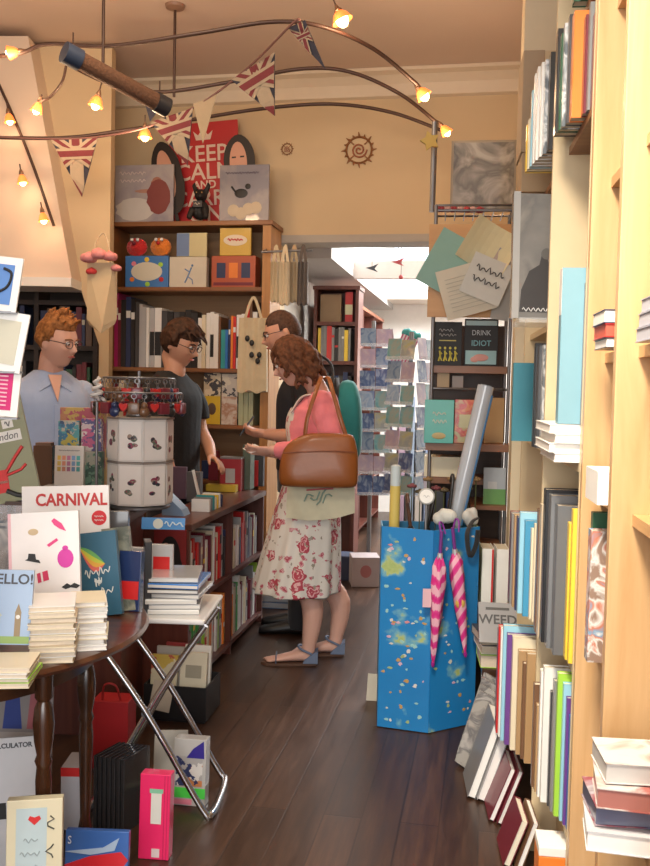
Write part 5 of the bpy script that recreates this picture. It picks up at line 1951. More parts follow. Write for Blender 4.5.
# HELLO book standing on that pile
q = P(0, 656, 2.13)
t = card('picture_book', 0.135, 0.178, 0.014, mat((0.30, 0.42, 0.60), 0.4, coat=0.2), 'pale blue picture book with HELLO and a clock tower, standing on the low pile', 'book', (q.x, q.y, ztop + 0.001), euler_lean(R(8), R(9), R(2)), part='cover')
text('HELLO!', 0.034, mat((0.05, 0.05, 0.06), 0.5), t, (0.012, -0.001, 0.155), bold=0.0006)
tw = MB()
tw.box2((0.030, -0.0012, 0.02), (0.044, 0, 0.075))
tw.prism([(0.029, 0.075), (0.045, 0.075), (0.037, 0.098)], -0.0012, 0, 'Y')
tw.build('printed_tower', mat((0.30, 0.22, 0.12), 0.5), t)
tw = MB()
tw.box2((-0.02, -0.0012, 0.02), (-0.004, 0, 0.068))
tw.prism([(-0.024, 0.068), (0.0, 0.068), (-0.012, 0.085)], -0.0012, 0, 'Y')
tw.build('printed_house', mat((0.42, 0.48, 0.38), 0.5), t)
MB().ball((0.037, -0.0012, 0.066), (0.005, 0.001, 0.005), 8).build('printed_clock', WHITE, t)
MB().box2((-0.066, -0.0012, 0.003), (0.066, 0, 0.02)).build('printed_grass', mat((0.28, 0.42, 0.12), 0.5), t)

# white notebook with little coloured pictures
q = P(57, 632, 2.52)
t = card('notebook', 0.192, 0.325, 0.016, mat((0.80, 0.77, 0.76), 0.35, coat=0.2), 'white notebook with little pictures of hats, umbrella and moustache, leaning on the book piles', 'notebook', (q.x, 2.42, TZ1 + 0.001), euler_lean(R(2), R(8), R(-4)), part='cover')
MB().box2((-0.096, -0.0012, 0.0), (-0.088, 0, 0.325)).build('spine_edge', mat((0.75, 0.45, 0.5), 0.5), t)
pinks, plum, inkb = mat((0.72, 0.05, 0.22), 0.5), mat((0.62, 0.04, 0.36), 0.5), BLACK


def blob(par, pts, m, name, y=-0.0012):
    b = MB()
    b.prism(pts, y, 0.0, 'Y')
    return b.build(name, m, par)


def circ(cx, cz, rx, rz_, n=18):
    return [(cx + rx * math.cos(2 * PI * k / n), cz + rz_ * math.sin(2 * PI * k / n)) for k in range(n)]


blob(t, [(0.022, 0.30), (0.03, 0.307), (0.05, 0.292), (0.062, 0.27), (0.045, 0.277), (0.03, 0.288)], pinks, 'printed_umbrella')
blob(t, circ(-0.028, 0.272, 0.014, 0.009), mat((0.55, 0.42, 0.25), 0.5), 'printed_bun')
blob(t, [(0.008, 0.235), (0.035, 0.252), (0.04, 0.246), (0.014, 0.229)], pinks, 'printed_ribbon')
blob(t, [(-0.052, 0.196), (-0.010, 0.186), (-0.014, 0.195), (-0.022, 0.197), (-0.024, 0.212), (-0.042, 0.214), (-0.044, 0.2)], inkb, 'printed_bowler_hat')
blob(t, circ(0.058, 0.196, 0.022, 0.026), plum, 'printed_jewel')
blob(t, circ(0.058, 0.224, 0.008, 0.007), plum, 'printed_jewel_top')
blob(t, [(-0.018, 0.132), (0.012, 0.140), (0.008, 0.166), (-0.021, 0.158)], mat((0.55, 0.03, 0.1), 0.5), 'printed_flag')
blob(t, [(-0.008, 0.134), (-0.003, 0.135), (-0.006, 0.163), (-0.011, 0.162)], mat((0.75, 0.7, 0.68), 0.5), 'printed_flag_bar', -0.0018)
blob(t, [(0.045, 0.118), (0.06, 0.128), (0.07, 0.122), (0.08, 0.128), (0.096, 0.120), (0.086, 0.113), (0.07, 0.116), (0.056, 0.112)], inkb, 'printed_moustache')
blob(t, circ(-0.005, 0.062, 0.013, 0.015), mat((0.66, 0.05, 0.12), 0.5), 'printed_apple')
blob(t, [(0.076, 0.04), (0.088, 0.04), (0.088, 0.085), (0.082, 0.1), (0.076, 0.085)], mat((0.45, 0.2, 0.08), 0.5), 'printed_lipstick')

# CARNIVAL board
q = P(71, 560, 2.78)
t = card('display_board', 0.265, 0.362, 0.012, mat((0.82, 0.80, 0.78), 0.4, coat=0.2), 'white board reading CARNIVAL in red behind the white notebook', 'board', (q.x, 2.74, TZ1 + 0.001), euler_lean(R(2), R(3), R(-2)), part='board')
text('CARNIVAL', 0.052, mat((0.52, 0.03, 0.03), 0.5), t, (0.018, -0.0012, 0.318), bold=0.0014, sx=0.88)
blob(t, circ(0.102, 0.262, 0.023, 0.023), mat((0.62, 0.02, 0.03), 0.4), 'round_sticker', -0.0016)
for k in range(2):
    squiggle(t, 0.088, 0.116, 0.267 - 0.012 * k, WHITE, 0.003, 0.001, y=-0.0026)

# teal book with a rainbow leaf and white script
q = P(103, 612, 2.62)
t = card('book', 0.125, 0.245, 0.02, mat((0.02, 0.10, 0.17), 0.4, coat=0.3), 'dark teal book with a rainbow leaf and white handwriting beside the white notebook', 'book', (q.x, 2.60, TZ1 + 0.001), euler_lean(R(-4), R(8), R(-8)), part='cover')
for k, c in enumerate(((0.12, 0.35, 0.10), (0.45, 0.5, 0.05), (0.65, 0.35, 0.05), (0.6, 0.12, 0.1))):
    pts = [(-0.05 + 0.075 * u_, 0.205 - 0.055 * u_ * u_ - 0.012 * k * math.sin(PI * min(1, u_ + 0.05))) for u_ in (j / 8 for j in range(9))]
    pts += [(-0.05 + 0.075 * u_, 0.205 - 0.055 * u_ * u_ - 0.012 * (k + 1) * math.sin(PI * min(1, u_ + 0.05))) for u_ in (j / 8 for j in range(8, -1, -1))]
    b = MB()
    for j in range(8):
        A = [(-0.05 + 0.075 * j / 8, 0.205 - 0.055 * (j / 8) ** 2), (-0.05 + 0.075 * (j + 1) / 8, 0.205 - 0.055 * ((j + 1) / 8) ** 2)]
        f = [0.015 * math.sin(PI * j / 8), 0.015 * math.sin(PI * (j + 1) / 8)]
        vs = [(A[0][0], A[0][1] - k * f[0]), (A[1][0], A[1][1] - k * f[1]), (A[1][0], A[1][1] - (k + 1) * f[1] - 1e-5), (A[0][0], A[0][1] - (k + 1) * f[0] - 1e-5)]
        b.face([b.bm.verts.new((p[0], -0.0012, p[1])) for p in vs])
    b.build('rainbow_band', mat(c, 0.5), t)
for k, (wd, zz) in enumerate(((0.075, 0.128), (0.02, 0.100), (0.085, 0.068))):
    b = MB()
    n = 26
    b.tube([(-wd / 2 + wd * j / n, -0.0012, zz + (0.009 + 0.006 * math.sin(j * 0.5)) * math.sin(j * 1.25) + 0.08 * (-wd / 2 + wd * j / n)) for j in range(n + 1)], 0.0017, 5)
    b.build('handwriting', mat((0.66, 0.68, 0.66), 0.5), t)
q = P(122, 612, 2.66)
t = card('book', 0.085, 0.25, 0.02, art([(0.16, 0.17, 0.13), (0.26, 0.26, 0.2), (0.1, 0.11, 0.09)], 14, 2, kind='noise'), 'grey-green paperback leaning against the dark teal book', 'book', (q.x, 2.66, TZ1 + 0.001), euler_lean(R(-8), R(8), R(-9)), part='cover')

# plastic display box carrying the olive book
q = P(14, 560, 2.86)
t = thing('display_box', 'clear plastic box of postcards under the olive book', 'box', (q.x - 0.01, 2.80, TZ1 + 0.001))
MB().box2((-0.12, 0, 0), (0.12, 0.16, 0.003)).build('base', mat((0.3, 0.3, 0.3), 0.3), t)
for nm, lo, hi in (('front_wall', (-0.12, 0, 0.0035), (0.12, 0.003, 0.15)), ('back_wall', (-0.12, 0.157, 0.0035), (0.12, 0.16, 0.27)), ('side_wall', (-0.12, 0.0035, 0.0035), (-0.117, 0.1565, 0.20)), ('side_wall', (0.117, 0.0035, 0.0035), (0.12, 0.1565, 0.20))):
    MB().box2(lo, hi).build(nm, ACR, t)
for k in range(4):
    card('postcard', 0.20, 0.21 + 0.004 * k, 0.004, art([(0.4, 0.42, 0.44), (0.55, 0.55, 0.54), (0.2, 0.22, 0.25)], 9, k, kind='noise'), f'grey postcard, {ORD[k]} from the front of the clear plastic box', 'postcard', (q.x - 0.01, 2.815 + 0.03 * k, TZ1 + 0.006), part='front')
q2 = P(20, 512, 2.9)
t = card('book', 0.15, 0.35, 0.02, mat((0.24, 0.25, 0.14), 0.45, coat=0.15), 'olive book with a red guardsman and white title boxes, above the white notebook', 'book', (q2.x - 0.03, 2.975, TZ1 + 0.285), euler_lean(R(4), R(2), R(-13)), part='cover')
for (x0, z0, x1, z1), s_ in (((-0.055, 0.282, 0.035, 0.325), ''), ((0.0, 0.243, 0.036, 0.272), ''), ((-0.062, 0.198, 0.055, 0.234), 'London')):
    bx = label_box(t, x0, x1, z0, z1, mat((0.72, 0.71, 0.67), 0.5), 'title_box')
    text(s_, (z1 - z0) * 0.95, mat((0.1, 0.1, 0.1), 0.5), bx, ((x0 + x1) / 2, -0.0016, (z0 + z1) / 2), shear=0.2, sx=0.9) if s_ else squiggle(bx, x0 + 0.01, x1 - 0.01, (z0 + z1) / 2, mat((0.1, 0.1, 0.1), 0.5), 0.01, 0.002, y=-0.0016)
g = MB()
g.prism([(-0.055, 0.035), (-0.02, 0.035), (-0.015, 0.11), (-0.06, 0.11)], -0.0012, 0, 'Y')
g.build('printed_tunic', REDINK, t)
b = MB()
b.tube([(-0.02, -0.001, 0.10), (0.02, -0.001, 0.145), (0.05, -0.001, 0.175)], 0.006, 6)
b.tube([(-0.02, -0.001, 0.09), (0.03, -0.001, 0.10), (0.05, -0.001, 0.115)], 0.005, 6)
b.build('printed_arm', REDINK, t, 60)
b = MB()
b.tube([(-0.03, -0.001, 0.04), (0.0, -0.001, 0.02), (0.06, -0.001, 0.0)], 0.008, 6)
b.build('printed_leg', BLACK, t, 60)
label_box(t, -0.055, -0.02, 0.066, 0.074, mat((0.7, 0.65, 0.5), 0.5), 'printed_belt')
b = MB()
b.box2((-0.0725, 0.0205, -0.284), (0.0, 0.03, 0.0))
# easel behind it
ez = thing('easel', 'dark wooden stand behind the clear box, holding the olive book', 'easel', (q2.x - 0.03, 2.975, TZ1 + 0.001), (0, 0, R(4)))
MB().box2((-0.04, -0.015, 0.27), (0.04, 0.035, 0.282)).build('ledge', DARKX, ez)
MB().box2((-0.04, 0.005, 0.0), (-0.02, 0.025, 0.269)).build('leg', DARKW, ez)
MB().box2((0.02, 0.005, 0.0), (0.04, 0.025, 0.269)).build('leg', DARKW, ez)
# purple spined book at the frame edge
q = P(4, 560, 2.66)
t = card('book', 0.10, 0.22, 0.03, mat((0.06, 0.03, 0.07), 0.45), 'dark purple book standing in front of the clear plastic box', 'book', (q.x - 0.05, 2.55, TZ1 + 0.001), euler_lean(R(14), R(5), 0), part='cover')
# small white price card
q = S(2, 600, TZ1)
t = card('price_card', 0.05, 0.06, 0.002, WHITE, 'small white price card with a blue dash by the olive book', 'card', (P(3, 590, 2.33).x, 2.33, TZ1 + 0.085), euler_lean(0, R(8), 0), part='card')
label_box(t, -0.02, 0.02, 0.008, 0.02, mat((0.05, 0.2, 0.55), 0.5))
MB().box2((-0.004, 0.0025, -0.084), (0.004, 0.006, 0.05)).build('clip', STEEL, t)

# shrink-wrapped odds and ends between round table and folding table
for k, (px, y0, y1, d, cn, lab) in enumerate(((128, 552, 600, 2.66, 'navy', 'navy and red wrapped pack'), (140, 535, 595, 2.78, 'navy', 'navy wrapped pack with an orange patch'), (116, 512, 580, 2.84, 'charcoal', 'charcoal wrapped pack'), (133, 512, 560, 2.9, 'red', 'red and silver wrapped pack'))):
    d = min(d, 2.95)
    z = TZ1 if (Vector((P(px, y1, d).x, d, 0)) - TC).length < 0.54 else None
    if z is None:
        continue
    top = P(px, y0, d).z
    t = thing('wrapped_pack', f'{lab} at the rim of the round table', 'pack', (P(px, y1, d).x, d, z + 0.001), euler_lean(R(-10 + 8 * k), R(5), 0))
    MB().box2((-0.035, 0, 0), (0.035, 0.03, top - z), bev=0.002).build('carton', mat(COL[cn], 0.25, coat=0.7), t)
    label_box(t, -0.03, 0.03, (top - z) * 0.2, (top - z) * 0.5, mat(COL[['red', 'orange', 'white', 'silver grey'][k]], 0.3, coat=0.6), 'printed_label')

# ---------------------------------------------------------------- folding tray table with chrome legs
FZ = 0.66
ft = thing('folding_table', 'folding side table with a white tray top and crossed chrome legs', 'table', (-0.395, 2.98, 0), (0, 0, R(-3)))
MB().box2((-0.40, -0.17, FZ - 0.018), (0.035, 0.19, FZ), bev=0.006).build('tray_top', mat((0.62, 0.61, 0.60), 0.35, coat=0.3), ft)
b = MB()
b.tube(catmull([(-0.36, -0.145, FZ - 0.03), (-0.16, -0.15, 0.36), (0.03, -0.15, 0.045), (0.06, -0.135, 0.018), (0.066, 0.0, 0.014), (0.06, 0.135, 0.018), (0.03, 0.15, 0.045), (-0.16, 0.15, 0.36), (-0.36, 0.145, FZ - 0.03)], 5), 0.0105, 10)
b.build('leg', CHROME, ft, 60)
b = MB()
b.tube(catmull([(0.03, -0.12, FZ - 0.03), (-0.12, -0.122, 0.40), (-0.315, -0.122, 0.045), (-0.345, -0.11, 0.018), (-0.35, 0.0, 0.014), (-0.345, 0.11, 0.018), (-0.315, 0.122, 0.045), (-0.12, 0.122, 0.40), (0.03, 0.12, FZ - 0.03)], 5), 0.0105, 10)
b.build('leg', CHROME, ft, 60)
for y in (-0.136, 0.136):
    MB().lathe([(0.012, -0.02), (0.012, 0.02)], 10, (-0.143, y, 0.375) if False else (-0.155, y, 0.345), rot=Matrix.Rotation(PI / 2, 3, 'X')).build('pivot', STEEL, ft, 40)
# stack of wrapped magazines on it
r3 = random.Random(5)
zz = FZ + 0.001
mx = P(177, 620, 2.95)
for k in range(7):
    cn = ['white', 'silver grey', 'white', 'silver grey', 'charcoal', 'blue', 'silver grey'][k]
    t = thing('magazine', f'{"glossy wrapped" if k else "wrapped"} {cn} magazine, {ORD[k]} from the bottom of the folding table stack', 'magazine', (mx.x + r3.uniform(-0.006, 0.006), 2.86 + r3.uniform(-0.008, 0.008), zz), (0, 0, r3.uniform(-0.12, 0.12)), 'wrapped magazines on the folding table')
    MB().box2((-0.082, 0, 0), (0.082, 0.21, 0.016), bev=0.002).build('cover', mat(COL[cn], 0.2, coat=0.9), t)
    MB().box2((-0.08, -0.0012, 0.003), (0.08, -0.0004, 0.012)).build('page_edge', mat((0.6, 0.58, 0.55), 0.5), t)
    zz += 0.0172
# black bookend at its left end, and packs beside it
q = P(150, 612, 2.9)
t = thing('bookend', 'black upright bookend on the folding table between wrapped packs', 'bookend', (q.x, 2.86, FZ + 0.001), (0, 0, R(15)))
MB().box2((-0.012, 0, 0), (0.012, 0.07, 0.235), bev=0.002).build('upright', mat((0.012, 0.012, 0.014), 0.3, coat=0.4), t)
MB().box2((-0.0115, 0.0705, 0), (0.0115, 0.11, 0.004)).build('foot', STEEL, t)
for k, (px, y0, cn, pn) in enumerate(((136, 548, 'silver grey', 'pink'), (161, 545, 'silver grey', 'red'), (121, 560, 'silver grey', 'maroon'))):
    d = 2.98 + 0.02 * k
    top = P(px, y0, d).z
    t = thing('wrapped_pack', f'{cn} shrink-wrapped pack with {pn} label beside the black bookend', 'pack', (P(px, 600, d).x, d, FZ + 0.001), euler_lean(R(-12 + 10 * k), 0, 0))
    MB().box2((-0.038, 0, 0), (0.038, 0.02, top - FZ), bev=0.002).build('carton', mat(COL[cn], 0.2, coat=0.9), t)
    label_box(t, -0.028, 0.028, (top - FZ) * 0.35, (top - FZ) * 0.8, mat(COL[pn], 0.3, coat=0.7), 'printed_label')
for k in range(3):
    q = P(124 + 7 * k, 622 - 4 * k, 2.84)
    t = thing('wrapped_pack', f'flat {["silver", "red and silver", "white"][k]} packet at the folding table edge, {ORD[k]} from the left', 'pack', (-0.745 + 0.07 * k, 2.835, FZ + 0.001), (0, 0, R(5 * k)))
    MB().box2((-0.032, 0, 0), (0.032, 0.06, 0.02 + 0.006 * k), bev=0.002).build('carton', mat([(0.5, 0.5, 0.5), (0.5, 0.1, 0.1), (0.66, 0.65, 0.63)][k], 0.2, coat=0.9), t)

# ---------------------------------------------------------------- card stand at the frame edge (left)
st = thing('card_stand', 'tall wire card stand at the frame edge, holding three large cards', 'stand', (-0.80, 1.70, 0))
MB().lathe([(0.15, 0), (0.15, 0.02), (0.03, 0.035)], 24).build('base', STEEL, st)
MB().lathe([(0.014, 0.03), (0.014, 1.85)], 12).build('post', STEEL, st, 60)
hx = st.location.x
for k, (px1, y0, y1, roll, inner, lab) in enumerate(((18, 253, 308, R(6), (0.10, 0.22, 0.5), 'blue picture'), (22, 308, 368, R(8), (0.52, 0.50, 0.40), 'pale cream picture'), (19, 362, 414, R(3), (0.50, 0.02, 0.14), 'magenta poem'))):
    d = 1.84
    a_, b_ = P(px1 - 62, y1, d), P(px1 - 1, y1, d)
    h = P(px1, y0, d).z - P(px1, y1, d).z
    w = b_.x - a_.x
    c = ((a_.x + b_.x) / 2, d, P(px1 - 30, y1 + 1, d).z)
    t = card('greeting_card', w, h, 0.004, mat((0.72, 0.71, 0.68), 0.45), f'large white-bordered card with a {lab} on the tall wire stand', 'card', c, euler_lean(R(-6), R(6), roll), part='card')
    label_box(t, -w * 0.36, w * 0.38, h * 0.12, h * 0.86, mat(inner, 0.4), 'printed_picture')
    if k == 0:
        b = MB()
        b.tube(catmull([(w * 0.1, -0.002, h * 0.3), (w * 0.3, -0.002, h * 0.45), (w * 0.34, -0.002, h * 0.7), (w * 0.2, -0.002, h * 0.78)], 5), 0.003, 6)
        b.build('printed_curve', BLACK, t)
    if k == 2:
        for q in range(8):
            label_box(t, -w * 0.3, w * 0.3, h * (0.2 + 0.08 * q), h * (0.2 + 0.08 * q) + 0.003, mat((0.7, 0.4, 0.45), 0.5), 'printed_line', -0.0022)
    bb = MB()
    bb.tube([(hx, 1.70, c[2] - 0.004), (c[0], d + 0.008, c[2] - 0.004)], 0.004, 6)
    bb.box2((c[0] - w / 2, d - 0.006, c[2] - 0.008), (c[0] + w / 2, d + 0.012, c[2] - 0.004))
    arm = bb.build('card_ledge', STEEL, None)
    arm.parent = st
    arm.matrix_parent_inverse = Matrix.Translation(st.location).inverted()

# ---------------------------------------------------------------- on the floor under the tables
def floor_box(name, px0, px1, y0, y1, m, label, cat, dep, rz=0.0, lean=0.0, part='carton', d=None, roll=0.0, group=None):
    p = S((px0 + px1) / 2, y1, 0) if d is None else P((px0 + px1) / 2, y1, d)
    d_ = p.y
    w = (px1 - px0) / FPX * d_
    h = P((px0 + px1) / 2, y0, d_).z
    t = thing(name, label, cat, (p.x, d_, 0.001), euler_lean(rz, lean, roll), group)
    MB().box2((-w / 2, 0, 0), (w / 2, dep, h), bev=min(0.002, dep * 0.1)).build(part, m, t)
    return t, w, h


hot = mat((0.72, 0.02, 0.12), 0.35, coat=0.4)
t, w, h = floor_box('gift_box', 137, 169, 777, 860, hot, 'hot pink upright box with a white badge under the folding table', 'box', 0.045, R(-6), R(4))
label_box(t, -w * 0.12, w * 0.22, h * 0.42, h * 0.8, mat((0.62, 0.60, 0.55), 0.5), 'printed_thermometer')
label_box(t, -w * 0.17, w * 0.27, h * 0.78, h * 0.83, mat((0.2, 0.45, 0.3), 0.5), 'printed_band', -0.002)
label_box(t, -w * 0.06, w * 0.2, h * 0.03, h * 0.13, mat((0.62, 0.5, 0.5), 0.5), 'printed_square')
for k in range(2):
    label_box(t, w * (0.30 + 0.10 * k), w * (0.33 + 0.10 * k), 0.002, h - 0.002, mat((0.5, 0.01, 0.08), 0.4), 'carton_edge', -0.0008)
t, w, h = floor_box('gift_box', 171, 205, 741, 826, mat((0.42, 0.41, 0.40), 0.35, coat=0.4), 'silver toy box with a bright green band behind the hot pink box', 'box', 0.05, R(-8), R(4), d=2.93)
label_box(t, -w / 2, w / 2, h * 0.12, h * 0.27, mat((0.08, 0.62, 0.08), 0.4), 'printed_band')
label_box(t, -w * 0.42, w * 0.40, h * 0.3, h * 0.74, art([(0.35, 0.34, 0.34), (0.03, 0.04, 0.12), (0.5, 0.2, 0.08), (0.6, 0.58, 0.56)], 22, 4), 'printed_picture')
blob(t, [(-w * 0.1, h * 0.72), (w * 0.45, h * 0.72), (w * 0.42, h * 0.98), (w * 0.1, h * 0.86)], mat((0.03, 0.02, 0.22), 0.4), 'blue_flap', -0.002)
label_box(t, -w * 0.48, w * 0.1, h * 0.02, h * 0.10, mat((0.65, 0.2, 0.28), 0.4), 'printed_foot')
t, w, h = floor_box('gift_card', 152, 186, 734, 822, mat((0.40, 0.38, 0.34), 0.6), 'pale scalloped card leaning behind the silver toy box', 'card', 0.012, R(4), R(14), d=3.05)
# black cases in a leaning row
for k in range(7):
    book(0.0135, 0.235, 0.13, 'charcoal', (P(96, 832, 2.78).x + k * 0.0152, 2.76 - k * 0.004, 0.001), (0, 0, R(-26)), f'black disc case in the row beside the hot pink box, {ORD[k]} from the left', 'black disc cases under the table', 'disc case', 'disc_case', m=mat((0.03, 0.03, 0.033), 0.2, coat=0.8), pages=mat((0.10, 0.10, 0.11), 0.3))
# front books
t, w, h = floor_box('book', 4, 60, 806, 985, mat((0.66, 0.60, 0.42), 0.5), 'cream book with a blue picture and a red heart before the table leg', 'book', 0.03, R(10), R(5), 'cover', d=2.08)
label_box(t, -w * 0.33, w * 0.22, h * 0.1, h * 0.95, mat((0.46, 0.56, 0.58), 0.5), 'printed_panel')
blob(t, [(-0.015, h * 0.885), (0.0, h * 0.85), (0.015, h * 0.885), (0.011, h * 0.905), (0.0, h * 0.895), (-0.011, h * 0.905)], REDINK, 'printed_heart', -0.0022)
for k in range(4):
    squiggle(t, -w * (0.14 + 0.06 * (k % 3)) - 0.006, w * (0.06 + 0.04 * (k % 3)), h * (0.76 - 0.08 * k), mat((0.32, 0.38, 0.40), 0.5), 0.006, 0.0013, y=-0.002)
blob(t, [(-w * 0.30, h * 0.12), (w * 0.18, h * 0.12), (w * 0.12, h * 0.34), (-w * 0.02, h * 0.24), (-w * 0.16, h * 0.36)], mat((0.72, 0.3, 0.05), 0.5), 'printed_flames', -0.0022)
b = MB()
for q_ in range(5):
    b.tube([(w * 0.28 + 0.01 * math.sin(j * 1.9 + q_), -0.001, h * (0.9 - 0.17 * q_) - 0.008 * j) for j in range(5)], 0.0018, 5)
b.build('handwriting', mat((0.06, 0.06, 0.05), 0.5), t)
t, w, h = floor_box('book', 62, 128, 834, 905, mat((0.04, 0.12, 0.38), 0.3, coat=0.5), 'blue picture book with a red train across the cover, beside the cream book', 'book', 0.02, R(-2), R(6), 'cover', d=2.40)
blob(t, [(-w * 0.5, h * 0.35), (w * 0.35, h * 0.35), (w * 0.5, h * 0.55), (w * 0.38, h * 0.68), (-w * 0.1, h * 0.6), (-w * 0.5, h * 0.45)], mat((0.58, 0.02, 0.03), 0.3, coat=0.5), 'printed_train')
blob(t, [(-w * 0.5, h * 0.66), (w * 0.1, h * 0.74), (w * 0.35, h * 0.9), (w * 0.28, h * 0.7), (-w * 0.1, h * 0.62)], mat((0.35, 0.45, 0.6), 0.4), 'printed_track', -0.002)
text('S', 0.03, mat((0.7, 0.72, 0.78), 0.5), t, (-w * 0.43, -0.002, h * 0.84), sx=0.8)
# calculator sign
t, w, h = floor_box('sign_card', -14, 45, 743, 830, mat((0.56, 0.56, 0.58), 0.5), 'white card reading CALCULATOR beside the front table leg', 'card', 0.006, R(4), R(7), d=2.50, roll=R(-4))
text('CALCULATOR', 0.019, mat((0.06, 0.06, 0.07), 0.5), t, (-0.002, -0.001, h * 0.94), bold=0.0006)
label_box(t, w * 0.08, w * 0.48, h * 0.42, h * 0.56, BLACK, 'printed_bar')
label_box(t, -w * 0.4, -w * 0.12, h * 0.40, h * 0.52, BLACK, 'printed_bar')
# photo board of two children
t, w, h = floor_box('photo_board', -6, 50, 668, 880, mat((0.28, 0.26, 0.26), 0.5), 'photo board of two people in costume standing under the round table', 'board', 0.008, R(0), R(4), d=2.72)
for k, (x, c1) in enumerate(((-0.04, (0.03, 0.06, 0.28)), (0.035, (0.4, 0.12, 0.14)))):
    blob(t, [(x - 0.03, h * 0.62), (x + 0.03, h * 0.62), (x + 0.02, h * 0.83), (x - 0.02, h * 0.83)], mat(c1, 0.5), 'printed_body')
    blob(t, circ(x, h * 0.87, 0.016, 0.022), mat((0.40, 0.22, 0.15), 0.5), 'printed_face')
    blob(t, circ(x, h * 0.90, 0.018, 0.014), BLACK, 'printed_hair', -0.0016)
label_box(t, -w * 0.48, w * 0.48, h * 0.36, h * 0.60, mat((0.42, 0.38, 0.36), 0.5), 'printed_panel')
# red bag, white and red boxes in the shade
t, w, h = floor_box('gift_bag', 90, 128, 702, 790, mat((0.46, 0.015, 0.02), 0.5), 'red gift bag standing behind the disc cases', 'bag', 0.10, R(-5), 0, d=3.2)
b = MB()
b.tube(catmull([(-w * 0.25, 0.02, h), (-w * 0.15, 0.0, h + 0.06), (w * 0.15, 0.0, h + 0.06), (w * 0.25, 0.02, h)], 5), 0.004, 6)
b.build('handle', mat((0.4, 0.02, 0.02), 0.5), t, 60)
t, w, h = floor_box('storage_box', 60, 80, 768, 852, mat((0.52, 0.52, 0.56), 0.5), 'white upright box with a red top band between the table legs', 'box', 0.12, 0, 0, d=2.75)
label_box(t, -w / 2, w / 2, h * 0.86, h, REDINK, 'printed_band')
t, w, h = floor_box('storage_box', 82, 120, 740, 800, mat((0.40, 0.36, 0.33), 0.6), 'plain pale box in the shade behind the red-banded box', 'box', 0.12, 0, 0, d=3.28)
# black crate of picture books
crp = S(172, 699, 0)
CRX, CRY = crp.x + 0.055, 3.68
cr = thing('crate', 'black plastic crate of picture books by the end of the low counter', 'crate', (CRX, CRY, 0.001), (0, 0, R(-9)))
blk = mat((0.012, 0.012, 0.014), 0.45)
MB().box2((-0.13, 0, 0), (0.13, 0.22, 0.006)).build('base', blk, cr)
for lo, hi in (((-0.135, 0, 0.0065), (0.135, 0.006, 0.15)), ((-0.135, 0.216, 0.0065), (0.135, 0.222, 0.15)), ((-0.135, 0.0065, 0.0065), (-0.129, 0.2155, 0.15)), ((0.129, 0.0065, 0.0065), (0.135, 0.2155, 0.15))):
    MB().box2(lo, hi, bev=0.002).build('side', blk, cr)
Mc = Matrix.Translation((CRX, CRY, 0)) @ Matrix.Rotation(R(-9), 4, 'Z')
for k, (x, y, h, wd, c, lab) in enumerate(((-0.065, 0.03, 0.25, 0.115, None, 'picture book with yellow, red and blue panels, front of the black crate'), (0.06, 0.04, 0.265, 0.115, (0.62, 0.58, 0.46), 'cream picture book, front of the black crate'), (-0.06, 0.085, 0.27, 0.12, (0.4, 0.38, 0.36), 'grey picture book, second row in the black crate'), (0.06, 0.095, 0.28, 0.115, (0.68, 0.67, 0.64), 'white picture book, second row in the black crate'), (-0.02, 0.145, 0.27, 0.16, (0.3, 0.04, 0.04), 'dark red picture book, back of the black crate'))):
    m_ = art([(0.55, 0.4, 0.08), (0.5, 0.48, 0.4), (0.45, 0.1, 0.06), (0.12, 0.25, 0.45), (0.6, 0.55, 0.4)], 14, 7) if c is None else mat(c, 0.4, coat=0.2)
    t = card('picture_book', wd, h, 0.02, m_, lab, 'book', Mc @ Vector((x, y, 0.0115)), euler_lean(R(-9), R(8), 0), part='cover')
    if c is not None:
        label_box(t, -wd * 0.3, wd * 0.3, h * 0.6, h * 0.8, mat([x_ * 0.5 for x_ in c], 0.5), 'printed_title')
t = card('paper_sheet', 0.09, 0.12, 0.0015, mat((0.5, 0.44, 0.36), 0.7), 'blank paper sheet leaning on the front of the black crate', 'paper', Mc @ Vector((-0.06, -0.022, 0.05)), euler_lean(R(-9), R(9), R(8)), part='sheet')
# ================================================================== tall bookcases on the right
A7 = R(7)
V7 = Vector((math.sin(A7), math.cos(A7), 0))
N7 = Vector((math.cos(A7), -math.sin(A7), 0))
O7 = Vector((0.37, 0, 0))
RZ7 = R(-97)


def rr7(s_, q, z):
    return O7 + V7 * s_ + N7 * q + Vector((0, 0, z))


def s_of(px):
    return 333 / (px - 435) / 0.9925


def plank(parent, name, s0, s1, q0, q1, z0, z1, m, bev=0.0):
    """board in the bookcase's own axes: local x = into the case, y = along the wall"""
    return MB().box2((q0, s0, z0), (q1, s1, z1), bev=bev).build(name, m, parent)


# pine case next to the viewer
pc = thing('bookcase', 'tall pale pine bookcase nearest the viewer, mostly empty shelves', 'bookcase', O7, (0, 0, -A7))
PT = 2.75
UPR = (0.98, 1.42, 1.885, 2.262)
for s_ in UPR:
    plank(pc, 'upright', s_, s_ + 0.03, 0.0, 0.30, 0, PT, PINE, 0.002)
plank(pc, 'back_panel', 1.0105, 2.2615, 0.30, 0.312, 0, PT, wood((0.5, 0.24, 0.07), (0.62, 0.33, 0.11), 0.5, 'Z', 2.0))
plank(pc, 'top_board', 0.96, 2.31, -0.01, 0.312, PT + 0.0005, PT + 0.03, PINEX)
PL_AB = (0.08, 0.40, 0.77, 1.15, 1.50, 1.93, 2.36)
PL_BC = (0.08, 0.55, 1.15, 1.50, 1.93, 2.36)
for z in PL_AB:
    plank(pc, 'shelf', UPR[2] + 0.0305, UPR[3] - 0.0005, 0.045, 0.2995, z - 0.024, z, PINEX)
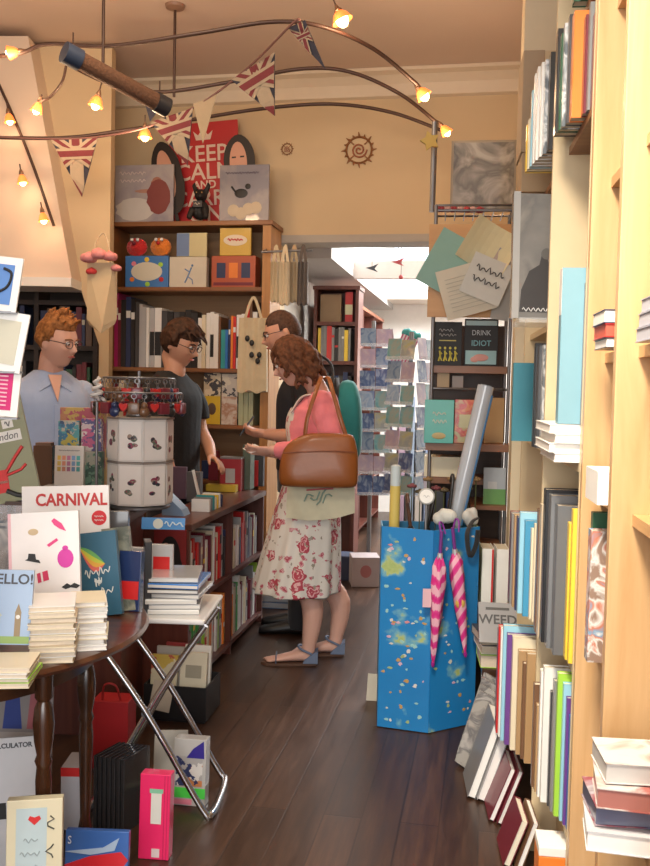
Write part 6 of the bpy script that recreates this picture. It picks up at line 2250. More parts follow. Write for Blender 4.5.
for s0, s1 in ((UPR[0], UPR[1]), (UPR[1], UPR[2])):
    for z in PL_BC:
        plank(pc, 'shelf', s0 + 0.0305, s1 - 0.0005, 0.045, 0.2995, z - 0.024, z, PINEX)


def flat7(s_, q, z, t, w, l, cn, label, group=None, m=None, tilt=0.0, pages=WPAGES):
    """closed book lying flat, its page edge towards the aisle"""
    o = flat_at((0, 0), 0, t, w, l, 0, cn, label, group, pages, m)
    p = rr7(s_, q, z + 0.001)
    o.location = p
    o.rotation_euler = (0, 0, RZ7 + tilt)
    return o


# stack on the pine shelf at eye level
for k, (t_, cn) in enumerate(((0.022, 'white'), (0.030, 'red'), (0.030, 'white'))):
    z = 1.501 + (0, 0.023, 0.054)[k]
    flat7(2.08, 0.0 - 0.003 * k, z, t_, 0.15, 0.2, ['charcoal', 'red', 'navy'][k], ['white-paged black book at the bottom of the little pine shelf stack', 'red book in the middle of the little pine shelf stack', 'thick white-paged navy book on top of the little pine shelf stack'][k], 'three books on the pine shelf', pages=BRIGHT if k != 1 else mat((0.6, 0.1, 0.06), 0.5))
# upright leaflets one shelf below
t = card('leaflet_block', 0.16, 0.075, 0.09, BRIGHT, 'thick white pad of leaflets on the pine shelf below the red and white stack', 'leaflets', rr7(2.10, -0.004, 1.151), (0, 0, RZ7), part='paper')
book(0.045, 0.31, 0.20, 'white', rr7(2.12, 0.0, 0.771), (0, 0, RZ7), 'white magazine file with a colourful side on the middle pine shelf', None, 'file', 'magazine_file', m=art([(0.75, 0.74, 0.72), (0.2, 0.35, 0.5), (0.55, 0.2, 0.12), (0.75, 0.73, 0.7), (0.3, 0.2, 0.15)], 16, 3, kind='noise'))
book(0.03, 0.345, 0.19, 'dark green', rr7(2.17, 0.012, 0.771), (0, 0, RZ7), 'black and green book behind the white magazine file', None)
# price clip, grey books at the frame edge
t = thing('price_clip', 'small silver price clip on the empty pine shelf edge', 'clip', rr7(1.62, 0.03, 1.126), (0, 0, RZ7))
MB().box2((-0.018, -0.004, 0), (0.018, 0.012, 0.02), bev=0.002).build('clip_body', mat((0.62, 0.62, 0.64), 0.25, coat=0.5), t)
for k in range(3):
    flat7(1.72, 0.02 + 0.004 * k, 1.501 + 0.029 * k, 0.027, 0.17, 0.2, ['silver grey', 'light blue', 'silver grey'][k], f'pale grey-blue book, {ORD[k]} from the bottom of the stack at the frame edge', 'grey-blue books at the frame edge', m=mat((0.42, 0.44, 0.52), 0.4, coat=0.2), pages=mat((0.5, 0.5, 0.56), 0.6))
# glossy catalogues sticking out of the low pine shelf
cat_m = [mat((0.66, 0.66, 0.68), 0.25, coat=0.6), art([(0.12, 0.14, 0.25), (0.30, 0.06, 0.08), (0.45, 0.45, 0.5), (0.2, 0.1, 0.1)], 8, 3, kind='noise'), art([(0.55, 0.35, 0.3), (0.62, 0.6, 0.58), (0.4, 0.12, 0.1)], 9, 6, kind='noise'), art([(0.6, 0.55, 0.48), (0.35, 0.25, 0.2), (0.65, 0.64, 0.62)], 8, 9, kind='noise')]
for k in range(4):
    o = flat7(1.70 + 0.016 * (k % 2), -0.062 + 0.008 * k, 0.551 + 0.041 * k, 0.038, 0.13, 0.22, 'white', ['white-edged glossy catalogue at the bottom of the pile jutting from the pine shelf', 'dark blue and red glossy catalogue, second in the jutting pile', 'pinkish glossy catalogue, third in the jutting pile', 'pale photo catalogue on top of the jutting pile'][k], 'glossy catalogues on the low pine shelf', m=cat_m[k], tilt=R(-6 + 8 * (k % 2)), pages=[BRIGHT, mat((0.12, 0.13, 0.2), 0.3, coat=0.5), mat((0.42, 0.16, 0.13), 0.4, coat=0.4), mat((0.6, 0.58, 0.55), 0.4)][k])
# far run of crowded shelves, cream painted
fcse = thing('bookcase', 'tall cream painted bookcase crammed with books beyond the pine one', 'bookcase', O7, (0, 0, -A7))
CP = mat((0.66, 0.53, 0.33), 0.55, vary=0.05)
FS = (2.2985, 2.70, 3.66)
plank(fcse, 'upright', 2.30, 2.312, 0.0, 0.28, 0, 2.75, CP)
plank(fcse, 'upright', FS[1], FS[1] + 0.022, -0.045, 0.28, 0, 2.75, CP)
plank(fcse, 'upright', FS[2], FS[2] + 0.022, -0.02, 0.28, 0, 2.75, CP)
plank(fcse, 'back_panel', 2.3125, FS[2] - 0.0005, 0.281, 0.292, 0, 2.75, CP)
L1 = (0.26, 0.70, 1.22, 2.12, 2.43)
L2 = (0.26, 0.70, 1.22, 1.63, 2.12, 2.43)
for z in L1:
    plank(fcse, 'shelf', 2.3125, FS[1] - 0.0005, 0.0, 0.28, z - 0.022, z, OAK if z > 2 else CP)
for z in L2:
    plank(fcse, 'shelf', FS[1] + 0.0225, FS[2] - 0.0005, 0.0, 0.28, z - 0.022, z, OAK if z > 2 else CP)


def row7(s0, z, items, where, group):
    s_ = s0
    for k, it in enumerate(items):
        t_, h, w_, pr, cn = it[:5]
        book(t_, h, w_, cn, rr7(s_ + t_ / 2, -pr, z + 0.001), (0, 0, RZ7), f'{"thick" if t_ > 0.036 else "slim" if t_ < 0.02 else "tall"} {cn} book, {ORD[k]} from the pine side {where}', group, m=it[5] if len(it) > 5 else None, band=it[6] if len(it) > 6 else None)
        s_ += t_ + 0.002


foil = art([(0.66, 0.67, 0.68), (0.30, 0.33, 0.36), (0.7, 0.7, 0.7), (0.16, 0.18, 0.2)], 12, 4, rough=0.2, kind='noise')
row7(2.315, 2.12, [(0.03, 0.23, 0.2, 0.0, 'maroon'), (0.026, 0.27, 0.2, 0.006, 'grey'), (0.034, 0.25, 0.2, 0.012, 'maroon'), (0.045, 0.275, 0.2, 0.036, 'orange'), (0.03, 0.285, 0.2, 0.042, 'charcoal'), (0.028, 0.275, 0.2, 0.05, 'silver grey', foil), (0.03, 0.26, 0.2, 0.054, 'dark green'), (0.04, 0.285, 0.2, 0.06, 'black')], 'on the high shelf', 'books on the high shelf near the pine case')
row7(2.725, 2.12, [(0.045, 0.285, 0.2, 0.058, 'black'), (0.032, 0.28, 0.2, 0.068, 'silver grey', foil), (0.04, 0.284, 0.2, 0.075, 'white'), (0.04, 0.286, 0.2, 0.082, 'white'), (0.035, 0.28, 0.2, 0.086, 'white'), (0.03, 0.24, 0.2, 0.09, 'light blue'), (0.03, 0.16, 0.2, 0.095, 'cream'), (0.03, 0.15, 0.2, 0.098, 'yellow')], 'high shelf beyond the cream board', 'books on the high shelf beyond the cream board')
row7(2.33, 2.43, [(0.03, 0.22, 0.2, 0.0, 'grey'), (0.034, 0.25, 0.2, 0.006, 'maroon'), (0.04, 0.24, 0.2, 0.02, 'dark green'), (0.04, 0.25, 0.2, 0.035, 'dark green')], 'on the topmost shelf', 'books on the topmost shelf')
# two cardboard boxes at the end of the high shelf
t = thing('cardboard_box', 'small cardboard box under the bigger one at the end of the high shelf', 'box', rr7(3.30, -0.085, 2.121), (0, 0, -A7))
MB().box2((0, 0, 0), (0.2, 0.2, 0.14), bev=0.003).build('carton', mat((0.40, 0.29, 0.18), 0.8), t)
t = thing('cardboard_box', 'large cardboard box stacked at the end of the high shelf near the pier', 'box', rr7(3.30, -0.09, 2.2625), (0, 0, -A7))
MB().box2((0, 0, 0), (0.075, 0.2, 0.36), bev=0.003).build('carton', mat((0.42, 0.31, 0.20), 0.8), t)
# light blue folder and paper stack
row7(2.318, 1.3195, [(0.012, 0.36, 0.2, 0.0, 'grey'), (0.05, 0.40, 0.22, 0.055, 'light blue', mat((0.20, 0.38, 0.46), 0.45, coat=0.2), ('white', 0.7, 1.0)), (0.02, 0.30, 0.2, 0.01, 'white')], 'standing by the white paper stack', 'tall folders by the paper stack')
row7(2.415, 1.3195, [(0.018, 0.34, 0.2, 0.012, 'cream'), (0.022, 0.38, 0.2, 0.02, 'cream'), (0.02, 0.36, 0.2, 0.015, 'beige')], 'on top of the white paper stack', 'cream books on the paper stack')
for k in range(4):
    flat7(2.485 + 0.01 * (k % 2), -0.062 - 0.014 * (k % 2), 1.2208 + 0.0245 * k, 0.0235, 0.325, 0.26, 'white', f'white boxed set lying flat, {ORD[k]} from the bottom of the bright stack', 'bright white stack by the folders', m=BRIGHT, pages=BRIGHT)
# face-out photo book on its ledge, facing the viewer
MB().box2((-0.12, FS[1] + 0.10, 1.615), (-0.001, FS[1] + 0.32, 1.63)).build('display_ledge', ACR, fcse)
c = P(534.5, 316, 2.87)
t = card('photo_book', 0.148, P(534, 190, 2.87).z - c.z, 0.022, art([(0.13, 0.13, 0.135), (0.22, 0.215, 0.21), (0.17, 0.17, 0.17), (0.28, 0.27, 0.25)], 3.2, 11, rough=0.15, coat=0.9, kind='noise'), 'large glossy grey photo book with a dark crouching figure, facing out of the shelf', 'book', (c.x, 2.87, 1.634), euler_lean(R(3), R(2), 0), part='cover')
blob(t, [(-0.05, 0.02), (0.06, 0.02), (0.074, 0.11), (0.05, 0.145), (0.035, 0.20), (0.02, 0.205), (0.012, 0.17), (-0.02, 0.15), (-0.045, 0.09)], mat((0.06, 0.06, 0.065), 0.25, coat=0.6), 'printed_figure')
blob(t, circ(0.035, 0.205, 0.018, 0.018), mat((0.12, 0.12, 0.12), 0.25, coat=0.6), 'printed_head', -0.0016)
label_box(t, -0.074, -0.052, 0.0, 0.40, mat((0.36, 0.36, 0.36), 0.2, coat=0.8), 'spine_strip')
b = MB()
b.tube([(-0.04 + 0.004 * j, -0.001, 0.028 + 0.006 * math.sin(j * 1.6)) for j in range(22)], 0.0015, 5)
b.build('handwriting', mat((0.7, 0.7, 0.7), 0.4), t)
# teal book facing out one shelf lower, dark objects beside it
c = P(522, 430, 3.3)
t = card('book', 0.09, 0.285, 0.03, mat((0.05, 0.25, 0.33), 0.4, coat=0.2), 'blue-green book facing out below the grey photo book', 'book', (c.x + 0.005, 3.28, 1.2215), euler_lean(R(-4), R(1), 0), part='cover')
row7(2.74, 1.22, [(0.035, 0.33, 0.2, 0.0, 'dark green'), (0.04, 0.35, 0.2, 0.01, 'dark green'), (0.05, 0.36, 0.2, 0.02, 'charcoal'), (0.045, 0.33, 0.2, 0.035, 'silver grey', foil), (0.045, 0.33, 0.2, 0.045, 'charcoal'), (0.04, 0.34, 0.2, 0.05, 'black')], 'below the grey photo book', 'dark books below the grey photo book')
# lower rows
row7(2.315, 0.70, [(0.03, 0.40, 0.2, 0.010, 'yellow'), (0.035, 0.36, 0.22, 0.014, 'yellow'), (0.06, 0.40, 0.24, 0.04, 'charcoal', mat((0.12, 0.125, 0.135), 0.4, coat=0.3)), (0.055, 0.42, 0.24, 0.05, 'grey', mat((0.16, 0.165, 0.175), 0.4, coat=0.3)), (0.05, 0.43, 0.24, 0.058, 'black'), (0.05, 0.38, 0.24, 0.062, 'beige'), (0.04, 0.36, 0.24, 0.064, 'brown')], 'on the file shelf', 'files on the file shelf')
row7(2.725, 0.70, [(0.03, 0.30, 0.22, 0.06, 'cream'), (0.03, 0.28, 0.22, 0.066, 'cream'), (0.035, 0.30, 0.22, 0.082, 'blue', mat((0.05, 0.28, 0.48), 0.4, coat=0.2)), (0.035, 0.32, 0.22, 0.095, 'light blue'), (0.04, 0.30, 0.22, 0.10, 'navy'), (0.04, 0.3, 0.22, 0.105, 'tan'), (0.04, 0.3, 0.22, 0.11, 'grey'), (0.04, 0.3, 0.2, 0.11, 'maroon')], 'file shelf beyond the cream board', 'books on the file shelf beyond the cream board')
row7(2.315, 0.26, [(0.022, 0.30, 0.22, 0.0, 'blue'), (0.02, 0.34, 0.22, 0.006, 'purple'), (0.022, 0.37, 0.22, 0.012, 'light blue'), (0.024, 0.39, 0.22, 0.024, 'lime green'), (0.03, 0.36, 0.22, 0.03, 'grey'), (0.02, 0.32, 0.22, 0.034, 'charcoal'), (0.03, 0.38, 0.22, 0.05, 'white'), (0.028, 0.36, 0.22, 0.055, 'white'), (0.03, 0.25, 0.22, 0.06, 'tan'), (0.03, 0.30, 0.22, 0.065, 'brown')], 'on the lowest shelf', 'books on the lowest shelf')
row7(2.725, 0.26, [(0.03, 0.34, 0.22, 0.07, 'tan'), (0.03, 0.30, 0.22, 0.078, 'brown'), (0.03, 0.33, 0.22, 0.09, 'tan'), (0.04, 0.36, 0.22, 0.105, 'cream'), (0.03, 0.36, 0.22, 0.12, 'purple'), (0.03, 0.38, 0.22, 0.13, 'light blue'), (0.03, 0.36, 0.22, 0.135, 'white'), (0.03, 0.36, 0.22, 0.14, 'red'), (0.035, 0.34, 0.22, 0.14, 'maroon')], 'lowest shelf beyond the cream board', 'books on the lowest shelf beyond the cream board')
plank(fcse, 'plinth', 2.3125, FS[2], 0.03, 0.05, 0, 0.237, CP)
# orange and white box on the floor, books lying by the case
t = thing('box_file', 'orange box with a white top on the floor by the pine bookcase', 'box', rr7(2.34, -0.065, 0.001), (0, 0, -A7))
MB().box2((0, 0, 0), (0.09, 0.10, 0.17), bev=0.003).build('carton', mat(COL['orange'], 0.5), t)
MB().box2((0, 0, 0.1702), (0.09, 0.10, 0.195), bev=0.002).build('lid', BRIGHT, t)


def leaner(px0, py0, px1, py1, d, t_, w_, cn, label, pages=BRIGHT):
    """book standing on the floor and leaning to the right; foot and head pixels of its edge"""
    a, b_ = P(px0, py0, d), P(px1, py1, d)
    a.z = 0.002
    h = (b_ - a).length
    ang = math.atan2(b_.x - a.x, b_.z - a.z)
    o = thing('book', label, 'book', (a.x, d, 0.002 + t_ * 0.5 * math.sin(abs(ang))), euler_lean(R(-4), 0, ang), 'books leaning on the floor')
    MB().prism([(-t_ / 2, 0), (-t_ / 2 + 0.0022, 0), (-t_ / 2 + 0.0022, w_ - 0.003), (t_ / 2 - 0.0022, w_ - 0.003), (t_ / 2 - 0.0022, 0), (t_ / 2, 0), (t_ / 2, w_), (-t_ / 2, w_)], 0, h, 'Z').build('cover', mat(COL[cn], 0.4, coat=0.2), o)
    MB().box2((-t_ / 2 + 0.0026, 0.003, 0.003), (t_ / 2 - 0.0026, w_ - 0.004, h - 0.003)).build('page_block', pages, o)
    return o


leaner(471, 808, 498, 724, 3.02, 0.028, 0.19, 'grey', 'white-paged grey book leaning on the floor, first of the leaning row')
leaner(481, 810, 508, 728, 3.0, 0.030, 0.19, 'silver grey', 'pale grey book leaning on the floor, second of the leaning row')
leaner(491, 832, 513, 770, 2.86, 0.018, 0.17, 'maroon', 'slim maroon book leaning on the floor, third of the leaning row')
leaner(499, 836, 521, 772, 2.84, 0.016, 0.17, 'maroon', 'slim dark red book at the end of the leaning row')
leaner(506, 880, 525, 822, 2.58, 0.022, 0.16, 'maroon', 'cream-paged maroon book leaning near the orange box', CREAMPAPER)
leaner(518, 884, 536, 824, 2.56, 0.018, 0.16, 'brown', 'white-paged brown book leaning beside the orange box')
# low plinth with the grey book on a heap
t = thing('low_bench', 'low dark bench carrying heaped books beside the blue map stand', 'bench', (0.69, 3.62, 0), (0, 0, -A7))
MB().box2((-0.04, -0.2, 0.30), (0.10, 0.42, 0.33)).build('seat_board', DARKX, t)
for x in (-0.035, 0.07):
    for y in (-0.19, 0.38):
        MB().box2((x, y, 0), (x + 0.025, y + 0.025, 0.2995)).build('leg', DARKX, t)
for k, (cn, th) in enumerate((('lime green', 0.05), ('white', 0.03), ('charcoal', 0.035))):
    flat_at((0.695 + 0.004 * k, 3.43 + 0.012 * k), 0.3312 + (0, 0.0512, 0.0824)[k], th, 0.15, 0.2, R(-5 + 4 * k), cn, f'{cn} book lying {["at the bottom", "in the middle", "on top"][k]} of the heap under the grey book', 'heap under the grey book')
c = P(497, 662, 3.38)
t = card('book', 0.145, 0.16, 0.02, mat((0.30, 0.30, 0.31), 0.25, coat=0.6), 'grey glossy book titled WEED leaning back on the bench heap', 'book', (c.x, 3.36, 0.4186 if False else 0.451), euler_lean(R(-3), R(34), R(1)), part='cover')
text('WEED', 0.052, mat((0.05, 0.05, 0.055), 0.4), t, (0, -0.001, 0.09), bold=0.001)
label_box(t, -0.045, 0.045, 0.13, 0.14, mat((0.06, 0.06, 0.06), 0.4), 'printed_line')
for k in range(2):
    c = P(497 + 13 * k, 600, 3.78)
    book(0.05, 0.40, 0.16, 'white', (0.705 + 0.062 * k, 3.80 - 0.008 * k, 0.3315), (0, 0, R(-5)), ['tall white atlas with a red stripe, standing behind the grey book', 'plain tall white atlas beside the red-striped one'][k], None, m=BRIGHT)
    if k == 0:
        lastb = bpy.context.scene.collection.objects[-3]
        MB().box2((0.016, -0.0012, 0.002), (0.024, 0.0, 0.398)).build('red_stripe', REDINK, [o for o in C.objects if o.get('label') == 'tall white atlas with a red stripe, standing behind the grey book'][0])
# grey magazines slumped beside the map stand
mg = [art([(0.3, 0.3, 0.31), (0.42, 0.41, 0.40), (0.16, 0.16, 0.17), (0.36, 0.35, 0.33)], 12, k + 3, kind='noise', rough=0.25, coat=0.6) for k in range(4)]
for k, (px, py, lab) in enumerate(((468, 752, 'front of the slump'), (474, 746, 'second of the slump'), (481, 742, 'third of the slump'), (489, 738, 'last of the slump'))):
    p = S(px + 4, py, 0)
    t = card('magazine', 0.17, 0.285 + 0.01 * k, 0.012, mg[k], f'grey picture magazine slumped by the map stand, {lab}', 'magazine', (0.565 + 0.010 * k, 3.235 + 0.040 * k, 0.002), euler_lean(R(-46), R(12), R(12)), group='slumped grey magazines', part='cover')
# ================================================================== blue map stand
MAPD = 0.835
pA, pB, pC = S(377, 727, 0), S(428, 734, 0), S(474, 724, 0)
pD, pE = Vector((pC.x + 0.02, 4.06, 0)), Vector((pA.x + 0.02, 4.06, 0))


def map_mat(seed, dens):
    m, nt, b = newmat('picture_map')
    tc = nt.nodes.new('ShaderNodeTexCoord')
    mp = nt.nodes.new('ShaderNodeMapping')
    mp.inputs['Location'].default_value = (seed, seed * 2, seed * 0.5)
    nt.links.new(tc.outputs['Object'], mp.inputs[0])
    nz = nt.nodes.new('ShaderNodeTexNoise')
    nz.inputs['Scale'].default_value = 4.2
    nz.inputs['Detail'].default_value = 6
    nt.links.new(mp.outputs[0], nz.inputs['Vector'])
    sea = ramp(nt, nz.outputs['Fac'], [(0.0, (0.012, 0.17, 0.46)), (dens - 0.035, (0.015, 0.21, 0.52)), (dens, (0.16, 0.40, 0.5)), (dens + 0.012, (0.42, 0.5, 0.2)), (dens + 0.06, (0.2, 0.34, 0.08)), (dens + 0.12, (0.5, 0.42, 0.15)), (1.0, (0.5, 0.3, 0.12))])
    nt.links.new(sea, b.inputs['Base Color'])
    b.inputs['Roughness'].default_value = 0.35
    b.inputs['Coat Weight'].default_value = 0.3
    return m


mapm = map_mat(1.0, 0.635)
ms = thing('map_stand', 'blue picture-map floor stand with folded front, holding umbrellas and rolls', 'map stand', (0, 0, 0))


def wall_panel(a, b_, h0, h1, name, m, t=0.006):
    """upright panel from a to b (heights h0, h1 at the two ends)"""
    dv = (b_ - a).normalized()
    nv = Vector((-dv.y, dv.x, 0))
    rs = []
    for p, h in ((a, h0), (b_, h1)):
        rs.append([Vector((p.x, p.y, 0.004)), Vector((p.x, p.y, h)), Vector((p.x, p.y, h)) + nv * t, Vector((p.x, p.y, 0.004)) + nv * t])
    b = MB()
    b.rings(rs)
    return b.build(name, m, ms)


fl = wall_panel(pA, pB, MAPD + 0.004, MAPD, 'front_panel', mapm)
fr = wall_panel(pB + (pC - pB).normalized() * 0.003, pC, MAPD, MAPD + 0.002, 'front_panel', map_mat(5.3, 0.62))
wall_panel(pC, pD, MAPD, MAPD - 0.03, 'side_panel', mat((0.25, 0.36, 0.08), 0.5))
wall_panel(pE, pA, MAPD - 0.03, MAPD, 'side_panel', mat((0.03, 0.2, 0.42), 0.5))
wall_panel(pD, pE, MAPD - 0.03, MAPD - 0.03, 'back_panel', mat((0.03, 0.2, 0.42), 0.5))
b = MB()
b.prism([(pA.x + 0.01, pA.y + 0.01), (pB.x, pB.y + 0.012), (pC.x - 0.01, pC.y + 0.01), (pD.x - 0.01, pD.y - 0.01), (pE.x + 0.01, pE.y - 0.01)], 0.0, 0.01, 'Z')
b.build('base', BLACK, ms)
# little printed pictures on the sea
r5 = random.Random(12)
pic_cols = [(0.6, 0.25, 0.25), (0.62, 0.6, 0.5), (0.35, 0.45, 0.2), (0.6, 0.4, 0.5), (0.62, 0.62, 0.6), (0.5, 0.3, 0.1), (0.3, 0.55, 0.55)]
for pan, a, b_, cnt in ((fl, pA, pB, 60), (fr, pB, pC, 38)):
    dv = (b_ - a).normalized()
    nv = Vector((-dv.y, dv.x, 0)) * -0.0012
    L = (b_ - a).length
    for k in range(cnt):
        x, z = r5.uniform(0.02, L - 0.02), r5.uniform(0.03, MAPD - 0.03)
        pc_ = a + dv * x + nv
        b = MB()
        n = 9
        rx, rz_ = r5.uniform(0.005, 0.012), r5.uniform(0.004, 0.010)
        ring = [pc_ + dv * (rx * r5.uniform(0.5, 1.2) * math.cos(2 * PI * q / n)) + Vector((0, 0, z + rz_ * r5.uniform(0.5, 1.2) * math.sin(2 * PI * q / n))) for q in range(n)]
        b.rings([ring, [p - nv * 0.8 for p in ring]])
        b.build('printed_picture', mat(r5.choice(pic_cols), 0.4), pan)

# bucket contents
def stick(name, px0, py0, px1, py1, d, r0, m, label, cat, parts=None, z0=0.012, d1=None):
    a, b_ = P(px0, py0, d), P(px1, py1, d if d1 is None else d1)
    dv = (b_ - a).normalized()
    a = a - dv * ((a.z - z0) / dv.z)
    a.x, a.y, a.z = min(max(a.x, pA.x + 0.06), 0.42), min(max(a.y, 3.83), 3.95), z0
    dv = (b_ - a).normalized()
    t = thing(name, label, cat, a)
    b = MB()
    b.tube([Vector(), b_ - a], r0, 16)
    b.build('roll', m, t, 60)
    return t, a, b_, dv


t, a, b_, dv = stick('map_roll', 394, 524, 396, 466, 3.86, 0.022, mat((0.50, 0.58, 0.60), 0.5), 'pale blue rolled map with a yellow lower part in the map stand', 'rolled map')
b = MB()
b.tube([(b_ - a) * 0.62, (b_ - a) * 0.92], 0.0225, 16)
b.build('yellow_band', mat((0.62, 0.48, 0.12), 0.5), t, 60)
b = MB()
b.tube([(b_ - a) * 0.998, (b_ - a) * 1.004], 0.016, 12)
b.build('roll_end', mat((0.6, 0.6, 0.55), 0.6), t, 60)
t, a, b_, dv = stick('poster_tube', 470, 505, 486, 386, 3.95, 0.036, mat((0.42, 0.46, 0.52), 0.25, coat=0.8), 'large silvery wrapped poster roll rising from the map stand', 'poster roll', z0=0.06)
b = MB()
b.tube([(b_ - a) * 0.55 + Vector((0.03, -0.012, 0)), (b_ - a) * 0.97 + Vector((0.03, -0.012, 0))], 0.010, 8)
b.build('blue_streak', mat((0.06, 0.2, 0.42), 0.3, coat=0.6), t, 60)
b = MB()
b.tube([(b_ - a) * 0.998, (b_ - a) * 1.003], 0.024, 12)
b.build('roll_end', mat((0.2, 0.22, 0.25), 0.6), t, 60)
blkc = cloth((0.012, 0.012, 0.014))
# black folded umbrellas leaning in the stand
for k, (px0, px1, py1, d) in enumerate(((412, 408, 506, 3.90), (425, 432, 508, 3.97), (447, 450, 512, 3.99), (461, 452, 488, 3.88))):
    a, b_ = P(px0, 540, d), P(px1, py1, d)
    dv = (b_ - a).normalized()
    a = a - dv * ((a.z - 0.02) / dv.z)
    a.x, a.y, a.z = min(max(a.x, pA.x + 0.06), pC.x - 0.09 - 0.03 * k), min(max(a.y, 3.84), 3.99), 0.02
    dv = (b_ - a).normalized()
    L = (b_ - a).length
    t = thing('umbrella', f'folded black umbrella in the map stand, {ORD[k]} from its yellow-banded roll', 'umbrella', a, dv.to_track_quat('Z', 'Y').to_euler(), 'black umbrellas in the map stand')
    b = MB()
    b.lathe([(0.004, 0.0), (0.012, 0.05), (0.03, L * 0.55), (0.026, L * 0.86), (0.010, L * 0.9)], 12)
    b.build('canopy', blkc, t, 50)
    b = MB()
    b.tube(catmull([(0, 0, L * 0.88), (0, 0, L + 0.02), (0.012, 0, L + 0.05), (0.035, 0, L + 0.05), (0.045, 0, L + 0.02)], 5), 0.008, 8)
    b.build('handle', mat([(0.1, 0.04, 0.02), (0.015, 0.015, 0.015)][k % 2], 0.35, coat=0.4), t, 60)
# round white tag face
c = P(427, 497, 3.80)
t = thing('lollipop_sign', 'round white tag on a stick among the black umbrellas', 'sign', (c.x, 3.82, c.z), (R(-8), 0, R(-6)))
MB().lathe([(0.001, -0.02), (0.032, -0.02), (0.036, -0.012), (0.036, 0.006), (0.032, 0.01)], 24, rot=Matrix.Rotation(PI / 2, 3, 'X')).build('rim', mat((0.4, 0.4, 0.38), 0.5), t, 40)
MB().lathe([(0.001, 0.0102), (0.029, 0.0102), (0.029, 0.012), (0.001, 0.012)], 24, rot=Matrix.Rotation(PI / 2, 3, 'X')).build('face_disc', BRIGHT, t)
squiggle(t, -0.012, 0.012, 0.0, mat((0.4, 0.4, 0.4), 0.5), 0.006, 0.0012, y=-0.0128)
MB().lathe([(0.006, -0.4), (0.006, -0.03)], 8).build('stick', STEEL, t, 60)
# white scarf bundle, flowers
for k, (px, py, rx, cn, nm) in enumerate(((445, 512, 0.045, (0.62, 0.62, 0.58), 'white cloth bundle lying over the black umbrellas'), (470, 508, 0.035, (0.5, 0.5, 0.48), 'grey cloth bundle beside the poster roll'))):
    c = P(px, py, 3.84)
    t = thing('cloth_bundle', nm, 'cloth', (c.x, 3.84, MAPD - 0.02))
    b = MB()
    for q in range(7):
        b.ball((r5.uniform(-rx, rx) * 0.6, r5.uniform(-0.02, 0.02), 0.03 + r5.uniform(0, 0.03)), (rx * 0.6, 0.025, 0.028), 10)
    link('folds', fuse(b, 'folds', 0.006, 2), cloth(cn), t)
c0 = P(445, 492, 4.0)
for k in range(9):
    c = P(412 + 8 * k, 486 + 7 * math.sin(k * 2.2), 3.96)
    t = thing('dried_flower', f'dark dried flower head sticking up in the map stand, {ORD[k]} along', 'flower', (c.x, c.y, c.z), (0, 0, k), 'dried flowers in the map stand')
    b = MB()
    for q in range(6):
        a_ = q * PI / 3
        b.ball((0.012 * math.cos(a_), 0.012 * math.sin(a_), 0), (0.011, 0.011, 0.008), 8)
    b.ball((0, 0, 0.004), 0.010, 8)
    b.build('petals', mat([(0.16, 0.04, 0.05), (0.08, 0.06, 0.03), (0.2, 0.12, 0.05)][k % 3], 0.7), t, 60)
    b = MB()
    b.tube([(0, 0, -0.008), (0, 0, -0.25)], 0.0025, 5)
    b.build('stem', mat((0.06, 0.07, 0.02), 0.8), t)


def stripe_mat():
    m, nt, b = newmat('pink_stripes')
    tc = nt.nodes.new('ShaderNodeTexCoord')
    wv = nt.nodes.new('ShaderNodeTexWave')
    wv.wave_type = 'BANDS'
    wv.bands_direction = 'DIAGONAL'
    wv.inputs['Scale'].default_value = 9
    wv.inputs['Distortion'].default_value = 1.5
    nt.links.new(tc.outputs['Object'], wv.inputs['Vector'])
    nt.links.new(ramp(nt, wv.outputs['Fac'], [(0.0, (0.62, 0.02, 0.22)), (0.5, (0.70, 0.08, 0.30)), (0.6, (0.78, 0.42, 0.52))]), b.inputs['Base Color'])
    b.inputs['Roughness'].default_value = 0.6
    return m


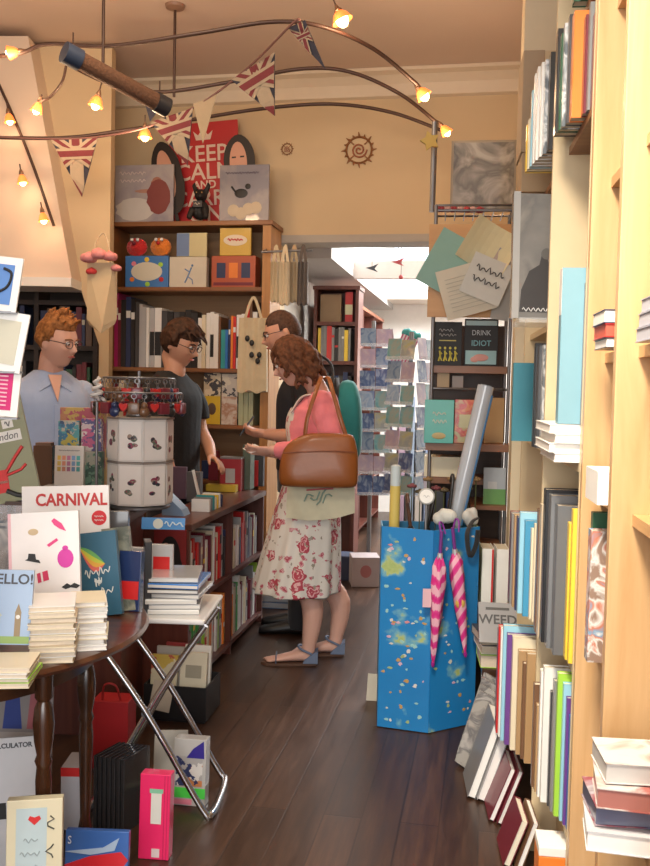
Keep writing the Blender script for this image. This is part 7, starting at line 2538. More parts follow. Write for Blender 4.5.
sm_ = stripe_mat()
for k, (px0, py0, px1, py1, lab) in enumerate(((440, 556, 433, 662, 'pink striped child umbrella hanging on the fold of the map stand'), (455, 552, 465, 652, 'pink child umbrella with a yellow patch hanging beside the striped one'))):
    dd = 3.555 if k == 0 else 3.585
    a, b_ = P(px0, py0, dd), P(px1, py1, dd + 0.02)
    dv = (b_ - a)
    L = dv.length
    t = thing('umbrella', lab, 'umbrella', a, dv.to_track_quat('Z', 'X').to_euler())
    b = MB()
    rs = []
    for zf, r_ in ((0.0, 0.008), (0.03, 0.014), (0.10, 0.024), (0.25, 0.026), (0.55, 0.021), (0.85, 0.012), (0.97, 0.006), (1.0, 0.003)):
        n = 20
        rs.append([Vector((r_ * (1 + 0.25 * math.sin(5 * (2 * PI * q / n) + zf * 7)) * math.cos(2 * PI * q / n), r_ * (1 + 0.25 * math.sin(5 * (2 * PI * q / n) + zf * 7)) * math.sin(2 * PI * q / n), zf * L)) for q in range(n)])
    b.rings(rs)
    b.build('canopy', sm_, t, 60)
    MB().lathe([(0.007, L), (0.008, L + 0.012), (0.003, L + 0.022)], 10).build('ferrule', mat((0.35, 0.02, 0.25), 0.4), t, 40)
    MB().lathe([(0.010, -0.012), (0.012, 0.012)], 10).build('collar', mat((0.6, 0.6, 0.62), 0.3, metal=0.5), t, 40)
    b = MB()
    b.tube([(0, 0, -0.012), (0, 0.0, -0.10)], 0.007, 8)
    b.build('handle', mat((0.16, 0.03, 0.22), 0.35, coat=0.3), t, 60)
    b = MB()
    b.tube(catmull([(0.0, 0.0, -0.085), (0.016, 0.0, -0.13), (0.02, 0.02, -0.125), (0.01, 0.03, -0.085)], 4), 0.004, 6)
    b.build('wrist_strap', mat((0.2, 0.03, 0.28), 0.6), t, 60)
    if k == 0:
        tg = MB().box((0, 0, 0), (0.034, 0.0015, 0.075)).build('swing_tag', mat((0.70, 0.45, 0.50), 0.5), t, loc=(0, 0, 0))
        tg.matrix_local = t.matrix_basis.inverted() @ Matrix.Translation(P(427, 598, 3.56))
    else:
        MB().ball((0.0, -0.0, L * 0.5), (0.024, 0.024, 0.03), 10).build('yellow_patch', mat((0.66, 0.45, 0.1), 0.6), t, 60)
# black strap hanging over the edge
b = MB()
p0, p1 = P(470, 520, 3.645), P(468, 556, 3.645)
b.tube(catmull([P(478, 518, 3.72), P(472, 522, 3.70), P(467, 535, 3.655), P(470, 556, 3.655), P(476, 545, 3.66), P(478, 530, 3.66)], 5), 0.011, 8, flat=0.35)
tag(b.build('black_strap', blkc, None, 60), 'loose black strap dangling over the edge of the map stand', 'strap')
# white card on the floor behind the stand
t = card('price_card', 0.05, 0.12, 0.003, mat((0.55, 0.50, 0.40), 0.6), 'small cream card standing on the floor at the map stand corner', 'card', (P(372, 706, 3.95).x, 3.98, 0.001), euler_lean(0, R(4), R(3)), part='card')

# ================================================================== wire rack behind the map stand
RD = 4.42
ra, rb = P(431, 400, RD), P(508, 400, RD - 0.1)
rk = thing('wire_rack', 'black wire rack with wooden shelves and a pinned notice board on top', 'rack', (ra.x, RD, 0), (0, 0, R(-7)))
RW = (rb - ra).length
RZ = lambda y: P(466, y, RD).z
RT = RZ(206)
for x, y in ((0, 0), (RW, 0), (0, 0.27), (RW, 0.27)):
    MB().lathe([(0.009, 0), (0.009, RT if x != RW * 0.5 else RZ(330))], 10, (x, y, 0)).build('post', STEEL, rk, 60)
for zz_ in (RZ(206), RZ(389), RZ(600)):
    b = MB()
    b.tube([(0, 0, zz_), (RW, 0, zz_), (RW, 0.27, zz_), (0, 0.27, zz_), (0, 0, zz_)], 0.006, 6)
    b.build('wire_rail', STEEL, rk, 60)
b = MB()
for k in range(9):
    b.tube([(RW * k / 8, 0, RZ(211)), (RW * k / 8, 0.27, RZ(211))], 0.003, 5)
b.tube([(0, 0, RZ(211)), (RW, 0, RZ(211))], 0.006, 6)
b.build('top_grid', STEEL, rk, 60)
SHW = wood((0.18, 0.07, 0.03), (0.27, 0.115, 0.05), 0.5, 'X', 3.0)
for y0 in (366, 442, 545, 640):
    MB().box2((0.008, 0.01, RZ(y0) - 0.035), (RW - 0.008, 0.26, RZ(y0))).build('shelf', SHW, rk)
MB().box2((0.0, 0.272, RZ(600)), (RW, 0.282, RZ(322))).build('back_panel', wood((0.03, 0.016, 0.01), (0.06, 0.03, 0.018), 0.6, 'X'), rk)  # dark sheet added to stand for the darkness behind the rack
NB = wood((0.50, 0.25, 0.09), (0.60, 0.33, 0.13), 0.6, 'X', 2.0)
MB().box2((-0.03, -0.030, RZ(318)), (RW + 0.0, -0.012, RZ(226))).build('notice_board', NB, rk)
Mr = Matrix.Translation((ra.x, RD, 0)) @ Matrix.Rotation(R(-7), 4, 'Z')


def rack_item(px0, px1, ytop, ybot, yl, dep, m, name, label, cat, part='cover', zb=None, roll=0.0, rx=0.0):
    """item standing at local depth yl on the rack"""
    d = RD + yl - 0.06
    w = (px1 - px0) / FPX * d
    c = P((px0 + px1) / 2, ybot, d)
    z = c.z if zb is None else zb
    h = P((px0 + px1) / 2, ytop, d).z - z
    t = thing(name, label, cat, (c.x, d, z + 0.001), euler_lean(R(-7), rx, roll))
    MB().box2((-w / 2, 0, 0), (w / 2, dep, h), bev=min(0.0015, dep * 0.2)).build(part, m, t)
    return t, w, h


blackc = mat((0.016, 0.016, 0.017), 0.6)
t, w, h = rack_item(433, 461, 322, 364, 0.08, 0.02, blackc, 'book', 'black book with a row of yellow dancing figures on the wooden rack shelf', 'book', zb=RZ(366))
for k in range(4):
    x = w * (-0.27 + 0.18 * k)
    b = MB()
    b.tube([(x, -0.001, h * 0.34), (x + 0.003, -0.001, h * 0.22), (x - 0.005, -0.001, h * 0.10)], 0.005, 6)
    b.tube([(x + 0.003, -0.001, h * 0.22), (x + 0.010, -0.001, h * 0.11)], 0.0035, 6)
    b.tube([(x, -0.001, h * 0.33), (x + 0.011, -0.001, h * 0.26)], 0.003, 6)
    b.ball((x + 0.001, -0.001, h * 0.40), (0.006, 0.002, 0.007), 8)
    b.build('printed_figure', mat((0.62, 0.55, 0.10), 0.5), t, 60)
for k in range(2):
    squiggle(t, -w * 0.3, w * (0.3 - 0.1 * k), h * (0.70 + 0.11 * k), mat((0.34, 0.34, 0.33), 0.5), 0.008, 0.002)
label_box(t, -w * 0.3, w * 0.3, h * 0.56, h * 0.585, mat((0.5, 0.42, 0.1), 0.5), 'printed_line')
t, w, h = rack_item(464, 497, 319, 364, 0.08, 0.02, blackc, 'book', 'black and pale teal book reading DRINK IDIOT on the wooden rack shelf', 'book', zb=RZ(366))
text('DRINK', 0.036, mat((0.45, 0.48, 0.5), 0.5), t, (0, -0.001, h * 0.70), sx=0.85)
text('IDIOT', 0.038, mat((0.16, 0.36, 0.40), 0.5), t, (0, -0.001, h * 0.48), sx=0.95, bold=0.0006)
label_box(t, -w * 0.46, w * 0.46, h * 0.04, h * 0.33, mat((0.30, 0.50, 0.52), 0.5), 'printed_panel')
label_box(t, -w * 0.46, w * 0.46, h * 0.86, h * 0.96, mat((0.35, 0.5, 0.52), 0.5), 'printed_panel')
b = MB()
b.ball((0.0, -0.002, h * 0.18), (0.04, 0.002, 0.018), 10)
b.ball((-0.03, -0.002, h * 0.14), (0.022, 0.002, 0.014), 10)
b.build('printed_shape', mat((0.62, 0.3, 0.26), 0.5), t, 60)
rack_item(437, 449, 372, 388, 0.09, 0.10, mat((0.45, 0.33, 0.2), 0.6), 'gift_box', 'small tan box between the rack shelves', 'box', 'carton', zb=RZ(389) + 0.005)
rack_item(452, 463, 376, 388, 0.09, 0.10, mat((0.35, 0.3, 0.28), 0.6), 'gift_box', 'small grey box between the rack shelves', 'box', 'carton', zb=RZ(389) + 0.005)
t, w, h = rack_item(424, 453, 400, 443, -0.10, 0.02, mat((0.04, 0.36, 0.30), 0.4, coat=0.2), 'book', 'turquoise green book on the lower rack shelf', 'book', zb=RZ(442) + 0.0)
squiggle(t, -0.03, 0.03, h * 0.68, mat((0.5, 0.58, 0.5), 0.5), 0.010, 0.003)
b = MB()
b.tube([(-0.03 + 0.004 * j, -0.001, h * 0.5 + 0.009 * math.sin(j * 1.4)) for j in range(17)], 0.003, 6)
b.build('handwriting', mat((0.5, 0.58, 0.5), 0.5), t)
b = MB()
b.ball((0, -0.001, h * 0.17), (0.035, 0.002, 0.016), 10)
b.build('printed_nest', mat((0.45, 0.35, 0.15), 0.5), t, 60)
t, w, h = rack_item(454, 480, 400, 443, -0.07, 0.02, art([(0.60, 0.10, 0.06), (0.62, 0.24, 0.1), (0.5, 0.05, 0.06), (0.45, 0.4, 0.2)], 16, 8, kind='noise'), 'book', 'red and orange patterned book with a cream label on the lower rack shelf', 'book', zb=RZ(442))
label_box(t, -w * 0.32, w * 0.32, h * 0.36, h * 0.66, mat((0.55, 0.52, 0.32), 0.5), 'title_label')
rack_item(484, 503, 398, 443, -0.0, 0.02, mat((0.42, 0.25, 0.10), 0.5), 'book', 'tan book behind the poster roll on the lower rack shelf', 'book', zb=RZ(442))
# the lower shelf sticks out to carry them
MB().box2((-0.02, -0.13, RZ(442) - 0.035), (RW + 0.01, 0.0095, RZ(442) - 0.0002)).build('shelf', SHW, rk)
rack_item(424, 464, 457, 477, 0.08, 0.16, mat((0.78, 0.70, 0.50), 0.5), 'carton_box', 'plain pale cream box under the lower rack shelf', 'box', 'carton', zb=RZ(478))
MB().box2((0.008, 0.01, RZ(478) - 0.03), (RW - 0.008, 0.26, RZ(478))).build('shelf', SHW, rk)
t, w, h = rack_item(483, 505, 468, 503, -0.02, 0.015, mat((0.42, 0.46, 0.50), 0.3, coat=0.4), 'picture_card', 'landscape picture card with a green field beside the poster roll', 'card', zb=RZ(502))
label_box(t, -w / 2, w / 2, 0, h * 0.42, mat((0.12, 0.30, 0.08), 0.4), 'printed_field')
label_box(t, -w * 0.3, w * 0.1, h * 0.42, h * 0.62, mat((0.55, 0.56, 0.56), 0.4), 'printed_cloud')
MB().box2((RW * 0.55, -0.10, RZ(502) - 0.02), (RW, 0.26, RZ(502))).build('shelf', SHW, rk)
for k, cn in enumerate(('charcoal', 'navy')):
    book(0.05, 0.26, 0.18, cn, Mr @ Vector((0.05 + 0.062 * k, 0.03, RZ(545) + 0.001)), (0, 0, R(-7)), f'{cn} book in the dark lower shelf of the wire rack, {ORD[k]} from the left', 'books in the dark lower rack shelf')
# papers pinned on the notice board
def sheet(px, py, wpx, hpx, yl, roll, m, label, curl=0.0, name='paper_sheet', cat='paper'):
    d = RD + yl
    c = P(px, py, d)
    w, h = wpx * d / FPX, hpx * d / FPX
    t = thing(name, label, cat, c, euler_lean(R(-7), 0, roll))
    b = MB()
    b.grid(lambda u, v: Vector(((u - 0.5) * w, -curl * (u - 0.5) ** 2 * 4 - 0.004 * math.sin(v * 5), (v - 0.5) * h)), 8, 6)
    b.build('sheet', m, t, None, solid=0.0008)
    return t, w, h


sheet(457, 268, 62, 58, -0.065, R(28), mat((0.24, 0.42, 0.36), 0.6), 'large pale green sheet pinned at a slant on the notice board', 0.01)
sheet(457, 246, 40, 24, -0.045, R(26), art([(0.45, 0.38, 0.36), (0.3, 0.08, 0.09), (0.5, 0.45, 0.42)], 30, 4), 'small pinkish clipping under the green sheet', 0.0)
t, w, h = sheet(489, 248, 50, 46, -0.085, R(30), mat((0.66, 0.60, 0.38), 0.7), 'curling pale yellow sheet pinned high on the notice board', 0.04)
t, w, h = sheet(466, 290, 50, 50, -0.10, R(-16), mat((0.60, 0.56, 0.46), 0.7), 'sheet of typed paper pinned low on the notice board', 0.006)
for k in range(9):
    label_box(t, -w * 0.36, w * 0.36, h * (-0.36 + 0.08 * k), h * (-0.36 + 0.08 * k) + 0.003, mat((0.42, 0.40, 0.34), 0.7), 'printed_line', -0.0085)
t, w, h = sheet(487, 279, 42, 42, -0.125, R(22), mat((0.60, 0.60, 0.56), 0.6), 'grey-white leaflet with handwritten title pinned over the typed paper', 0.006)
for k in range(2):
    b = MB()
    b.tube([(-w * 0.34 + w * 0.68 * j / 24, -0.010, h * (0.18 - 0.26 * k) + 0.018 * math.sin(j * 1.3 + k) * (0.6 + 0.4 * math.sin(j * 0.7))) for j in range(25)], 0.0028, 5)
    b.build('handwriting', mat((0.05, 0.05, 0.05), 0.6), t)
sheet(503, 262, 20, 22, -0.105, R(30), art([(0.06, 0.08, 0.2), (0.3, 0.3, 0.35), (0.5, 0.4, 0.36)], 18, 2, kind='noise'), 'dark blue snapshot pinned beside the handwritten leaflet', 0.0)
sheet(503, 300, 18, 40, -0.08, R(10), mat((0.40, 0.39, 0.36), 0.6), 'narrow grey sheet at the edge of the notice board', 0.0)
# red roses along the rack top
for k in range(7):
    c = P(441 + 6.5 * k, 217 + 2 * math.sin(k * 2), RD + 0.06)
    t = thing('fabric_rose', f'deep red rose lying on the rack top, {ORD[k]} from the notice board corner', 'flower', (c.x, c.y + 0.02, RZ(211) + 0.007), (0, 0, k), 'red roses on the rack top')
    b = MB()
    for q in range(6):
        a_ = q * PI / 3
        b.ball((0.013 * math.cos(a_), 0.013 * math.sin(a_), 0.014), (0.014, 0.014, 0.013), 8)
    b.ball((0, 0, 0.022), 0.012, 8)
    b.build('petals', mat(((0.32, 0.03, 0.05), (0.5, 0.3, 0.3))[k % 2], 0.6), t, 60)
# reflective framed picture on the rack
pz0, pz1 = RZ(203), RZ(128)
c = P(481, 203, RD + 0.2)
t = thing('framed_picture', 'large glazed picture with grey clouds standing on the wire rack', 'picture', (c.x, RD + 0.15, RZ(206) + 0.007), euler_lean(R(-7), R(4), 0))
wpic = 66 * RD / FPX
MB().box2((-wpic / 2, 0, 0), (wpic / 2, 0.018, pz1 - pz0)).build('picture_frame', mat((0.34, 0.28, 0.2), 0.5), t)
MB().box2((-wpic / 2 + 0.012, -0.002, 0.012), (wpic / 2 - 0.012, -0.0002, pz1 - pz0 - 0.012)).build('picture', art([(0.20, 0.17, 0.14), (0.34, 0.31, 0.27), (0.16, 0.15, 0.13), (0.46, 0.42, 0.36)], 4, 3, rough=0.12, coat=1.0, kind='noise'), t)
# ================================================================== ceiling: light tracks, bulbs, bunting
trk = mat((0.055, 0.026, 0.018), 0.45, metal=0.2)


def track(pts, label, r=0.0105):
    """pts: (px, py, depth)"""
    w = [P(*p) for p in pts]
    t = thing('light_track', label, 'light track', w[0])
    b = MB()
    b.tube([p - w[0] for p in catmull(w, 7)], r, 8)
    b.build('conduit', trk, t, 60)
    return t, w


T1, _ = track([(-30, 60, 4.5), (20, 53, 4.5), (48, 44, 4.5), (110, 46, 4.5), (200, 33, 4.45), (270, 22, 4.4), (320, 26, 4.4), (372, 48, 4.5), (412, 80, 4.65), (421, 90, 4.7)], 'long curved metal light track, foremost of three under the ceiling')
T2, _ = track([(60, 60, 4.9), (110, 84, 5.0), (160, 92, 5.0), (230, 82, 5.0), (300, 69, 4.95), (350, 72, 4.95), (400, 94, 5.0), (436, 122, 5.1)], 'curved metal light track, middle of three under the ceiling')
T3, _ = track([(-20, 137, 5.0), (60, 138, 5.05), (120, 131, 5.1), (190, 120, 5.2), (260, 109, 5.25), (330, 104, 5.25), (390, 112, 5.3), (443, 131, 5.35)], 'curved metal light track, lowest of three under the ceiling')
# end post of the tracks on the wire rack
b = MB()
p0, p1 = P(435, 122, 4.55), P(432, 212, 4.55)
b.tube([p0, (p0 + p1) / 2, p1], 0.015, 10)
tag(b.build('track_post', STEEL, None, 60), 'dark upright pipe joining the wire rack to the light tracks', 'pipe')
t = thing('paper_star', 'crumpled yellow paper star tied on the upright pipe', 'ornament', P(430, 141, 4.5))
b = MB()
b.prism([((0.05 if k % 2 else 0.028) * math.cos(PI * k / 5), (0.05 if k % 2 else 0.028) * math.sin(PI * k / 5)) for k in range(10)], -0.008, 0.008, 'Y')
b.build('star', mat((0.5, 0.36, 0.1), 0.7), t)
# hanging rods with ceiling roses
for px, py, d, dr in ((103, 62, 4.5, 0), (174, 97, 5.0, 0)):
    bt = P(px, py, d)
    t = thing('ceiling_rod', 'dark metal rod with ceiling rose, hanging ' + ('the foremost light track' if px < 150 else 'the middle light track'), 'ceiling rod', (bt.x, bt.y, CEIL))
    MB().lathe([(0.008, -0.02), (0.008, bt.z - CEIL - (0.10 if px < 150 else 0))], 8).build('rod', trk, t, 60)
    MB().lathe([(0.010, -0.028), (0.05, -0.016), (0.055, 0.0)], 20).build('ceiling_rose', mat((0.26, 0.15, 0.1), 0.5), t, 50)

bulbm = glow((1.0, 0.60, 0.30), 14.0)
shadem = glow((1.0, 0.20, 0.04), 1.1)
hold = mat((0.22, 0.12, 0.07), 0.4, metal=0.6)


def spot(px, py, d, label, drop=0.0, size=1.0, energy=3.0, ang=0.0, group=None):
    c = P(px, py, d)
    t = thing('light_bulb', label, 'light bulb', c, (0, ang, 0), group)
    b = MB()
    b.lathe([(0.006, 0.05), (0.012, 0.035), (0.014 * size, 0.022), (0.010 * size, 0.012)], 16)
    b.build('socket', hold, t, 50)
    b = MB()
    b.lathe([(0.010 * size, 0.02), (0.022 * size, 0.004), (0.032 * size, -0.026), (0.034 * size, -0.032), (0.028 * size, -0.028), (0.016 * size, 0.004)], 16)
    b.build('glass_shade', shadem, t, 50)
    b = MB()
    b.ball((0, 0, -0.020), (0.021 * size, 0.021 * size, 0.028 * size), 12)
    b.build('bulb', bulbm, t, 60)
    b = MB()
    b.tube([(0, 0, 0.05), (0.0, 0, 0.06 + drop)], 0.004, 6)
    b.build('flex', trk, t, 60)
    if energy:
        l = point('bulb_light', c + Vector((0, -0.04, -0.06)), energy * (1.7 if energy > 1 else 1.0), (1.0, 0.68, 0.40), 0.05)
    return t


spot(340, 15, 4.35, 'bright bulb above the flag nearest the pier, on the foremost track', 0.02, 1.5, 3.5, R(-25))
spot(421, 92, 4.68, 'bright bulb at the curved end of the foremost track', 0.0, 1.25, 3, R(-40))
spot(444, 129, 5.1, 'bulb where the middle and lowest tracks end', 0.0, 1.0, 2, R(-40))
spot(15, 52, 4.5, 'bulb at the far left start of the foremost track', 0.0, 1.0, 2, R(80))
spot(38, 106, 4.55, 'bulb on a bent arm below the blue tube end', 0.0, 0.9, 2, R(20))
spot(97, 100, 4.55, 'bulb under the brown tube near the first ceiling rod', 0.03, 1.1, 3, R(15))
spot(145, 132, 4.9, 'bulb below the thin end of the brown tube', 0.03, 1.1, 3)
b = MB()
b.tube(catmull([P(66, 66, 4.55), P(62, 82, 4.55), P(50, 97, 4.55), P(40, 101, 4.55)], 5), 0.007, 6)
tag(b.build('lamp_arm', trk, None, 60), 'bent dark arm from the blue tube end to its bulb', 'lamp arm')
# bulbs on the cord down the plaster slope
cord = [P(-4, 78, 5.32), P(14, 118, 5.32), P(34, 168, 5.30), P(54, 226, 5.30)]
t = thing('fairy_light_string', 'dark cord strung with bulbs down the white stair side', 'cord', cord[0])
b = MB()
b.tube([p - cord[0] for p in catmull(cord, 5)], 0.009, 6)
b.build('cord', trk, t, 60)
for k, (px, py) in enumerate(((9, 117), (22, 178), (43, 216))):
    spot(px, py, 5.24, f'warm bulb on the slanting cord, {["topmost", "middle", "lowest"][k]} of three', 0.02, 0.95, 0.7, R(-10))

# brown rolled tube
a_, b_ = P(68, 54, 4.22), P(164, 106, 4.55)
t = thing('rolled_tube', 'thick brown rolled tube with a blue end hanging slanted under the tracks', 'tube', a_)
b = MB()
b.tube([Vector(), (b_ - a_) * 0.5, b_ - a_], 0.042, 18)
b.build('roll', mat((0.11, 0.05, 0.026), 0.9, vary=0.35, scale=70, bump=0.8), t, 60)
b = MB()
dvx = (b_ - a_).normalized()
b.tube([dvx * -0.02, dvx * 0.06], 0.050, 18)
b.build('blue_end', mat((0.02, 0.035, 0.07), 0.5), t, 60)
b = MB()
b.tube([(b_ - a_) - dvx * 0.05, (b_ - a_) + dvx * 0.02], 0.048, 18)
b.build('dark_end', mat((0.02, 0.02, 0.025), 0.5), t, 60)
for f in (0.05, 0.95):
    b = MB()
    p = (b_ - a_) * f
    b.tube([p + Vector((0, 0, 0.045)), p + Vector((0.0, 0, 0.11))], 0.004, 6)
    b.build('hanger', trk, t, 60)


# bunting
def clip(poly, a, b_):
    """keep the part of a polygon left of the line a->b"""
    out = []
    for i in range(len(poly)):
        p, q = poly[i], poly[(i + 1) % len(poly)]
        sp = (b_[0] - a[0]) * (p[1] - a[1]) - (b_[1] - a[1]) * (p[0] - a[0])
        sq = (b_[0] - a[0]) * (q[1] - a[1]) - (b_[1] - a[1]) * (q[0] - a[0])
        if sp >= 0:
            out.append(p)
        if sp * sq < 0:
            k = sp / (sp - sq)
            out.append((p[0] + (q[0] - p[0]) * k, p[1] + (q[1] - p[1]) * k))
    return out


NAVYF, CREAMF, REDF = cloth((0.025, 0.024, 0.04)), cloth((0.30, 0.235, 0.165)), cloth((0.13, 0.016, 0.022))


def pennant(pA, pB, pT, parent, plain=None):
    """triangular flag between three world points, parented to the bunting"""
    org = parent.location
    ux = (pB - pA)
    W = ux.length
    ux.normalize()
    n = ux.cross(pT - pA).normalized()
    if n.y > 0:
        n = -n
    uy = n.cross(ux)
    if uy.dot(pT - pA) < 0:
        uy = -uy
    tip = ((pT - pA).dot(ux), (pT - pA).dot(uy))
    tri = [(0, 0), (W, 0), tip]
    H = tip[1]
    layers = [([tri], 0)]
    if plain is None:
        cx, cy = tip[0] * 0.25 + W * 0.375, H * 0.26
        def bar(x0, y0, x1, y1, hw):
            L = math.hypot(x1 - x0, y1 - y0)
            nx, ny = -(y1 - y0) / L * hw, (x1 - x0) / L * hw
            return [(x0 + nx, y0 + ny), (x0 - nx, y0 - ny), (x1 - nx, y1 - ny), (x1 + nx, y1 + ny)]
        B = 2 * W
        diag = [bar(cx - B, cy - B * 0.75, cx + B, cy + B * 0.75, W * 0.10), bar(cx - B, cy + B * 0.75, cx + B, cy - B * 0.75, W * 0.10)]
        diagr = [bar(cx - B, cy - B * 0.75, cx + B, cy + B * 0.75, W * 0.035), bar(cx - B, cy + B * 0.75, cx + B, cy - B * 0.75, W * 0.035)]
        cw_ = [bar(cx - B, cy, cx + B, cy, W * 0.12), bar(cx, cy - B, cx, cy + B, W * 0.14)]
        cr_ = [bar(cx - B, cy, cx + B, cy, W * 0.065), bar(cx, cy - B, cx, cy + B, W * 0.085)]
        layers += [(diag, 1), (diagr, 2), (cw_, 1), (cr_, 2)]
    b = MB()
    T = [tri[0], tri[1], tri[2]]
    orient = (T[1][0] - T[0][0]) * (T[2][1] - T[0][1]) - (T[1][1] - T[0][1]) * (T[2][0] - T[0][0])
    if orient < 0:
        T = [T[0], T[2], T[1]]
    def w3(p, o):
        q = pA + ux * p[0] + uy * p[1] + n * (o + 0.012 * math.sin(p[1] / max(H, 0.01) * 3) )
        return q - org
    for li, (polys, mi) in enumerate(layers):
        for poly in polys:
            pl = poly
            for i in range(3):
                pl = clip(pl, T[i], T[(i + 1) % 3])
            if len(pl) >= 3:
                for sgn in (1, -1):
                    f = b.face([b.bm.verts.new(w3(p, sgn * (0.0006 + 0.0007 * li))) for p in pl], mi)
    me = b.mesh('pennant', recalc=False)
    return link('pennant', me, [plain or NAVYF, CREAMF, REDF] if plain is None else [plain], parent)


s1 = [P(-6, 137, 4.86), P(50, 139, 4.86), P(98, 137, 4.86), P(150, 126, 4.84), P(200, 104, 4.8), P(250, 66, 4.7), P(292, 24, 4.32), P(300, 20, 4.30)]
bt = thing('bunting', 'string of Union Jack pennants looped below the light tracks', 'bunting', s1[0])
b = MB()
b.tube([p - s1[0] for p in catmull(s1, 6)], 0.006, 6)
b.build('string', mat((0.16, 0.07, 0.06), 0.8), bt, 60)
pennant(P(51, 140, 4.86), P(98, 138, 4.86), P(82, 197, 4.86), bt)
pennant(P(150, 122, 4.84), P(193, 108, 4.80), P(188, 166, 4.82), bt)
pennant(P(193, 104, 4.80), P(217, 94, 4.78), P(203, 144, 4.79), bt, plain=cloth((0.30, 0.23, 0.15)))
pennant(P(231, 80, 4.74), P(275, 52, 4.62), P(275, 116, 4.68), bt)
pennant(P(288, 28, 4.38), P(305, 20, 4.34), P(326, 70, 4.36), bt)
pennant(P(142, 93, 4.80), P(166, 100, 4.82), P(150, 122, 4.81), bt, plain=cloth((0.03, 0.03, 0.05)))
# ================================================================== rear room
# dark red bookcase seen through the opening
def PY(px, py, d):
    return P(px, py, d)


D0 = 7.3
a_, b_ = P(312, 400, D0), P(357, 400, D0)
rw = (b_ - a_).length
rc = thing('bookcase', 'dark red bookcase in the rear room seen above the couple', 'bookcase', (a_.x, D0, 0), (0, 0, -PHI))
zt_ = P(335, 290, D0).z
for x in (0, rw - 0.025):
    MB().box2((x, 0, 0), (x + 0.025, 0.26, zt_)).build('side_panel', REDW, rc)
MB().box2((-0.01, -0.01, zt_ + 0.0005), (rw + 0.01, 0.26, zt_ + 0.03)).build('top_board', REDW, rc)
MB().box2((0.0255, 0.25, 0), (rw - 0.0255, 0.26, zt_)).build('back_panel', REDW, rc)
zz_ = [P(335, y, D0).z for y in (322, 361, 408, 455, 500)]
for z in zz_:
    MB().box2((0.0255, 0, z - 0.03), (rw - 0.0255, 0.2495, z)).build('shelf', REDW, rc)
Mrc = Matrix.Translation((a_.x, D0, 0)) @ Matrix.Rotation(-PHI, 4, 'Z')
t = card('gift_bag', 0.17, 0.22, 0.06, mat((0.30, 0.20, 0.12), 0.8), 'brown paper package on the top shelf of the rear red bookcase', 'package', Mrc @ Vector((0.13, 0.04, zz_[0] + 0.001)), (0, 0, -PHI), part='wrap')
t = card('spray_can', 0.06, 0.24, 0.05, mat((0.5, 0.03, 0.03), 0.4), 'red and pale canister on the top shelf of the rear red bookcase', 'canister', Mrc @ Vector((0.28, 0.04, zz_[0] + 0.001)), (0, 0, -PHI), part='can')
label_box(t, -0.03, 0.03, 0.06, 0.14, mat((0.6, 0.55, 0.35), 0.5), 'printed_label')
r9 = random.Random(4)
for k, z in enumerate(zz_[1:3]):
    sp = rand_specs(rw - 0.07, [['red', 'yellow', 'black', 'grey', 'grey', 'white', 'olive', 'yellow'], ['navy', 'black', 'charcoal', 'teal'], ['maroon', 'grey', 'white', 'navy'], ['teal', 'red', 'cream', 'black']][k] , (0.018, 0.04), (0.24, 0.29), r9)
    nm = ['second', 'third', 'fourth', 'fifth'][k]
    book_row(Mrc @ Vector((0.035, 0.02, z + 0.001)), UD, -PHI, sp, f'on the {nm} shelf, rear red bookcase', f'books on the {nm} shelf of the rear red bookcase', 0.2)

# reddish case receding along the rear wall
q0, q1 = P(357, 300, 8.0), P(388, 300, 9.6)
rc2 = thing('bookcase', 'long reddish bookcase running back along the rear room wall', 'bookcase', (-0.02 + P(352, 400, 7.62).x, 7.62, 0), (0, 0, -PHI))
MB().box2((-0.26, 0, 0), (-0.25, 2.2, 2.12)).build('back_panel', REDW, rc2)
for y in (0, 0.72, 1.46, 2.18):
    MB().box2((-0.2495, y, 0), (0, y + 0.025, 2.12)).build('side_panel', REDW, rc2)
MB().box2((-0.26, -0.01, 2.1205), (0.01, 2.22, 2.15)).build('top_board', wood((0.20, 0.06, 0.03), (0.30, 0.10, 0.05), 0.5, 'Y'), rc2)
for z in (0.1, 0.5, 0.9, 1.3, 1.7):
    for y in (0.0255, 0.7455, 1.4855):
        MB().box2((-0.2495, y, z - 0.02), (-0.001, y + (0.694 if y < 1 else 0.694), z)).build('shelf', REDW, rc2)
Mr2 = Matrix.Translation(rc2.location) @ Matrix.Rotation(-PHI, 4, 'Z')
for k, z in enumerate((1.3, 1.7)):
    sp = rand_specs(0.66, ['red', 'orange', 'brown', 'maroon', 'yellow', 'navy'], (0.02, 0.045), (0.24, 0.3), r9)
    book_row(Mr2 @ Vector((-0.03, 0.035, z + 0.001)), VD, -PHI + PI / 2, sp, f'on the {["lower", "upper"][k]} shelf, receding rear bookcase', f'books on the {["lower", "upper"][k]} shelf of the receding rear bookcase', 0.18, from_end='from the near end')

# card spinners
card_pal = [[(0.14, 0.22, 0.35), (0.22, 0.30, 0.41), (0.08, 0.15, 0.28)], [(0.08, 0.15, 0.36), (0.26, 0.33, 0.45), (0.05, 0.09, 0.23)], [(0.42, 0.46, 0.49), (0.30, 0.38, 0.43), (0.20, 0.29, 0.35)], [(0.08, 0.26, 0.28), (0.16, 0.36, 0.40), (0.26, 0.33, 0.31)], [(0.47, 0.43, 0.48), (0.42, 0.33, 0.40), (0.34, 0.29, 0.41)], [(0.42, 0.39, 0.15), (0.36, 0.38, 0.31), (0.26, 0.30, 0.31)], [(0.22, 0.33, 0.51), (0.36, 0.46, 0.58), (0.16, 0.24, 0.43)]]
cardm = [art(p, 14, i, rough=0.3, coat=0.4, kind='noise') for i, p in enumerate(card_pal)]
cname = ['grey-blue', 'deep blue', 'pale grey', 'sea green', 'pinkish', 'yellowish', 'sky blue']


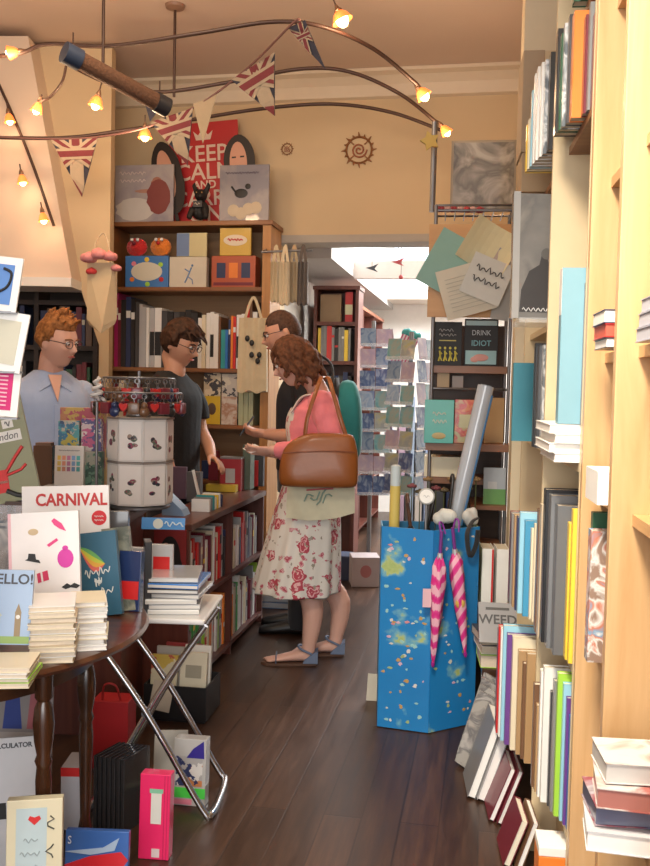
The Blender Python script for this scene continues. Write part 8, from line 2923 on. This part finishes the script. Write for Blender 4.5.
def spinner(px, d, w, rows, z0, dz, sides, rz, lab, ordn, seed):
    """turning stand: a mast with racks of cards on its sides"""
    c = P(px, 400, d)
    sp = thing('card_spinner', lab, 'card spinner', (c.x, d, 0), (0, 0, rz))
    MB().lathe([(0.14, 0), (0.14, 0.02), (0.03, 0.05)], 20).build('base', STEEL, sp)
    top = z0 + rows * dz + 0.04
    MB().lathe([(0.016, 0.04), (0.016, top)], 10).build('mast', STEEL, sp, 60)
    rg = random.Random(seed)
    Ms = Matrix.Translation((c.x, d, 0)) @ Matrix.Rotation(rz, 4, 'Z')
    for si, (ang, cols, snm) in enumerate(sides):
        A = Matrix.Rotation(ang, 4, 'Z')
        rad = w / 2 + 0.01
        for r_ in range(rows):
            z = z0 + r_ * dz
            b = MB()
            b.box2((-w / 2, -rad - 0.025, z - 0.004), (w / 2, -rad + 0.012, z))
            b.box2((-w / 2, -rad - 0.027, z), (w / 2, -rad - 0.0255, z + 0.022))
            o = b.build('pocket_row', ACR, sp)
            o.matrix_local = A
            for cc_ in range(cols):
                cw_ = w / cols - 0.004
                x = -w / 2 + (cc_ + 0.5) * w / cols
                i = rg.randrange(len(cardm))
                p = Ms @ A @ Vector((x, -rad - 0.015, z + 0.001))
                e = (Matrix.Rotation(rz + ang, 3, 'Z') @ Matrix.Rotation(R(-8), 3, 'X')).to_euler()
                hgt = dz * rg.uniform(0.82, 0.98)
                card('greeting_card', cw_, hgt, 0.003, cardm[i], f'{cname[i]} card, row {["one", "two", "three", "four", "five", "six", "seven", "eight", "nine"][rows - 1 - r_]} from top, {["first", "second", "third"][cc_]} in row, {snm} of the {ordn} spinner', 'card', p, e, f'cards on the {ordn} spinner')
    return c, top


spinner(372, 6.75, 0.235, 8, 0.62, 0.156, [(R(6), 2, 'front'), (R(96), 2, 'side')], R(0), 'tall card spinner with two columns of blue-grey cards in the rear room', 'blue-grey', 3)
spinner(410, 6.1, 0.22, 7, 0.70, 0.15, [(R(-38), 2, 'front'), (R(52), 2, 'side')], R(0), 'second card spinner with slanted pink and yellow cards beside the wire rack', 'slanted', 8)
# striped gift bag on the second spinner top
c = P(399, 341, 6.3)
t = thing('gift_bag', 'pink striped gift bag with teal tissue hanging above the card spinners', 'bag', (c.x, 6.35, P(399, 366, 6.35).z), euler_lean(0, 0, R(22)))
m, nt, bsd = newmat('pink_white_stripes')
tc = nt.nodes.new('ShaderNodeTexCoord')
wv = nt.nodes.new('ShaderNodeTexWave')
wv.bands_direction = 'X'
wv.inputs['Scale'].default_value = 14
nt.links.new(tc.outputs['Object'], wv.inputs['Vector'])
nt.links.new(ramp(nt, wv.outputs['Fac'], [(0.45, (0.62, 0.58, 0.6)), (0.5, (0.45, 0.1, 0.2))], 'CONSTANT'), bsd.inputs['Base Color'])
MB().box2((-0.06, -0.03, 0), (0.06, 0.03, 0.22), bev=0.003).build('bag_body', m, t)
b = MB()
for k in range(6):
    b.ball((-0.05 + 0.02 * k, 0, 0.235 + 0.012 * (k % 2)), (0.022, 0.03, 0.028), 8)
link('tissue', fuse(b, 'tissue', 0.008, 1), mat((0.06, 0.34, 0.33), 0.7), t)
# mobiles hanging in the roof light
for k, (px, py, nm, cn) in enumerate(((372, 268, 'dark paper bird', (0.05, 0.06, 0.08)), (398, 262, 'red paper bird', (0.4, 0.06, 0.08)), (401, 277, 'red paper ball', (0.4, 0.06, 0.06)))):
    c = P(px, py, 6.9)
    t = thing('hanging_mobile', f'{nm} hanging under the roof light', 'mobile', c)
    b = MB()
    if 'bird' in nm:
        b.prism([(-0.05, 0.0), (0.0, 0.012), (0.05, 0.035), (0.02, -0.005), (0.045, -0.03), (0.0, -0.015)], -0.004, 0.004, 'Y')
    else:
        b.ball((0, 0, 0), 0.018, 10)
    b.build('ornament', mat(cn, 0.6), t)
    b = MB()
    b.tube([(0, 0, 0.01), (0, 0, P(px, 236, 6.9).z - c.z + 0.2)], 0.002, 5)
    b.build('thread', BLACK, t)
# boxes on the floor beside the spinners
t = thing('storage_box', 'pale pink box with a round emblem on the floor of the rear room', 'box', (P(366, 566, 6.3).x, 6.3, 0.001), (0, 0, R(4)))
MB().box2((-0.10, 0, 0), (0.10, 0.2, 0.21), bev=0.004).build('carton', mat((0.46, 0.38, 0.38), 0.6), t)
blob(t, circ(0, 0.11, 0.04, 0.045), mat((0.42, 0.16, 0.16), 0.6), 'printed_emblem')
t = thing('storage_box', 'dark blue box behind the pale pink one in the rear room', 'box', (P(338, 560, 6.5).x, 6.5, 0.001), (0, 0, R(-8)))
MB().box2((-0.09, 0, 0), (0.09, 0.2, 0.18), bev=0.004).build('carton', mat((0.04, 0.05, 0.1), 0.6), t)
for k in range(5):
    z = 0.001 + 0.045 * k
    t = thing('book', f'blue and white book lying in the floor stack behind the couple, {ORD[k]} from the bottom', 'book', (P(273, 622, 5.5).x, 5.62, z), (0, 0, R(-8 + 5 * (k % 2))), 'floor stack behind the couple')
    MB().box2((-0.10, 0, 0), (0.10, 0.15, 0.042), bev=0.002).build('cover', mat(((0.12, 0.22, 0.4), (0.45, 0.5, 0.55))[k % 2], 0.4), t)
    MB().box2((-0.097, -0.001, 0.006), (0.097, -0.0002, 0.036)).build('page_edge', mat((0.4, 0.45, 0.5), 0.6), t)
# stock under the roof light at the far end
for k in range(5):
    rx = P(402 + 9 * k, 440, 8.6)
    t = thing('storage_box', f'far stock box at the rear room end, {ORD[k]} from the spinners', 'box', (rx.x, 8.6, 0.001), (0, 0, R(3 * k)))
    MB().box2((-0.034, 0, 0), (0.034, 0.2, 1.2 + 0.15 * math.sin(k * 2)), bev=0.004).build('carton', mat([(0.3, 0.2, 0.25), (0.2, 0.24, 0.3), (0.35, 0.3, 0.26), (0.16, 0.2, 0.3), (0.35, 0.24, 0.24)][k], 0.7), t)
# dark shelving in the recess behind the blue shirt
rs_ = thing('bookcase', 'dark shelving in the recess behind the bookseller in blue', 'bookcase', (P(-30, 400, 5.86).x, 5.86, 0), (0, 0, -PHI * 0))
WX = P(97, 400, 5.86).x - P(-30, 400, 5.86).x
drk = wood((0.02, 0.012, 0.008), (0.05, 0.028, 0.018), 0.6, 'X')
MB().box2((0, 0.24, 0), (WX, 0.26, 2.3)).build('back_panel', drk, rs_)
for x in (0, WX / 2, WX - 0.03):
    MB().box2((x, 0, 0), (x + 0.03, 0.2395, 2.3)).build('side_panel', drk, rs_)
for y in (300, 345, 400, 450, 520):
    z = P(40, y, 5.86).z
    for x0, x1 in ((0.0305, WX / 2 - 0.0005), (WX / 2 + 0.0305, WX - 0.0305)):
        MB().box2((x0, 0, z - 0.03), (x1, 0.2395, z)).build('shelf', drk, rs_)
for sh, y in enumerate((345, 400)):
    z = P(40, y, 5.86).z
    for hf in (0, 1):
        sp = rand_specs(WX / 2 - 0.08, ['black', 'dark green', 'charcoal', 'maroon', 'brown', 'navy'], (0.02, 0.045), (0.20, 0.26), r9, 0.2)
        book_row(Vector((rs_.location.x + 0.04 + hf * WX / 2, 5.88, z + 0.001)), (1, 0, 0), 0, sp, f'on the {["upper", "middle", "lower"][sh]} recess shelf, {["outer", "inner"][hf]} bay', f'books on the {["upper", "middle", "lower"][sh]} recess shelf, {["outer", "inner"][hf]} bay', 0.18)
